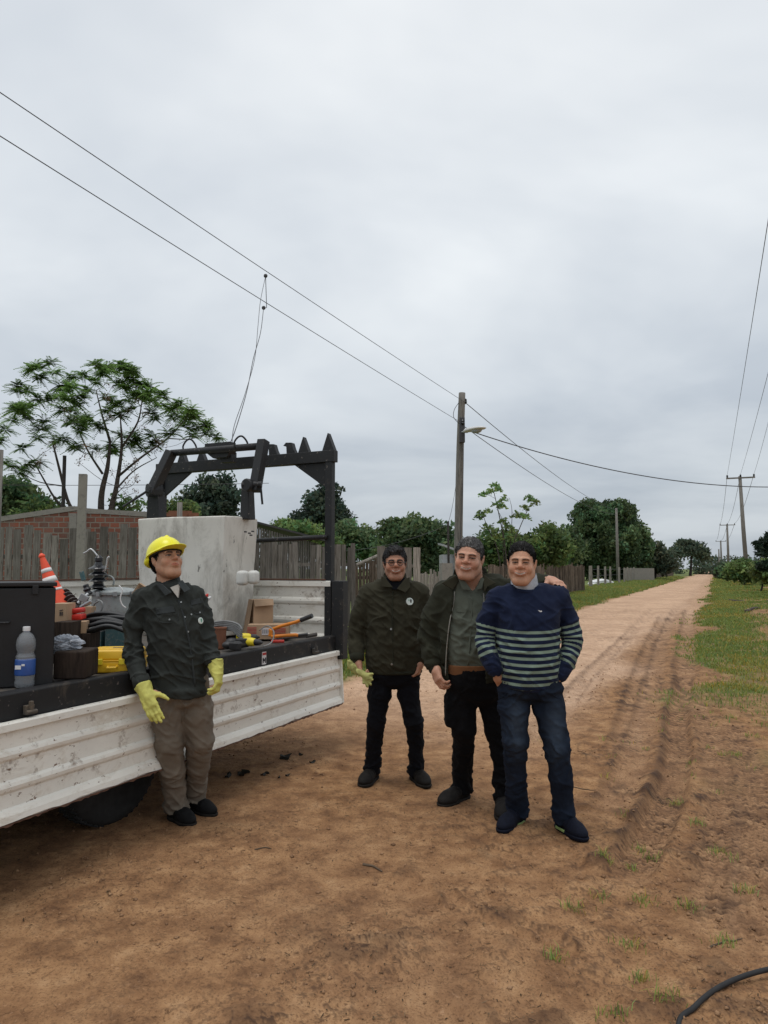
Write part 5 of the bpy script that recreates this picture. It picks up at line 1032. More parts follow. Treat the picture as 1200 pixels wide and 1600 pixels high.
for i, (u, v, s_) in enumerate(((356, 1214, .05), (376, 1212, .045), (382, 1208, .05), (412, 1212, .03), (418, 1209, .025), (444, 1186, .05), (447, 1182, .05), (470, 1180, .03), (487, 1192, .03), (449, 1214, .02), (436, 1217, .016))):
    c_ = G(u, v); c_[2] = gz(c_[0], c_[1])+.008; n = 9; t = np.linspace(0, 2*np.pi, n, endpoint=False); R_ = rz(r.uniform(0, 6))@rx(r.normal(0, .35)); top = [c_+R_@A_([s_*(1+.3*r.normal())*math.cos(q), s_*.5*(1+.3*r.normal())*math.sin(q), s_*.35*math.cos(2*q)]) for q in t]
    m = M(); m.prism(top, A_([0, 0, .004])); tag(m.build('fallen_leaf', 'fallen', None, c_), ('leftmost','second from left','third from left','fourth from left','fifth from left','upper','topmost','rightmost low','far right','small lower','smallest')[i]+' of the curled dark dead leaves lying below the dropped side panel', 'leaf', 'dead leaves on the dirt')

# ------------------------------------------------------------------ sculpting: distance fields polygonised into one smooth surface
def axis_(lo, hi, base, fine=()):
    out, x = [], lo
    while x < hi:
        out.append(x); s = base
        for a, b, f in fine:
            if a <= x <= b: s = min(s, f)
        x += s
    return np.array(out+[x])
class Field:
    def __init__(s, xs, ys, zs): s.ax = (xs, ys, zs); s.d = np.full((len(xs), len(ys), len(zs)), .5, np.float32)
    def op(s, fn, lo, hi, k=.01, mode='u'):
        sl = []
        for a, l, h in zip(s.ax, lo, hi):
            i, j = np.searchsorted(a, l-.03-k), np.searchsorted(a, h+.03+k)
            if j <= i: return s
            sl.append(slice(i, j))
        X, Y, Z = s.ax[0][sl[0]][:, None, None], s.ax[1][sl[1]][None, :, None], s.ax[2][sl[2]][None, None]
        if min(X.size, Y.size, Z.size) == 0: return s
        e = fn(X, Y, Z).astype(np.float32); d = s.d[tuple(sl)]; k = max(k, 1e-4)
        if mode == 'u': h = np.clip(.5+.5*(d-e)/k, 0, 1); r = d*(1-h)+e*h-k*h*(1-h)
        elif mode == 's': h = np.clip(.5-.5*(d+e)/k, 0, 1); r = d*(1-h)-e*h+k*h*(1-h)
        else: h = np.clip(.5-.5*(d-e)/k, 0, 1); r = d*(1-h)+e*h+k*h*(1-h)      # intersect
        s.d[tuple(sl)] = r; return s
    def cap(s, a, b, ra, rb=None, k=.01, mode='u', sq=None):
        a, b = A_(a, float), A_(b, float); rb = ra if rb is None else rb; R = max(ra, rb); ab = b-a; L2 = max(1e-9, ab@ab)
        def fn(X, Y, Z):
            h = np.clip(((X-a[0])*ab[0]+(Y-a[1])*ab[1]+(Z-a[2])*ab[2])/L2, 0, 1)
            return np.sqrt((X-a[0]-ab[0]*h)**2+(Y-a[1]-ab[1]*h)**2+(Z-a[2]-ab[2]*h)**2)-(ra+(rb-ra)*h)
        return s.op(fn, np.minimum(a, b)-R, np.maximum(a, b)+R, k, mode)
    def chain(s, pts, rs, k=.01, mode='u'):
        for i in range(len(pts)-1): s.cap(pts[i], pts[i+1], rs[i], rs[i+1], k, mode)
        return s
    def ell(s, c, r, R=None, k=.01, mode='u'):
        c, r = A_(c, float), A_(r, float); R = np.eye(3) if R is None else R; m = float(max(r)); mn = float(min(r))
        def fn(X, Y, Z):
            x, y, z = X-c[0], Y-c[1], Z-c[2]; q = [(R[0, i]*x+R[1, i]*y+R[2, i]*z) for i in range(3)]
            k0 = np.sqrt((q[0]/r[0])**2+(q[1]/r[1])**2+(q[2]/r[2])**2); k1 = np.sqrt((q[0]/r[0]**2)**2+(q[1]/r[1]**2)**2+(q[2]/r[2]**2)**2)+1e-9
            return np.where(k0 < .3, (k0-1)*mn, k0*(k0-1)/k1)
        return s.op(fn, c-m, c+m, k, mode)
    def box(s, c, h, R=None, rr=.005, k=.005, mode='u'):
        c, h = A_(c, float), A_(h, float); R = np.eye(3) if R is None else R; m = float(np.linalg.norm(h))
        def fn(X, Y, Z):
            x, y, z = X-c[0], Y-c[1], Z-c[2]; q = [np.abs(R[0, i]*x+R[1, i]*y+R[2, i]*z)-h[i]+rr for i in range(3)]
            return np.sqrt(sum(np.maximum(v, 0)**2 for v in q))+np.minimum(np.maximum(np.maximum(q[0], q[1]), q[2]), 0)-rr
        return s.op(fn, c-m, c+m, k, mode)
    def loft(s, lv, k=.02, e=2.3, mode='u', grow_=0.0):
        """lv: rows (z, cx, cy, rx, ry) from low to high"""
        lv = A_(sorted(lv), float); z0, z1 = lv[0, 0], lv[-1, 0]; zz = np.linspace(z0, z1, 80)
        q = np.stack([np.interp(zz, lv[:, 0], lv[:, i]) for i in range(1, 5)], 1); ker = np.hanning(9); ker /= ker.sum(); q = np.stack([np.convolve(np.pad(q[:, i], 4, 'edge'), ker, 'valid') for i in range(4)], 1); q[:, 2:] += grow_
        def fn(X, Y, Z):
            zc_ = np.clip(Z, z0, z1); cx, cy, rx_, ry_ = [np.interp(zc_.ravel(), zz, q[:, i]).reshape(zc_.shape) for i in range(4)]
            u, v = np.abs(X-cx)/rx_, np.abs(Y-cy)/ry_; n = (u**e+v**e)**(1/e); g = np.sqrt((u/rx_)**2+(v/ry_)**2)/np.maximum(np.sqrt(u*u+v*v), 1e-6)
            d = (n-1)/np.maximum(g, 1e-3); w = np.maximum(Z-z1, z0-Z); return np.where(w > 0, np.sqrt(np.maximum(d, 0)**2+w*w)+np.minimum(d, 0)*0, np.maximum(d, w))
        m = q[:, 2:].max(); return s.op(fn, [q[:, 0].min()-m, q[:, 1].min()-m, z0], [q[:, 0].max()+m, q[:, 1].max()+m, z1], k, mode)
    def half(s, pt, nrm_, k=.002):
        """keep the side nrm_ points to"""
        pt, n = A_(pt, float), nrm(nrm_); X, Y, Z = s.ax[0][:, None, None], s.ax[1][None, :, None], s.ax[2][None, None]
        s.d = np.maximum(s.d, -((X-pt[0])*n[0]+(Y-pt[1])*n[1]+(Z-pt[2])*n[2]).astype(np.float32)); return s
    def mesh(s, relax=1):
        d = s.d; nx, ny, nz = d.shape; ins = d < 0
        c8 = [ins[a:nx-1+a, b:ny-1+b, c:nz-1+c] for a in (0, 1) for b in (0, 1) for c in (0, 1)]; sm = sum(q.astype(np.int8) for q in c8); act = (sm > 0) & (sm < 8)
        I, J, K = np.nonzero(act); n = len(I); ids = np.full(act.shape, -1, np.int32); ids[I, J, K] = np.arange(n)
        P_ = np.zeros((n, 3)); cnt = np.zeros(n); xs, ys, zs = s.ax
        for (o, ax) in [((a, b, c), t) for t in range(3) for a in (0, 1) for b in (0, 1) for c in (0, 1) if (a, b, c)[t] == 0]:
            o2 = list(o); o2[ax] = 1; i0, j0, k0 = I+o[0], J+o[1], K+o[2]; i1, j1, k1 = I+o2[0], J+o2[1], K+o2[2]
            a_, b_ = d[i0, j0, k0], d[i1, j1, k1]; m_ = (a_ < 0) != (b_ < 0); t = np.where(m_, a_/(a_-b_+1e-12), 0)
            p0 = np.stack([xs[i0], ys[j0], zs[k0]], 1); p1 = np.stack([xs[i1], ys[j1], zs[k1]], 1); P_ += (p0+(p1-p0)*t[:, None])*m_[:, None]; cnt += m_
        P_ /= np.maximum(cnt, 1)[:, None]; Q = []
        for ax in range(3):
            a_ = ins; sh = [slice(None)]*3; sh2 = [slice(None)]*3; sh[ax] = slice(0, -1); sh2[ax] = slice(1, None); A0, A1 = a_[tuple(sh)], a_[tuple(sh2)]
            i, j, k = np.nonzero(A0 != A1); f = A0[i, j, k]; o = [(1, 2), (2, 0), (0, 1)][ax]; g = np.stack([i, j, k], 1); ok = (g[:, o[0]] > 0) & (g[:, o[1]] > 0) & (g[:, o[0]] < d.shape[o[0]]-1) & (g[:, o[1]] < d.shape[o[1]]-1); g, f = g[ok], f[ok]
            v = []
            for (p, q_) in ((1, 1), (0, 1), (0, 0), (1, 0)): h = g.copy(); h[:, o[0]] -= p; h[:, o[1]] -= q_; v.append(ids[h[:, 0], h[:, 1], h[:, 2]])
            q4 = np.stack(v, 1); q4[~f] = q4[~f][:, ::-1]; Q.append(q4)
        F = np.concatenate(Q); F = F[(F >= 0).all(1)]
        for _ in range(relax):
            S_ = np.zeros_like(P_); w = np.zeros(n)
            for a, b in ((0, 1), (1, 2), (2, 3), (3, 0)):
                for x, y in ((a, b), (b, a)):
                    for c in range(3): S_[:, c] += np.bincount(F[:, x], P_[F[:, y], c], n)
                    w += np.bincount(F[:, x], minlength=n)
            P_ = .5*P_+.5*S_/np.maximum(w, 1)[:, None]
        return P_, F
def normals(V, F):
    a, b = V[F[:, 2]]-V[F[:, 0]], V[F[:, 3]]-V[F[:, 1]]; fn = np.cross(a, b); N_ = np.zeros_like(V)
    for c in range(4):
        for k in range(3): N_[:, k] += np.bincount(F[:, c], fn[:, k], len(V))
    return N_/(np.linalg.norm(N_, axis=1)[:, None]+1e-12)
def bake(name, fld, mat, parent, relax=1, disp=None, tone=None, attrs=None, colfn=None, mid=None, split=None):
    V, F = fld.mesh(relax); Nn = normals(V, F)
    if disp is not None: V = V+Nn*disp(V, Nn)[:, None]
    kw = {}
    if colfn is not None: kw['tone'] = colfn(V, Nn)
    if attrs is not None: kw['attrs'] = {k: f(V) for k, f in attrs.items()}
    o = npmesh(name, V, F, mat, parent, smooth=True, **kw); return o, V, Nn
def hit(V, Nn, u, v, tol=5.0):
    """front surface point of a sculpted mesh seen at pixel (u, v) of the drawing"""
    pu, pv = proj(V); d = np.hypot(pu-u, pv-v); m_ = d < tol
    if not m_.any(): m_ = d <= d.min()+.5
    i = np.nonzero(m_)[0]; j = i[np.argmin(V[i, 1])]; y = V[i, 1].min()
    i2 = i[V[i, 1] < y+.03]; j = i2[np.argmin(d[i2])]; return P(u, v, V[j, 1])-ray(u, v)*.001, Nn[j]
def folds(V, seed, a=.008, s=(5, 5, 14), warp=.6, zones=()):
    """cloth wrinkles: ridged warped noise, stronger in the zones (point, radius, gain)"""
    p = V*A_(s); w = fbm(V*3.0, 2, seed)[:, None]-.5; n1_ = fbm(p+w*warp*6, 2, seed+1); r1 = np.maximum(0, 1-np.abs(2*n1_-1)*3.2)**1.3
    p2 = V@ry(.7)*A_((7, 7, 20)); n2_ = fbm(p2+w*4, 2, seed+5); r2 = np.maximum(0, 1-np.abs(2*n2_-1)*3.2)**1.3; g = np.ones(len(V))*.8
    for c_, R_, k in zones: g += k*np.exp(-(np.linalg.norm(V-A_(c_), axis=1)/R_)**2)
    return a*1.45*g*(r1*.7+r2*.55-.45)

# materials of people
def mat_skin(name):
    m = NB(name); m.set(Roughness=.52, Specular_IOR_Level=.35, Subsurface_Weight=.12, Subsurface_Scale=.02)
    m.b.inputs['Subsurface Radius'].default_value = (1, .35, .2)
    m.color(m.mix(1, m.attr('tone'), m.ramp(m.noise(60, 4), [(.3, (.9, .88, .86)), (.7, (1.08, 1.06, 1.04))]), 'MULTIPLY')); m.bump(m.noise(260, 3), .2, .001); MATS[name] = m.m
mat_skin('skin')
def mat_hair(name, a, b):
    m = NB(name); m.set(Roughness=.55, Specular_IOR_Level=.35); v = m.coord((1, 1, .35)); m.color(m.ramp(m.noise(120, 5, .7, v), [(.35, a), (.65, b)])); m.bump(m.noise(110, 5, .7, v), .8, .006); MATS[name] = m.m
mat_hair('hair_black', (.004, .0035, .0035), (.014, .012, .011)); mat_hair('hair_grey', (.035, .033, .032), (.21, .205, .20)); mat_hair('hair_dark_grey', (.012, .012, .013), (.13, .13, .135))
mat_cloth('shirt_charcoal', (.033, .037, .034)); mat_cloth('shirt_flap', (.040, .046, .047)); mat_cloth('trousers_khaki', (.17, .145, .115), .15); mat_cloth('jacket_olive', (.034, .032, .021), .25)
mat_cloth('jacket_olive_dark', (.027, .028, .019), .25); mat_cloth('shirt_olive', (.105, .118, .095), .15); mat_cloth('trousers_black', (.0055, .0055, .0065), .3); mat_cloth('trousers_dark_navy', (.006, .0065, .009), .3)
mat_cloth('undershirt', (.42, .40, .36)); mat_cloth('orange_cloth', (.18, .085, .04)); mat_cloth('check_shirt', (.42, .44, .48), .45)
mat_plain('glove_leather', (.56, .54, .13), .75, .2, 14, .4, .004, bscale=60)
mat_plain('glove_dull', (.38, .38, .13), .85, .3, 14, .4, .004, bscale=60)
mat_plain('shoe_black', (.008, .008, .0085), .8, .35, 25, .3); mat_plain('boot_leather', (.012, .0105, .0095), .75, .4, 20, .4); mat_plain('shoe_navy', (.006, .008, .017), .8, .3, 60, .4, bscale=300)
mat_plain('sole_dark', (.018, .016, .014), .85, .3, 20, .3); mat_plain('sole_green', (.25, .34, .12), .7, .2, 20, .2); mat_plain('helmet_yellow', (.86, .80, .02), .32, .04, 6, .05)
mat_plain('helmet_strap', (.02, .02, .02), .8, .2, 20, .2); mat_plain('patch_white', (.62, .68, .64), .8, .1, 20, .1); mat_plain('patch_green', (.12, .33, .24), .8, .1, 20, .1)
mat_plain('button', (.30, .31, .31), .4, .1, 10, 0, metal=.6); mat_plain('zip', (.24, .23, .20), .5, .1, 10, .1); mat_plain('glasses_black', (.012, .012, .012), .35, .1, 10, 0)
m = NB('jeans'); m.set(Roughness=.9, Sheen_Weight=.0, Specular_IOR_Level=.12); f = m.noise(5, 6, .7); c = m.ramp(f, [(.35, (.007, .011, .021)), (.6, (.014, .021, .037)), (.8, (.028, .040, .06))])
c = m.mix(m.ramp(m.attr('wear', 'Fac'), [(.0, 0), (1, .8)]), c, (.05, .07, .10)); m.color(c); b = m.bump(m.noise(40, 5), .3, .006); m.bump(m.noise(800, 2), .25, .001, b); MATS['jeans'] = m.m
m = NB('striped_knit'); m.set(Roughness=.95, Sheen_Weight=.05, Specular_IOR_Level=.12)
sf_ = m.attr('stripe', 'Fac'); sn = m.n('ShaderNodeMath', operation='FRACT'); m.l(sf_, sn.inputs[0]); on = m.ramp(sn.outputs[0], [(.0, 0), (.06, 1), (.44, 1), (.50, 0)])
lim = m.attr('band', 'Fac'); mk = m.n('ShaderNodeMath', operation='MULTIPLY'); m.l(on, mk.inputs[0]); m.l(lim, mk.inputs[1])
navy = m.ramp(m.noise(12, 6), [(.3, (.007, .011, .030)), (.7, (.013, .020, .048))]); c = m.mix(mk.outputs[0], navy, (.205, .27, .215)); m.color(c); b = m.bump(m.noise(35, 5), .25, .006); m.bump(m.noise(600, 2), .4, .002, b); MATS['striped_knit'] = m.m

# ------------------------------------------------------------------ heads and hands
class Head:
    def __init__(s, c, yaw=0, pitch=0, roll=0, k=1.0, kw=1.0, young=False, fat=0.0, skin=(.42, .235, .155), smile=1.0, stubble=0.0, brow=(.03, .022, .018), jaw=1.0):
        s.c, s.k, s.kw = A_(c, float), k, kw; s.R = rz(yaw)@ry(roll)@rx(-pitch); s.young, s.fat, s.skin, s.smile, s.stubble, s.brow, s.jaw = young, fat, A_(skin), smile, stubble, A_(brow), jaw
    def w(s, x, y, z): return s.c+s.R@(A_([x*s.kw, y, z])*s.k)
    def loc(s, V): q = (V-s.c)@s.R/s.k; return q/A_([s.kw, 1, 1])
    def sculpt(s, f):
        k, K, W, R = s.k, s.kw, s.w, s.R; ft = s.fat
        E = lambda c_, r, kk=.02, mode='u', Q=None: f.ell(W(*c_), A_([r[0]*K, r[1], r[2]])*k, R if Q is None else R@Q, kk, mode)
        Cc = lambda a, b, r0, r1=None, kk=.01, mode='u': f.cap(W(*a), W(*b), r0*k, (r0 if r1 is None else r1)*k, kk, mode)
        E((0, .012, .038), (.074, .093, .083)); E((0, -.028, -.018), (.064+.006*ft, .070, .088), .03); E((0, -.036, -.068), (.044+.014*ft, .046, .040), .03)
        Cc((-.018, -.072, -.100), (.018, -.072, -.100), .017+.004*ft, None, .02)                      # chin
        for sx in (-1, 1):
            Cc((sx*(.050+.004*ft), .0, -.050), (sx*.026, -.055, -.098), .017+.006*ft, .016, .045)        # jaw line
            E((sx*.040, -.062, -.026), (.026+.004*ft, .024, .026), .02)                               # cheek
            E((sx*.040, -.070, -.034), (.018, .012, .014), .02) if s.smile > .5 else None
            Cc((sx*.012, -.094, .026), (sx*.044, -.083, .026), .010, .009, .014)                        # brow ridge
            E((sx*.031, -.097, .006), (.018, .0145, .012), .012, 's')                                   # socket
            f.ell(W(sx*.031, -.0795, .006), A_([.0135, .0125, .0125])*k, R, .003)                       # eyeball
            Cc((sx*.020, -.0905, .0115), (sx*.043, -.0855, .0105), .0036, .0034, .003)                   # upper lid
            Cc((sx*.021, -.0895, -.001), (sx*.042, -.0845, .000), .0030, .0028, .003)
            E((sx*.013, -.099, -.022), (.009, .010, .0075), .007)                                        # nostril wing
            f.ell(W(sx*.079, .012, -.004), A_([.0085, .018, .032])*k, R@ry(sx*.18)@rx(-.15), .008); f.ell(W(sx*.086, .006, -.002), A_([.004, .010, .02])*k, R, .005, 's')
            if s.smile > .5: Cc((sx*.021, -.093, -.032), (sx*.035, -.082, -.058), .0028, .0022, .012, 's')  # fold beside the mouth
        Cc((0, -.094, .020), (0, -.113, -.014), .0085, .0115, .012); E((0, -.112, -.018), (.0125, .0115, .0105), .008)
        if s.smile > .5:
            f.ell(W(0, -.091, -.054), A_([.031*K, .0145, .014])*k, R, .018)
            for i in range(6):
                a, b = -1+i/3, -1+(i+1)/3; za, zb = -.0575+.010*a*a, -.0575+.010*b*b; ya, yb = -.1055+.018*a*a, -.1055+.018*b*b
                Cc((a*.033, ya+.002, za), (b*.033, yb+.002, zb), .0036, None, .002, 's')
                Cc((a*.033, ya+.001, za+.0058), (b*.033, yb+.001, zb+.0058), .0030, None, .004); Cc((a*.030, ya+.002, za-.0062), (b*.030, yb+.002, zb-.0062), .0040, None, .004)
            f.ell(W(0, -.090, -.055), A_([.029*K, .0118, .008])*k, R, .001)
        else:
            E((0, -.088, -.055), (.026, .017, .018), .016)
            for sx in (-1, 1): Cc((0, -.1055, -.049), (sx*.023, -.095, -.0525), .0040, .0024, .004); Cc((0, -.1050, -.0580), (sx*.019, -.095, -.0560), .0048, .0028, .004)
            Cc((-.022, -.1050, -.0535), (.022, -.1050, -.0535), .0014, None, .002, 's')
        E((0, -.099, -.076), (.016, .006, .003), .010, 's')
    def colors(s, V, Nn=None):
        q = s.loc(V); x, y, z = q[:, 0], q[:, 1], q[:, 2]; ax = np.abs(x); near = (np.linalg.norm(q, axis=1) < .17)
        col = np.repeat(s.skin[None], len(V), 0)*(1+.16*(fbm(V*22, 3, 5)-.5))[:, None]
        def mixin(m_, c_): nonlocal col; m_ = (m_*near)[:, None]; col = col*(1-m_)+A_(c_)*m_
        front = y < -.05
        mixin(.35*np.exp(-((ax-.038)/.022)**2-((z+.03)/.022)**2)*front, s.skin*A_([1.12, .72, .66])); mixin(.4*np.exp(-(x/.016)**2-((z+.016)/.016)**2)*(y < -.09), s.skin*A_([1.1, .72, .66]))
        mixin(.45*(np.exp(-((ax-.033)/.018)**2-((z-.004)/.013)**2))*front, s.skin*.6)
        if s.stubble: mixin(s.stubble*smooth(-.03, -.05, z)*smooth(.03, -.02, y)*(1-np.exp(-((z+.054)/.008)**2-(x/.026)**2)), s.skin*A_([.45, .48, .52]))
        bz = .0265-14*(ax-.030)**2; mixin(.95*np.clip(1.3-np.abs(z-bz)/((.0055 if not s.young else .0068)*(1-.35*np.clip((ax-.025)/.025, 0, 1))), 0, 1)*smooth(.008, .014, ax)*smooth(.052, .044, ax)*front*(.6+.8*fbm(V*A_([160, 60, 160]), 2, 9)), s.brow)
        ex, ez = (ax-.031)/.0138, (z-.0055)/(.0032 if s.smile > .5 else .0044); em = np.clip((1.15-(ex**2+ez**2))*3, 0, 1)*(y < -.078); mixin(em*.9, (.17, .14, .12)); ir = np.clip((.0068-np.hypot(x-np.sign(x)*.031-.001, z-.0055))*600, 0, 1)*em; mixin(ir, (.015, .010, .008))
        mixin(.95*np.clip(1.25-np.abs(z-(.0090 if s.smile > .5 else .0112)+12*(ax-.031)**2)/.0034, 0, 1)*(np.abs(ex) < 1.25)*front, s.skin*.08)
        if s.smile > .5:
            zc_ = -.0575+.010*(x/.033)**2; lip = np.clip(1.4-np.abs(np.abs(z-zc_)-.0064)/.0034, 0, 1)*(ax < .034)*(y < -.075); mixin(lip*.55, s.skin*A_([.92, .52, .48])); tee = np.clip(1.3-np.abs(z-zc_-.0012)/.0036, 0, 1)*(ax < .028)*(y < -.07); mixin(tee*.95, (.66, .62, .56)); mixin(.85*np.clip(1.2-np.abs(z-zc_+.0036)/.0016, 0, 1)*(ax < .026)*(y < -.075), (.08, .03, .025)); mixin(.6*np.clip(1.2-np.abs(z-zc_-.0052)/.0014, 0, 1)*(ax < .028)*(y < -.075), (.10, .04, .03))
            mixin(.5*np.clip(1.3-np.abs(z-zc_)/.0030, 0, 1)*(ax >= .028)*(ax < .035)*(y < -.07), (.10, .04, .035))
        else:
            lip = np.clip(1.3-np.abs(z+.0535)/.0085, 0, 1)*np.clip(1.3-ax/.022, 0, 1)*(y < -.085); mixin(np.clip(lip*1.6, 0, .75), s.skin*A_([.95, .48, .45])); mixin(.8*np.clip(1-np.abs(z+.0535)/.0020, 0, 1)*(ax < .021)*(y < -.085), (.09, .035, .03))
        return col
def hand(f, wrist, d, palm_n, thumb, k=1.0, curl=(.5, .55, .6, .65), spread=.10, rr=1.0, tcurl=.4, tout=.75):
    """palm, four unequal fingers with knuckle bends and a thumb from the side of the palm; d: towards the fingers, palm_n: out of the palm, thumb: +1/-1 side"""
    w = A_(wrist, float); d = nrm(d); n = nrm(palm_n-d*np.dot(palm_n, d)); s = np.cross(d, n)*thumb
    f.cap(w-d*.02*k, w+d*.03*k, .026*k*rr, .030*k*rr, .02)
    for o, r in ((-.026, .0155), (-.009, .017), (.009, .017), (.026, .016)): f.cap(w+d*.025*k+s*o*.75*k, w+d*.083*k+s*o*k, r*k*rr, (r-.003)*k*rr, .018)
    for i, (o, Lf, cu) in enumerate(zip((.029, .0105, -.0095, -.028), ((.042, .026, .020), (.046, .029, .021), (.042, .027, .020), (.032, .021, .018)), curl)):
        p = w+d*(.088-abs(o)*.15)*k+s*o*k; a = cu*.7; dd = d+s*o*spread*12
        for j, (l, r) in enumerate(zip(Lf, (.0098, .0088, .0080))):
            e = nrm(nrm(dd)*math.cos(a)+n*math.sin(a)); q = p+e*l*k; f.cap(p, q, r*k*rr, (r-.0009)*k*rr, .0045); p = q; a += cu*(1.0 if j == 0 else .7)
    p = w+d*.022*k+s*.024*k; e1 = nrm(d*.62+s*tout+n*.30); q = p+e1*.042*k; f.cap(p, q, .0165*k*rr, .0125*k*rr, .010)
    e2 = nrm(d*.85+s*(tout-.35)+n*(.3+tcurl*.5)); q2 = q+e2*.031*k; f.cap(q, q2, .0118*k*rr, .0105*k*rr, .005); e3 = nrm(d*.9+s*(tout-.6)+n*(.3+tcurl)); f.cap(q2, q2+e3*.024*k, .0105*k*rr, .0085*k*rr, .005)
def shoe(root, heel, toe, L_=.29, W=.05, h=.095, mat='boot_leather', sole='sole_dark', boot=True, name='boot', shaft=None, wing=None):
    hl, to = A_(heel, float), A_(toe, float); hl[2] = to[2] = gz(hl[0], hl[1])*.5; d = nrm((to-hl)*A_([1, 1, 0])); s = A_([-d[1], d[0], 0]); to = hl+d*L_; z0 = hl[2]-.004; lo, hi = np.minimum(hl, to)-.10, np.maximum(hl, to)+.10
    def mk(): return Field(axis_(lo[0], hi[0], .0045), axis_(lo[1], hi[1], .0045), axis_(z0-.02, z0+.26, .0045))
    up = A_([0, 0, 1.]); Rm = np.stack([d, s, up], 1); f = mk()
    f.ell(hl+d*.045+up*.045, (.045, W*.74, .052), Rm, .02); f.ell(hl+d*(L_-.075)+up*.034, (.078, W, .040), Rm, .02); f.cap(hl+d*.05+up*.05, hl+d*(L_-.09)+up*.042, W*.74, W*.86, .03); f.cap(hl+d*.075+up*(h-.02), hl+d*(L_-.10)+up*.050, .036, .030, .035)
    if boot: f.cap(hl+d*.055+up*.06, hl+d*.05+up*.16, .048, .050, .02)
    else: f.cap(hl+d*.05+up*.06, hl+d*.05+up*.10, .040, .040, .02)
    f.half(hl+up*(z0-hl[2]+.020), up)
    def dp(V, N_):
        q = V-hl; t = q@d; return .0016*np.sin(t*160)*smooth(.09, .12, t)*smooth(.20, .17, t)*smooth(.05, .07, q[:, 2])-.002*(fbm(V*30, 3, 3)-.5)
    b, V, N_ = bake(name, f, mat, root, 2, disp=dp); f = mk()
    f.ell(hl+d*.045+up*.02, (.050, W*.82, .05), Rm, .01); f.ell(hl+d*(L_-.075)+up*.02, (.084, W*1.07, .05), Rm, .02); f.cap(hl+d*.05+up*.01, hl+d*(L_-.09)+up*.01, W*.80, W*.95, .02); f.half(hl+up*(z0-hl[2]+.024), -up); f.half(hl+up*(z0-hl[2]-.003), up)
    bake('sole', f, sole, b, 1)
    if mat == 'shoe_navy':
        for sg in (-1, 1): m = M(); m.box(hl+d*.085+s*sg*W*.80+up*(z0-hl[2]+.016), (.09, .012, .016), Rm); m.build('green_flash', 'sole_green', b, bevel=.004)
    m = M()
    for i in range(5):
        t = .085+.020*i; zz = h-.006-(t-.075)*.42; c_ = hl+d*t+up*(zz+.012); m.tube([c_-s*.026-up*.006, c_+up*.006, c_+s*.026-up*.006], .0032, 5)
    m.build('laces', 'shoe_black' if mat != 'shoe_black' else 'sole_dark', b)
    return b
def root_person(loc, label): return npmesh  # placeholder replaced below
def bbox_field(pts, pad, base, fine=None, zlo=None, zhi=None):
    pts = A_(pts); lo, hi = pts.min(0)-pad, pts.max(0)+pad
    if zlo is not None: lo[2] = zlo
    if zhi is not None: hi[2] = zhi
    fx, fy, fz = fine or ((), (), ()); return Field(axis_(lo[0], hi[0], base, fx), axis_(lo[1], hi[1], base, fy), axis_(lo[2], hi[2], base, fz))
def lv(rows, D0_, dflt=None):
    """rows (v, u_left, u_right, half depth[, depth]) of the outline -> loft levels"""
    o = []
    for q in rows:
        D = q[4] if len(q) > 4 else D0_; a, b = P(q[1], q[0], D), P(q[2], q[0], D); o.append((a[2], (a[0]+b[0])/2, D, (b[0]-a[0])/2, q[3]))
    return o
def disc(m, c, n, r, th=.004, k=16):
    c = c+n*.003 if r > .015 else c
    m.lathe(c-n*.001, [(r*.9, -.001), (r, th*.5), (r*.9, th), (.0005, th)], n, k)
def strip(V, Nn, pts, r, name, mat, parent, lift=.001, n=6, tol=5.0):
    q = []
    for u, v in pts: p, nn_ = hit(V, Nn, u, v, tol); q.append(p+nn_*lift)
    m = M(); m.tube(spline(q, 4), r, n); return m.build(name, mat, parent, smooth=True)
def patch(V, Nn, poly, th, name, mat, parent, res=5):
    """a flap sewn on the cloth: grid between four pixel corners, laid on the surface"""
    (a, b, c, d) = [A_(p, float) for p in poly]; G_ = []
    for i in range(res+1):
        for j in range(res+1):
            s_, t = j/res, i/res; q = (a*(1-s_)+b*s_)*(1-t)+(d*(1-s_)+c*s_)*t; p, nn_ = hit(V, Nn, *q); G_.append((p, nn_))
    pts = A_([g[0] for g in G_]).reshape(res+1, res+1, 3); sm = pts.copy(); sm[1:-1, 1:-1] = (pts[:-2, 1:-1]+pts[2:, 1:-1]+pts[1:-1, :-2]+pts[1:-1, 2:]+2*pts[1:-1, 1:-1])/6; sm[..., 1] = np.minimum(sm[..., 1], pts[..., 1]+.003)
    f_ = sm-A_([0, th, 0]); b_ = sm+A_([0, .012, 0]); n = (res+1)**2; V2 = list(f_.reshape(-1, 3))+list(b_.reshape(-1, 3)); F = []
    ix = lambda i, j: i*(res+1)+j
    for i in range(res):
        for j in range(res): F.append((ix(i, j), ix(i+1, j), ix(i+1, j+1), ix(i, j+1))); F.append((n+ix(i, j), n+ix(i, j+1), n+ix(i+1, j+1), n+ix(i+1, j)))
    for i in range(res):
        F += [(ix(0, i), ix(0, i+1), n+ix(0, i+1), n+ix(0, i)), (ix(res, i+1), ix(res, i), n+ix(res, i), n+ix(res, i+1)), (ix(i+1, 0), ix(i, 0), n+ix(i, 0), n+ix(i+1, 0)), (ix(i, res), ix(i+1, res), n+ix(i+1, res), n+ix(i, res))]
    return npmesh(name, V2, F, mat, parent, smooth=False, bevel=.0015)
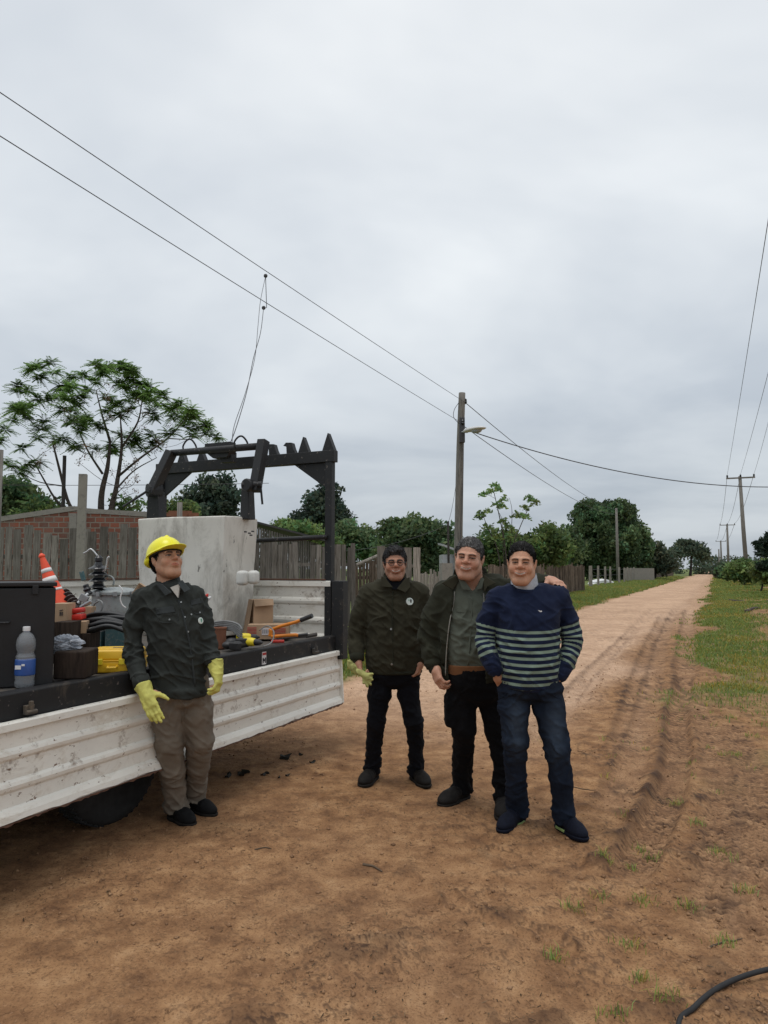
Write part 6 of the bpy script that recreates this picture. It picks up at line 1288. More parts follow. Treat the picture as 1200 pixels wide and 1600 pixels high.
def hairdo(hd, parent, mat, name='hair', line=.062, vol=.010, side=-.03, back=-.06, seed=1, quiff=0.0, temple=.0):
    k, K, W, R = hd.k, hd.kw, hd.w, hd.R; c_ = hd.c; f = Field(axis_(c_[0]-.13*k, c_[0]+.13*k, .003), axis_(c_[1]-.15*k, c_[1]+.15*k, .003), axis_(c_[2]-.12*k, c_[2]+.16*k, .003))
    f.ell(W(0, .014, .040), A_([(.074+vol)*K, .093+vol, .083+vol*1.15])*k, R, .01); f.ell(W(0, .04, -.01), A_([(.070+vol*.6)*K, .062+vol, .07])*k, R, .02)
    if quiff: f.ell(W(.005, -.062, .098), A_([.050*K, .034, .020])*k, R, .025); f.ell(W(-.02, -.080, .088), A_([.02*K, .016, .014])*k, R, .01)
    # cut away the face, the ears and below the hairline
    q = [-.0, 0]
    f.ell(W(0, -.115, line-.078), A_([.074*K, .080, .082])*k, R, .006, 's')
    for sx in (-1, 1): f.ell(W(sx*.040, -.100, line-.052), A_([.030*K, .045, .062])*k, R, .008, 's')      # receding temples
    f.box(W(0, -.115, -.085), A_([.12, .085, .10])*k, R, .02, .012, 's')
    for sx in (-1, 1): f.ell(W(sx*.085, .010, -.006), A_([.020, .026, .036])*k, R, .006, 's'); f.box(W(sx*.08, -.108+temple, -.01), A_([.05, .07, .05])*k, R, .01, .01, 's')
    f.box(W(0, 0, back-.10), A_([.2, .2, .10])*k, R, .01, .01, 's')
    def dp(V, N_):
        q = hd.loc(V); p = np.stack([q[:, 0]*60, q[:, 1]*14, q[:, 2]*14], 1)+3*fbm(V*9, 2, seed)[:, None]; return (.009+.5*max(0, vol-.008))*k*(fbm(p, 4, seed)-.45)+.002*(fbm(V*90, 2, seed)-.5)
    o, V, Nn = bake(name, f, mat, parent, 1, disp=dp); r = np.random.default_rng(seed); q = hd.loc(V); out_ = (Nn*(V-hd.c)).sum(1) > .03
    ok = np.nonzero(out_ & (q[:, 2] > back-.02))[0]; i = r.choice(ok, 5200); p = V[i]; n_ = Nn[i]; qq = q[i]
    comb = np.stack([np.sign(qq[:, 0])*.25+.5*r.normal(0, 1, len(i))*.5, np.where(qq[:, 2] > .075, .9, .25)+r.normal(0, .25, len(i)), np.where(qq[:, 2] > .075, .15, -.9)+r.normal(0, .2, len(i))], 1)@hd.R.T
    fr_ = (qq[:, 1] < -.045)[:, None]; comb = np.where(fr_, np.stack([qq[:, 0]*4+r.normal(0, .3, len(i)), .7+0*qq[:, 0], .55+r.normal(0, .2, len(i))], 1)@hd.R.T, comb)
    if quiff: comb = comb+r.normal(0, .5, comb.shape)*1.0
    t_ = comb-n_*(comb*n_).sum(1)[:, None]; t_ /= np.linalg.norm(t_, axis=1)[:, None]+1e-9; L_ = r.uniform(.010, .024, len(i))[:, None]*(1+60*max(0, vol-.007)); s_ = np.cross(t_, n_)*.0011
    tip = p+t_*L_+n_*L_*r.uniform(.05, .32+12*max(0, vol-.006), len(i))[:, None]; mid = (p+tip)/2+n_*L_*.12; SV = np.stack([p-s_-n_*.001, p+s_-n_*.001, mid+s_*.8, tip, mid-s_*.8], 1).reshape(-1, 3)
    npmesh('hair_strands', SV, np.arange(len(SV)).reshape(-1, 5), mat, o); return o

for q_ in ('boot_leather', 'shoe_black', 'shoe_navy', 'sole_dark'): MATS[q_].node_tree.nodes['Principled BSDF'].inputs['Specular IOR Level'].default_value = .18

# ------------------------------------------------------------------ the people
def build_body(label, feetpt, D, hd, neck, arms, legs, hands, torso, zcoarse=.75, handsfn=None, skip=()):
    """one continuous body: head, neck, trunk, arms, hands, legs"""
    allp = [hd.c+A_([0, 0, .14]), hd.c-A_([.1, .1, 0])]+[p for a in arms for p in a[0]]+[p for l in legs for p in l[0]]
    pts = A_(allp); lo, hi = pts.min(0)-.14, pts.max(0)+.14; hi[2] = max(hi[2], hd.c[2]+.17*hd.k); k = hd.k
    fx = ((hd.c[0]-.10*k, hd.c[0]+.10*k, .0028),); fy = ((hd.c[1]-.13*k, hd.c[1]+.02, .0028),); fz = ((hd.c[2]-.14*k, hd.c[2]+.13*k, .0028),)
    f = Field(axis_(lo[0], hi[0], .0052, fx), axis_(lo[1], hi[1], .0052, fy), axis_(0.03, hi[2], .0052, fz+() ) if 0 else np.concatenate([np.arange(.03, zcoarse, .013), axis_(zcoarse+.001, hi[2], .0052, fz)]))
    f.loft(torso, .02)
    for pts_, rs in legs: f.chain(pts_, rs, .03)
    for pts_, rs in arms: f.chain(pts_, rs, .015)
    f.chain(neck[0], neck[1], .02); hd.sculpt(f)
    for h in hands: hand(f, **h)
    V, F = f.mesh(1); Nn = normals(V, F); o = npmesh('person', V, F, 'skin', None, [feetpt[0], feetpt[1], 0], smooth=True, tone=hd.colors(V))
    return tag(o, label, 'person'), V, Nn
def thin(lvls, d): return [(z, cx, cy, rx_-d, ry_-d*.8) for z, cx, cy, rx_, ry_ in lvls]
def px_chain(L_): return [P(u, v, D) for u, v, D, r in L_], [.945*r*D/F_PX for u, v, D, r in L_]      # radii in drawing pixels
def shrink(ch, d): return ch[0], [max(.018, r-d) for r in ch[1]]
def shrinkl(ch, d): return ch[0][:-1], [max(.018, r-d) for r in ch[1][:-3]]+[.040, .034]

def shoe2(root, ankle, d, L_, W, **k):
    d = nrm(A_([d[0], d[1], 0])); a = A_([ankle[0], ankle[1], 0]); return shoe(root, a-d*.062, a+d*.2, L_, W, **k)

# ---------- worker with the yellow helmet, leaning on the truck
DW = 4.42
hdW = Head(P(260, 876, DW), yaw=.80, pitch=.30, roll=0, k=1.0, skin=(.47, .26, .165), smile=0, young=True, fat=.25, brow=(.015, .012, .01))
torW = lv([(1078, 240, 318, .125), (1050, 236, 322, .135), (1010, 232, 323, .135), (970, 226, 322, .130), (945, 222, 316, .115), (928, 232, 308, .085), (916, 246, 288, .065)], DW)
armL = px_chain([(222, 938, DW, 17), (209, 975, DW-.02, 15.5), (208, 1018, DW-.05, 14.5), (215, 1045, DW-.12, 13.5), (222, 1068, DW-.18, 12.5)])
armR = px_chain([(307, 932, DW+.02, 15), (318, 965, DW+.03, 14.5), (326, 1005, DW, 13), (332, 1034, DW-.04, 12)])
legL = px_chain([(263, 1075, DW, 25), (263, 1110, DW, 25), (264, 1155, DW+.02, 22.5), (268, 1200, DW+.10, 20), (273, 1238, DW+.20, 18), (274, 1262, DW+.25, 18.5)])
legR = px_chain([(300, 1075, DW+.05, 26), (307, 1110, DW+.06, 26), (312, 1155, DW+.10, 22), (310, 1196, DW+.22, 18), (306, 1226, DW+.33, 16.5), (305, 1247, DW+.40, 16.5)])
nkW = ([P(264, 925, DW+.01), P(259, 895, DW+.02)], [.066, .058])
WP, V, Nn = build_body('young man in yellow safety helmet and yellow gloves leaning back on the truck, looking up', G(285, 1275), DW, hdW, nkW, [shrink(armL, .018), shrink(armR, .018)], [shrinkl(legL, .022), shrinkl(legR, .022)], [dict(wrist=P(225, 1078, DW-.20), d=P(240, 1115, DW-.26)-P(226, 1080, DW-.2), palm_n=A_([-.1, .98, 0]), thumb=1, curl=(.30, .28, .30, .35), rr=.65, k=.9, spread=.07, tout=1.1, tcurl=.1), dict(wrist=P(338, 1046, DW-.06), d=P(342, 1080, DW-.10)-P(337, 1044, DW-.05), palm_n=A_([-.95, .2, 0]), thumb=1, curl=(.75, .75, .75, .75), rr=.65, k=.85, spread=.04, tout=.6)], thin(torW, .02))
f = bbox_field([P(190, 1100, DW-.25), P(350, 900, DW+.2)], .08, .0065)
f.loft(torW+lv([(1084, 243, 324, .135)], DW), .02); f.ell(P(292, 1078, DW-.02), (.115, .135, .045), None, .04); f.chain(*armL, k=.025); f.chain(*armR, k=.025); f.cap(P(228, 936, DW), P(262, 918, DW), .062, .060, .05); f.cap(P(300, 932, DW), P(275, 920, DW), .055, .055, .05)
f.half(P(222, 1077, DW-.20), A_([-.25, .2, 1])) if 0 else None
zones = [(P(209, 1020, DW-.15), .12, 1.2), (P(328, 1010, DW-.1), .12, 1.2), (P(275, 1040, DW-.13), .2, .5), (P(232, 950, DW-.1), .1, .8)]
jk, JV, JN = bake('work_shirt', f, 'shirt_charcoal', WP, 1, disp=lambda V, N_: folds(V, 3, .010, (5, 5, 12), .8, zones))
f = bbox_field([P(240, 930, DW-.12), P(290, 895, DW+.14)], .05, .0045)
f.cap(P(264, 921, DW+.015), P(262, 906, DW+.03), .082, .074, .01); f.cap(P(264, 930, DW+.01), P(259, 890, DW+.02), .066, .064, .004, 's'); f.ell(P(270, 905, DW-.09), (.035, .07, .05), rz(.3), .01, 's'); bake('collar', f, 'shirt_flap', jk, 1)
m = M(); m.prism([P(243, 912, DW-.085), P(252, 912, DW-.105), P(268, 926, DW-.13), P(258, 931, DW-.125)], A_([0, .012, 0])); m.build('collar_point', 'shirt_flap', jk, bevel=.003)
m = M(); m.prism([P(277, 911, DW-.105), P(284, 906, DW-.07), P(297, 921, DW-.115), P(288, 926, DW-.125)], A_([0, .012, 0])); m.build('collar_point', 'shirt_flap', jk, bevel=.003)
m = M(); m.prism([P(266, 918, DW-.100), P(281, 912, DW-.100), P(278, 934, DW-.118)], A_([0, .02, 0])); m.build('undershirt', 'undershirt', jk)
strip(JV, JN, [(279, 938), (286, 960), (292, 985), (297, 1010), (301, 1040), (305, 1072)], .006, 'placket', 'shirt_flap', jk, .0, 6)
patch(JV, JN, [(243, 951), (271, 947), (274, 956), (245, 960)], .004, 'pocket_flap', 'shirt_flap', jk); patch(JV, JN, [(298, 938), (315, 934), (318, 942), (299, 946)], .004, 'pocket_flap', 'shirt_flap', jk)
strip(JV, JN, [(246, 962), (249, 971), (262, 973), (277, 970), (279, 958)], .0022, 'pocket_seam', 'shirt_flap', jk, .0005, 5); strip(JV, JN, [(299, 948), (303, 957), (312, 959), (318, 954), (319, 945)], .0022, 'pocket_seam', 'shirt_flap', jk, .0005, 5)
for u, v in ((265, 968), (312, 957), (283, 941), (289, 964), (294, 987), (299, 960)): p, n_ = hit(JV, JN, u, v); m = M(); disc(m, p, n_, .0055); m.build('button', 'button', jk)
p, n_ = hit(JV, JN, 313, 970); m = M(); disc(m, p, n_, .020, .004, 20); bd = m.build('round_badge', 'patch_white', jk); m = M(); m.box(p+n_*.005+A_([.003, 0, .002]), (.008, .003, .022)); m.build('badge_mark', 'patch_green', bd)
for (a_, r_, nm) in ((armL[0][-1], armL[1][-1], 0), (armR[0][-1], armR[1][-1], 1)):
    a2 = (armL if nm == 0 else armR)[0][-2]; ax = nrm(a_-a2); m = M(); m.lathe(a_-ax*.045, [(r_*.98, 0), (r_+.006, .004), (r_+.006, .058), (r_*.96, .062)], ax, 24); m.build('cuff', 'shirt_charcoal', jk, smooth=True)
f = bbox_field([P(228, 1300, DW-.12), P(346, 1050, DW+.3)], .08, .0068)
f.loft(lv([(1108, 268, 308, .06), (1098, 252, 322, .11), (1085, 241, 326, .125), (1055, 240, 322, .125)], DW+.02), .05, 2.4); f.chain(*legL, k=.02); f.chain(*legR, k=.02); zb = .035; f.half([0, 0, zb], [0, 0, 1])
zones = [(legL[0][-1], .12, 1.6), (legR[0][-1], .12, 1.8), (legL[0][0], .15, .6), (legR[0][0], .15, .6), (P(262, 1165, DW-.1), .12, .5)]
tr, TV, TN = bake('trousers', f, 'trousers_khaki', WP, 1, disp=lambda V, N_: folds(V, 8, .009, (6, 6, 7), 1.0, zones))
strip(TV, TN, [(292, 1092), (290, 1110), (283, 1130)], .003, 'fly_seam', 'trousers_khaki', tr, 0, 5)
shoe2(WP, legL[0][-1], (.19, -.17), .27, .047, mat='shoe_black', boot=False, name='shoe'); shoe2(WP, legR[0][-1], (.20, -.14), .26, .047, mat='shoe_black', boot=False, name='shoe')
# gloves
def glove(parent, **h):
    w = A_(h['wrist']); f = bbox_field([w-.14, w+.14], .05, .0042); hand(f, **h); d = nrm(h['d']); f.cap(w-d*.045, w+d*.0, .050, .040, .012); f.half(w-d*.055, d)
    return bake('glove', f, 'glove_leather', parent, 1, disp=lambda V, N_: folds(V, 5, .0045, (16, 16, 22), 1.0))
glove(WP, wrist=P(228, 1083, DW-.21), d=P(241, 1118, DW-.27)-P(227, 1080, DW-.2), palm_n=A_([-.1, .98, 0]), thumb=1, curl=(.30, .28, .30, .35), rr=1.15, k=1.08, spread=.07, tout=1.1, tcurl=.1)
glove(WP, wrist=P(338, 1046, DW-.06), d=P(342, 1080, DW-.10)-P(337, 1044, DW-.05), palm_n=A_([-.95, .2, 0]), thumb=1, curl=(.75, .75, .75, .75), rr=1.15, k=1.0, spread=.04, tout=.6)
hairdo(hdW, WP, 'hair_black', line=.058, vol=.006, back=-.075, seed=4)
# helmet
def helmet(hd, parent):
    k, W, R = 1.08*hd.k, hd.w, hd.R@rx(-.10); c_ = hd.c+hd.R@A_([0, .012, .040])*hd.k; w = lambda x, y, z: c_+R@(A_([x, y, z])*k)
    f = Field(axis_(c_[0]-.19, c_[0]+.21, .0035), axis_(c_[1]-.21, c_[1]+.2, .0035), axis_(c_[2]-.10, c_[2]+.16, .0035))
    f.ell(c_, A_([.098, .122, .104])*k, R, .005); f.box(w(0, 0, -.105), A_([.2, .2, .10])*k, R, .001, .006, 's')
    f.ell(w(0, -.10, -.002), A_([.074, .085, .0075])*k, R@rx(.10), .010); f.ell(w(0, .0, -.002), A_([.106, .131, .0075])*k, R, .006)
    f.ell(w(0, .05, -.016), A_([.097, .088, .036])*k, R, .01)
    f.ell(w(0, .0, -.01), A_([.091, .113, .094])*k, R, .004, 's'); f.box(w(0, .02, -.145), A_([.2, .2, .10])*k, R, .001, .004, 's')
    for x in (0,): f.cap(w(x, -.06, .090), w(x, .05, .096), .010*k, .010*k, .010)
    for x in (-.028, .028): f.cap(w(x, -.05, .088), w(x, .06, .088), .005*k, .005*k, .008)
    o, HV, HN = bake('safety_helmet', f, 'helmet_yellow', parent, 2)
    m = M(); m.tube([w(.084*math.sin(t), -.100*math.cos(t), -.006) for t in np.linspace(0, 2*math.pi, 33)], .007*k, 8, cap=False); m.build('headband', 'helmet_strap', o, smooth=True)
helmet(hdW, WP)

# ---------- man with glasses and gloves in hand
DA = 5.38
hdA = Head(P(617, 881, DA-.03), yaw=.05, pitch=.02, roll=-.02, k=1.03, skin=(.40, .205, .135), smile=1, fat=.15, brow=(.03, .026, .024), stubble=.25)
torA = lv([(1048, 574, 658, .135), (1030, 571, 661, .15), (1000, 571, 660, .155), (965, 570, 661, .145), (940, 566, 664, .125), (922, 574, 660, .10), (910, 588, 650, .085)], DA)
aL = px_chain([(575, 930, DA, 17), (563, 960, DA, 15.5), (557, 992, DA, 14), (557, 1012, DA-.05, 12.5), (558, 1030, DA-.08, 11)])
aR = px_chain([(655, 930, DA, 17), (666, 960, DA+.02, 15), (671, 990, DA+.03, 13), (667, 1012, DA, 12), (660, 1030, DA-.05, 11)])
lL = px_chain([(592, 1052, DA, 19), (593, 1085, DA, 18.5), (587, 1128, DA, 14), (585, 1160, DA+.06, 12.5), (582, 1194, DA+.13, 13.5), (582, 1210, DA+.15, 14)])
lR = px_chain([(638, 1052, DA, 20), (638, 1085, DA, 18), (646, 1128, DA-.03, 14.5), (650, 1160, DA+.03, 12.5), (650, 1196, DA+.10, 12), (650, 1212, DA+.13, 13)])
handA = [dict(wrist=P(559, 1032, DA-.09), d=P(563, 1056, DA-.14)-P(559, 1032, DA-.09), palm_n=A_([.75, .3, 0]), thumb=-1, curl=(1.15, 1.1, 1.1, 1.1), k=1.0, tcurl=.6), dict(wrist=P(657, 1034, DA-.06), d=A_([-.25, -.1, -.9]), palm_n=A_([-.9, .2, 0]), thumb=1, curl=(.8, .8, .8, .8))]
AP, V, Nn = build_body('grey haired man with round black glasses, olive jacket and dark trousers, standing with legs apart', G(612, 1212), DA, hdA, ([P(617, 918, DA+.01), P(617, 896, DA+.02)], [.068, .062]), [shrink(aL, .018), shrink(aR, .018)], [shrinkl(lL, .02), shrinkl(lR, .02)], handA, thin(torA, .02))
f = bbox_field([P(545, 1052, DA-.2), P(685, 900, DA+.2)], .06, .007); f.loft(torA, .02); f.chain(*aL, k=.02); f.chain(*aR, k=.02); f.cap(P(582, 926, DA), P(605, 914, DA), .07, .06, .05); f.cap(P(652, 926, DA), P(628, 914, DA), .07, .06, .05)
zones = [(P(557, 1000, DA-.1), .13, 1.2), (P(670, 1000, DA-.1), .13, 1.2), (P(590, 960, DA-.14), .15, .5), (P(615, 1030, DA-.15), .2, .4)]
jk, JV, JN = bake('jacket', f, 'jacket_olive', AP, 1, disp=lambda V, N_: folds(V, 13, .009, (5, 5, 9), .9, zones))
f = bbox_field([P(598, 915, DA-.14), P(636, 890, DA+.12)], .05, .0048); f.cap(P(617, 916, DA+.01), P(617, 902, DA+.02), .098, .088, .01); f.cap(P(617, 930, DA), P(617, 885, DA+.02), .078, .080, .004, 's'); f.ell(P(618, 898, DA-.12), (.04, .09, .06), None, .01, 's'); bake('collar', f, 'jacket_olive', jk, 1)
m = M(); m.prism([P(596, 900, DA-.10), P(603, 904, DA-.11), P(614, 918, DA-.135), P(594, 917, DA-.13)], A_([0, .014, 0])); m.build('lapel', 'jacket_olive', jk, bevel=.004)
m = M(); m.prism([P(633, 904, DA-.11), P(640, 902, DA-.10), P(641, 917, DA-.13), P(634, 926, DA-.155), P(620, 920, DA-.14)], A_([0, .014, 0])); m.build('lapel', 'jacket_olive', jk, bevel=.004)
m = M(); m.prism([P(603, 903, DA-.085), P(633, 903, DA-.085), P(624, 921, DA-.118), P(613, 921, DA-.118)], A_([0, .03, 0])); m.build('shirt', 'trousers_dark_navy', jk)
strip(JV, JN, [(614, 924), (613, 950), (613, 985), (614, 1020), (615, 1045)], .0045, 'placket', 'jacket_olive_dark', jk, 0, 6)
for u, v, r_ in ((599, 912, .006), (635, 922, .006), (611, 983, .008), (612, 1038, .008)): p, n_ = hit(JV, JN, u, v); m = M(); disc(m, p+A_([0, -.012 if v < 930 else 0, 0]), n_, r_); m.build('snap_button', 'button', jk)
p, n_ = hit(JV, JN, 640, 940); m = M(); disc(m, p, n_, .028, .004, 24); bd = m.build('round_badge', 'patch_white', jk)
m = M(); m.box(p+n_*.005+A_([.008, 0, .004]), (.010, .003, .024)); m.build('badge_mark', 'ink', bd); m = M(); m.box(p+n_*.005+A_([-.009, 0, .004]), (.012, .003, .018)); m.build('badge_mark', 'patch_green', bd)
for ch in (aL, aR): a_, a2, r_ = ch[0][-1], ch[0][-2], ch[1][-1]; ax = nrm(a_-a2); m = M(); m.lathe(a_-ax*.04, [(r_*.97, 0), (r_+.005, .004), (r_+.004, .05), (r_*.9, .054)], ax, 24); m.build('cuff', 'jacket_olive_dark', jk, smooth=True)
z_ = P(615, 1048, DA)[2]; m = M(); cL, cR_ = P(574, 1048, DA)[0], P(658, 1048, DA)[0]; cxx = (cL+cR_)/2; m.tube([A_([cxx+((cR_-cL)/2-.006)*math.cos(t), DA+.125*math.sin(t), z_]) for t in np.linspace(0, 2*math.pi, 40)], .016, 8, cap=False); m.build('hem_band', 'jacket_olive_dark', jk, smooth=True)
f = bbox_field([P(560, 1225, DA-.15), P(672, 1030, DA+.22)], .06, .007); f.loft(lv([(1076, 602, 630, .05), (1068, 588, 646, .10), (1055, 577, 656, .12), (1035, 578, 655, .12)], DA), .045, 2.4); f.chain(*lL, k=.02); f.chain(*lR, k=.02); f.half([0, 0, gz(*G(612, 1212)[:2])+.035], [0, 0, 1])
zones = [(lL[0][-1], .12, 1.6), (lR[0][-1], .12, 1.6), (lL[0][2], .1, .8), (lR[0][2], .1, .8)]
bake('trousers', f, 'trousers_dark_navy', AP, 1, disp=lambda V, N_: folds(V, 18, .008, (6, 6, 10), 1.0, zones))
shoe2(AP, lL[0][-1], (-.09, -.26), .29, .052); shoe2(AP, lR[0][-1], (.09, -.26), .29, .052)
hairdo(hdA, AP, 'hair_dark_grey', line=.066, vol=.0095, back=-.035, seed=14, quiff=1)
# glasses
def glasses(hd, parent):
    W = hd.w; m = M()
    for sx in (-1, 1): m.tube([W(sx*.031+.0215*math.cos(t), -.108+.004*abs(math.cos(t)), .004+.0185*math.sin(t)) for t in np.linspace(0, 2*math.pi, 25)], .0026, 6, cap=False)
    m.tube([W(-.010, -.109, .008), W(0, -.112, .011), W(.010, -.109, .008)], .0025, 6)
    g = m.build('glasses', 'glasses_black', parent, smooth=True)
    for sx in (-1, 1):
        t_ = M(); t_.tube([W(sx*.052, -.106, .008), W(sx*.078, -.06, .008), W(sx*.083, .0, .006)], .0022, 6); t_.build('temple', 'glasses_black', g)
        l_ = M(); l_.lathe(W(sx*.031, -.108, .004), [(.020, -.0006), (.020, .0006)], hd.R@A_([0, 1, 0]), 20); l_.build('lens', 'lens', g)
glasses(hdA, AP)
# yellow gloves held in his hand
f = bbox_field([P(545, 1085, DA-.25), P(590, 1030, DA)], .06, .0045)
f.ell(P(551, 1039, DA-.10), (.040, .012, .050), ry(-.5), .01); f.ell(P(556, 1046, DA-.12), (.028, .014, .045), ry(-.6), .015)
f.cap(P(561, 1050, DA-.15), P(573, 1057, DA-.16), .024, .026, .015); f.ell(P(576, 1060, DA-.16), (.030, .016, .034), ry(.3), .015)
for (u0, v0, u1, v1, q) in ((576, 1054, 582, 1053, .010), (576, 1060, 582, 1062, .011), (575, 1063, 579, 1069, .011), (571, 1063, 574, 1072, .011), (568, 1060, 568, 1067, .010)): f.cap(P(u0, v0, DA-.16), P(u1, v1, DA-.17), q+.002, q, .007)
V, F = f.mesh(1); Nn = normals(V, F); V = V+Nn*folds(V, 6, .005, (16, 16, 20))[:, None]; tag(npmesh('work_gloves', V, F, 'glove_dull', None, P(565, 1055, DA-.15), smooth=True), 'pair of yellow green work gloves held by the man with glasses', 'gloves')

# ---------- man in the open olive jacket
DBm = 4.82
hdB = Head(P(733, 873, DBm-.10), yaw=-.27, pitch=-.02, roll=.10, k=1.13, kw=1.0, skin=(.50, .275, .19), smile=1, fat=.6, brow=(.05, .038, .03))
torB = lv([(1046, 692, 786, .155), (1020, 685, 792, .175), (985, 685, 792, .175), (955, 686, 790, .16), (935, 684, 792, .145), (918, 694, 790, .11), (904, 712, 778, .09)], DBm)
bL = px_chain([(694, 930, DBm, 20), (677, 962, DBm, 18.5), (670, 995, DBm, 17), (672, 1020, DBm-.03, 15), (678, 1040, DBm-.06, 12.5)])
bR = px_chain([(782, 926, DBm+.02, 21), (812, 920, DBm-.05, 18), (838, 912, DBm-.20, 14), (856, 909, DBm-.29, 11)])
qL = px_chain([(718, 1050, DBm, 24), (722, 1088, DBm, 24), (725, 1140, DBm, 19), (723, 1180, DBm+.12, 16.5), (722, 1216, DBm+.22, 16), (722, 1238, DBm+.24, 17)])
qR = px_chain([(765, 1050, DBm+.02, 24), (768, 1088, DBm+.02, 23), (775, 1140, DBm+.0, 18), (783, 1180, DBm, 15), (785, 1222, DBm, 14), (785, 1242, DBm, 14.5)])
handB = [dict(wrist=P(680, 1042, DBm-.08), d=P(686, 1068, DBm-.13)-P(679, 1040, DBm-.07), palm_n=A_([.8, .45, 0]), thumb=-1, curl=(.75, .8, .8, .85), k=1.08, tcurl=.4),
         dict(wrist=P(858, 907, DBm-.31), d=P(889, 917, DBm-.50)-P(858, 907, DBm-.31), palm_n=A_([.1, -.15, -1]), thumb=-1, curl=(.55, .60, .65, .7), k=1.1, spread=.10)]
BP, V, Nn = build_body('heavy grey haired man in open olive jacket with his arm round the sweater man', G(735, 1245), DBm, hdB, ([P(735, 918, DBm), P(734, 893, DBm-.04)], [.088, .082]), [shrink(bL, .02), shrink(bR, .012)], [shrinkl(qL, .02), shrinkl(qR, .02)], handB, thin(torB, .035))
fs = bbox_field([P(685, 1060, DBm-.2), P(795, 890, DBm+.2)], .05, .007); fs.loft(thin(torB, .014), .02); fs.cap(P(735, 925, DBm), P(735, 912, DBm), .11, .10, .04); fs.cap(P(735, 925, DBm), P(734, 893, DBm-.04), .088, .084, .004, 's'); fs.ell(P(737, 912, DBm-.16), (.040, .10, .055), None, .02, 's')
sh, SV, SN = bake('shirt', fs, 'shirt_olive', BP, 1, disp=lambda V, N_: folds(V, 23, .009, (10, 10, 4), .8, [(P(730, 1000, DBm-.17), .2, .6)]))
strip(SV, SN, [(738, 930), (737, 960), (735, 990), (733, 1020), (731, 1040)], .0055, 'placket', 'shirt_olive', sh, 0, 6)
for poly in ([(717, 906), (723, 903), (738, 923), (722, 921)], [(744, 922), (752, 902), (757, 905), (753, 920)]): m = M(); m.prism([P(u, v, DBm-.155) for u, v in poly], A_([0, .014, 0])); m.build('collar_point', 'shirt_olive', sh, bevel=.003)
patch(SV, SN, [(713, 948), (729, 950), (729, 958), (713, 956)], .003, 'pocket_flap', 'shirt_olive', sh)
f = bbox_field([P(700, 1056, DBm-.2), P(756, 1034, DBm)], .03, .006); f.loft(thin(lv([(1052, 692, 786, .150), (1036, 690, 788, .165)], DBm), .006), .01); bake('orange_undershirt', f, 'orange_cloth', BP, 1)
f = bbox_field([P(650, 1062, DBm-.35), P(875, 890, DBm+.2)], .06, .0072); f.loft(torB, .02, grow_=.012); f.chain(*bL, k=.02); f.cap(P(702, 926, DBm), P(722, 914, DBm), .085, .075, .05); f.cap(P(780, 922, DBm), P(752, 912, DBm), .09, .075, .05)
f.loft(lv([(1062, 688, 790, .15), (1040, 683, 794, .17)], DBm), .02); f.loft(thin(torB, .006), .006, mode='s'); f.loft(thin(lv([(1085, 688, 790, .15), (1062, 688, 790, .15), (1036, 683, 794, .17)], DBm), .014), .006, mode='s'); f.chain(*bR, k=.03)
# opening down the front
op = [P(709, 890, DBm-.25), P(756, 890, DBm-.25)]
def opening(X, Y, Z):
    vv = np.interp(Z, [P(700, 1066, DBm)[2], P(700, 1000, DBm)[2], P(700, 940, DBm)[2], P(700, 905, DBm)[2], P(700, 880, DBm)[2]], [1066, 1000, 940, 905, 880]); k_ = (DBm-.15)/F_PX
    ul = np.interp(vv, [880, 905, 925, 950, 1000, 1066], [722, 716, 709, 706, 700, 700]); ur = np.interp(vv, [880, 905, 925, 950, 1000, 1066], [748, 755, 760, 757, 756, 757])
    xl, xr = (ul-600)*k_, (ur-600)*k_; return np.maximum(np.maximum(xl-X, X-xr), Y-(DBm-.02))+0*Z
f.op(opening, [.3, DBm-.4, .8], [.9, DBm, 1.75], .004, 's')
f.cap(P(735, 940, DBm), P(734, 880, DBm-.02), .092, .092, .005, 's')
zones = [(P(671, 1000, DBm-.1), .14, 1.2), (P(800, 920, DBm-.1), .15, 1.0)]
jk, JV, JN = bake('open_jacket', f, 'jacket_olive_dark', BP, 1, disp=lambda V, N_: folds(V, 27, .010, (6, 6, 7), .9, zones))
f = bbox_field([P(705, 935, DBm-.2), P(775, 880, DBm+.16)], .05, .005); f.cap(P(735, 922, DBm+.02), P(735, 900, DBm+.03), .135, .118, .01); f.cap(P(735, 935, DBm), P(735, 875, DBm+.0), .112, .110, .004, 's'); f.box(P(733, 905, DBm-.14), (.085, .10, .10), None, .02, .02, 's'); bake('collar', f, 'jacket_olive_dark', jk, 1)
for poly, dd in (([(712, 899), (718, 908), (708, 922), (701, 918), (690, 911)], .12), ([(754, 896), (764, 904), (776, 911), (762, 917), (757, 926)], .14)): m = M(); m.prism([P(u, v, DBm-dd-.01*i) for i, (u, v) in enumerate(poly)], A_([0, .02, 0])); m.build('lapel', 'jacket_olive', jk, bevel=.005)
strip(JV, JN, [(709, 924), (707, 945), (703, 970), (700, 1000), (698, 1030), (697, 1055)], .0042, 'zip', 'zip', jk, .007, 6)
strip(JV, JN, [(757, 926), (758, 945), (757, 975), (757, 1000), (758, 1030)], .0042, 'zip', 'zip', jk, .007, 6)
a_, a2, r_ = bL[0][-1], bL[0][-2], bL[1][-1]; ax = nrm(a_-a2); m = M(); m.lathe(a_-ax*.04, [(r_*.97, 0), (r_+.006, .004), (r_+.004, .05), (r_*.9, .054)], ax, 24); m.build('cuff', 'jacket_olive_dark', jk, smooth=True)
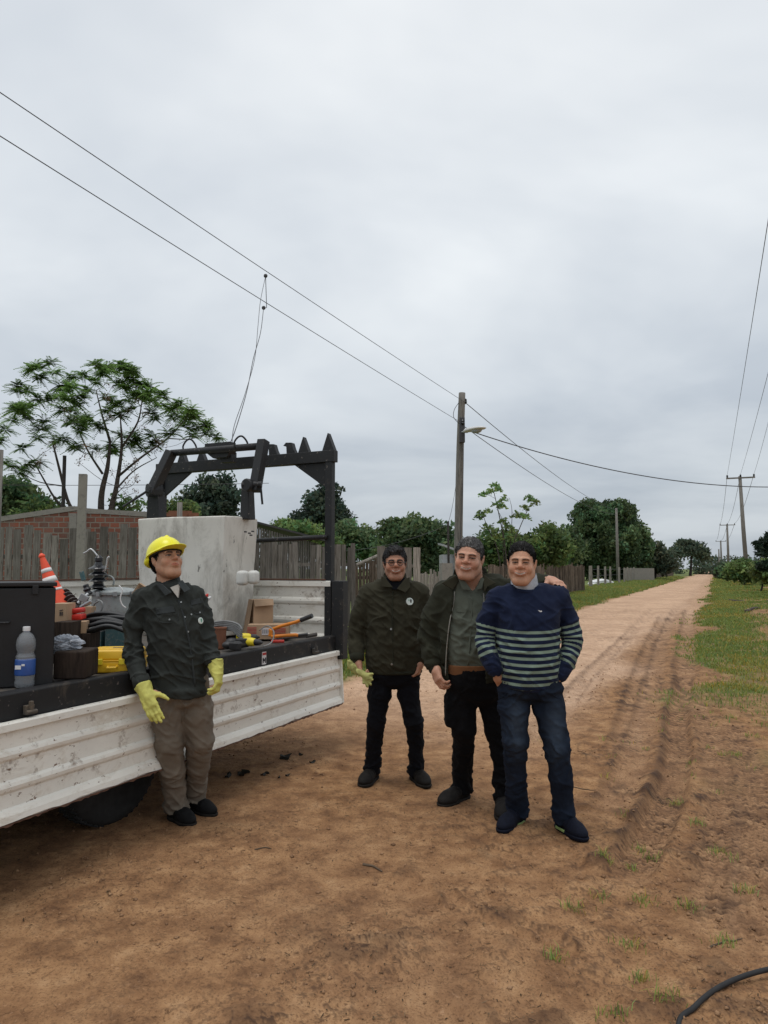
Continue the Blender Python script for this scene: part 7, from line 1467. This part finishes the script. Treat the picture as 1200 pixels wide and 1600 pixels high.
f = bbox_field([P(690, 1262, DBm-.2), P(805, 1035, DBm+.3)], .06, .007); f.loft(lv([(1102, 726, 762, .06), (1090, 708, 780, .12), (1070, 696, 788, .15), (1042, 695, 784, .155)], DBm), .05, 2.4); f.chain(*qL, k=.02); f.chain(*qR, k=.02); f.box(P(703, 1110, DBm), (.035, .07, .10), None, .02, .03); f.half([0, 0, gz(*G(735, 1245)[:2])+.04], [0, 0, 1])
zones = [(qL[0][-1], .12, 1.8), (qR[0][-1], .12, 1.8)]; bake('trousers', f, 'trousers_black', BP, 1, disp=lambda V, N_: folds(V, 28, .008, (6, 6, 10), 1.0, zones))
shoe2(BP, qL[0][-1], (-.20, -.22), .31, .057); shoe2(BP, qR[0][-1], (-.04, -.28), .30, .054)
hairdo(hdB, BP, 'hair_grey', line=.076, vol=.0055, back=-.05, seed=24)

# ---------- man in the striped sweater
DC = 4.36
hdC = Head(P(815, 881, DC-.05), yaw=-.26, pitch=.0, roll=.03, k=1.05, kw=.97, skin=(.49, .27, .175), smile=1, fat=.2, brow=(.02, .017, .015))
torC = lv([(1072, 782, 866, .15), (1058, 779, 871, .165), (1030, 776, 872, .175), (1000, 775, 872, .17), (965, 772, 874, .155), (942, 772, 876, .135), (927, 786, 864, .105), (915, 796, 850, .085)], DC)
cL_ = px_chain([(777, 939, DC, 19), (763, 965, DC, 17), (757, 995, DC, 15.5), (763, 1022, DC-.04, 14), (772, 1045, DC-.07, 13)])
cR2 = px_chain([(873, 938, DC, 18), (886, 965, DC+.02, 17), (894, 1000, DC+.02, 16.5), (888, 1028, DC-.02, 15), (875, 1052, DC-.05, 13.5)])
kL = px_chain([(803, 1070, DC, 25), (803, 1105, DC, 25), (805, 1156, DC, 20), (806, 1205, DC+.10, 17), (807, 1252, DC+.19, 17), (808, 1274, DC+.21, 17.5)])
kR = px_chain([(853, 1070, DC, 26), (857, 1105, DC, 25), (870, 1165, DC-.02, 20), (876, 1215, DC+.02, 18), (880, 1266, DC+.08, 17), (880, 1290, DC+.10, 17.5)])
handC = [dict(wrist=P(777, 1055, DC-.055), d=P(795, 1085, DC+.05)-P(776, 1052, DC-.05), palm_n=A_([.3, .8, 0]), thumb=1, curl=(.1, .1, .1, .1), k=.92, tout=.3), dict(wrist=P(870, 1062, DC-.055), d=P(856, 1092, DC+.05)-P(871, 1062, DC-.05), palm_n=A_([-.3, .8, 0]), thumb=-1, curl=(.1, .1, .1, .1), k=.92, tout=.3)]
CP, V, Nn = build_body('man in navy sweater with green stripes and blue jeans, both hands in his pockets', G(840, 1300), DC, hdC, ([P(820, 920, DC+.01), P(817, 896, DC)], [.078, .072]), [shrink(cL_, .02), shrink(cR2, .02)], [shrinkl(kL, .022), shrinkl(kR, .022)], handC, thin(torC, .02))
f = bbox_field([P(735, 1085, DC-.2), P(915, 900, DC+.2)], .05, .0068); f.loft(torC, .02); f.chain(*cL_, k=.014); f.chain(*cR2, k=.014); f.cap(P(786, 934, DC), P(806, 927, DC+.01), .070, .055, .05); f.cap(P(868, 933, DC), P(838, 926, DC+.01), .070, .055, .05)
f.cap(P(820, 920, DC-.025), P(818, 888, DC+.01), .074, .078, .008, 's')
zones = [(P(757, 1000, DC-.1), .13, 1.4), (P(892, 1010, DC-.1), .13, 1.4), (P(822, 1060, DC-.15), .18, .6)]
zt_, zb_ = P(820, 986, DC-.15)[2], P(820, 1062, DC-.15)[2]; per = (P(820, 986, DC-.15)[2]-P(820, 1058, DC-.15)[2])/7.0
def armd(V, ch):
    p_ = spline(ch[0], 6); r_ = list(np.interp(np.linspace(0, len(ch[1])-1, len(p_)), range(len(ch[1])), ch[1])); ch = (p_, r_)
    best = np.full(len(V), 9.); s_ = np.zeros(len(V)); s0 = 0
    for a, b, r0, r1 in zip(ch[0][:-1], ch[0][1:], ch[1][:-1], ch[1][1:]):
        ab = b-a; l = np.linalg.norm(ab); t = np.clip((V-a)@ab/l**2, 0, 1); d = np.linalg.norm(V-a-ab*t[:, None], axis=1)-(r0+(r1-r0)*t); s_ = np.where(d < best, s0+t*l, s_); best = np.minimum(best, d); s0 += l
    return best, s_, s0
lvC = A_(sorted(torC))
def tord(V): return (((np.abs(V[:, 0]-np.interp(V[:, 2], lvC[:, 0], lvC[:, 1]))/np.interp(V[:, 2], lvC[:, 0], lvC[:, 3]))**2.3+(np.abs(V[:, 1]-DC)/np.interp(V[:, 2], lvC[:, 0], lvC[:, 4]))**2.3)**(1/2.3)-1)*.16
def stripef(V, which):
    d0 = tord(V); dl, sl, Ll = armd(V, cL_); dr, sr, Lr = armd(V, cR2); val = (zt_-V[:, 2]+.012*((V[:, 0]-P(822, 900, DC)[0])/.2)**2)/per; hi = 9.5
    band = (val > -.02)*(val < 9.0)*1.0
    for d, s_, L_ in ((dl, sl, Ll), (dr, sr, Lr)):
        v = (s_-.155)/(per*.95); m_ = (d < d0+.002); val = np.where(m_, v, val); band = np.where(m_, (v > -.02)*(s_ < L_-.065), band)
    return val+100 if which == 0 else band.astype(float)
sw, SV, SN = bake('striped_sweater', f, 'striped_knit', CP, 1, disp=lambda V, N_: folds(V, 33, .008, (5, 5, 12), .9, zones), attrs={'stripe': lambda V: stripef(V, 0), 'band': lambda V: stripef(V, 1)})
mat_cloth('navy_rib', (.014, .02, .046), .15)
cxC = (P(782, 1068, DC)[0]+P(866, 1068, DC)[0])/2; m = M(); hw = (P(866, 1068, DC)[0]-P(782, 1068, DC)[0])/2; zz_ = P(820, 1072, DC)[2]
f = bbox_field([P(780, 1080, DC-.17), P(868, 1060, DC+.17)], .04, .006); f.loft(lv([(1077, 789, 858, .137), (1066, 783, 866, .152)], DC), .01); bake('waistband', f, 'navy_rib', sw, 1, disp=lambda V, N_: .002*np.sin(np.arctan2(V[:, 1]-DC, V[:, 0]-cxC)*90))
m = M(); m.tube([P(820, 915, DC)+A_([.080*math.cos(t), -.008+.088*math.sin(t), -.006+.028*math.sin(t)]) for t in np.linspace(0, 2*math.pi, 30)], .012, 8, cap=False); m.build('neck_rib', 'navy_rib', sw, smooth=True)
for ch in (cL_, cR2): a_, a2, r_ = ch[0][-1], ch[0][-2], ch[1][-1]; ax = nrm(a_-a2); m = M(); m.lathe(a_-ax*.055, [(r_*.97, 0), (r_+.005, .004), (r_+.002, .06), (r_*.85, .066)], ax, 24); m.build('cuff', 'navy_rib', sw, smooth=True)
p, n_ = hit(SV, SN, 843, 955); m = M(); m.box(p-A_([.004, 0, 0]), (.014, .003, .010), ry(.1)); m.box(p+A_([.008, 0, -.001]), (.012, .003, .007), ry(-.2)); m.build('chest_emblem', 'cap_white', sw)
f = bbox_field([P(798, 920, DC-.12), P(842, 890, DC+.12)], .04, .0042); f.cap(P(820, 917, DC-.012), P(818, 901, DC+.025), .082, .080, .01); f.cap(P(820, 934, DC-.025), P(818, 885, DC+.035), .073, .073, .004, 's'); f.ell(P(818, 901, DC-.11), (.026, .07, .055), None, .015, 's'); bake('shirt_collar', f, 'check_shirt', CP, 1)
f = bbox_field([P(775, 1305, DC-.15), P(905, 1050, DC+.28)], .06, .0065); f.loft(lv([(1098, 812, 848, .05), (1090, 794, 866, .11), (1078, 777, 879, .138), (1055, 779, 874, .14)], DC), .045, 2.4); f.chain(*kL, k=.016); f.chain(*kR, k=.016); f.half([0, 0, gz(*G(840, 1300)[:2])+.035], [0, 0, 1])
zones = [(kL[0][-1], .13, 1.8), (kR[0][-1], .13, 1.8), (kL[0][2], .10, .9), (kR[0][2], .10, .9), (P(828, 1088, DC-.13), .12, 1.0)]
def wear(V): return np.clip(sum(np.exp(-(np.abs(V[:, 0]-c_[0])/.05)**2-((V[:, 2]-c_[2])/.17)**2)*.9 for c_ in ((kL[0][1]+kL[0][2])/2, (kR[0][1]+kR[0][2])/2))*(V[:, 1] < DC)*(.4+1.2*fbm(V*A_([20, 20, 50]), 3, 2)), 0, 1)
tr, TV, TN = bake('jeans', f, 'jeans', CP, 1, disp=lambda V, N_: folds(V, 38, .008, (6, 6, 12), 1.0, zones), attrs={'wear': wear})
strip(TV, TN, [(792, 1082), (786, 1088), (780, 1092)], .003, 'pocket_seam', 'jeans', tr, 0, 5); strip(TV, TN, [(862, 1084), (870, 1090), (877, 1092)], .003, 'pocket_seam', 'jeans', tr, 0, 5); strip(TV, TN, [(829, 1078), (829, 1094), (827, 1106)], .003, 'fly_seam', 'jeans', tr, 0, 5)
shoe2(CP, kL[0][-1], (-.18, -.22), .28, .048, mat='shoe_navy', sole='shoe_navy', boot=False, name='shoe'); shoe2(CP, kR[0][-1], (.10, -.25), .28, .048, mat='shoe_navy', sole='shoe_navy', boot=False, name='shoe')
hairdo(hdC, CP, 'hair_black', line=.080, vol=.005, back=-.05, seed=34)
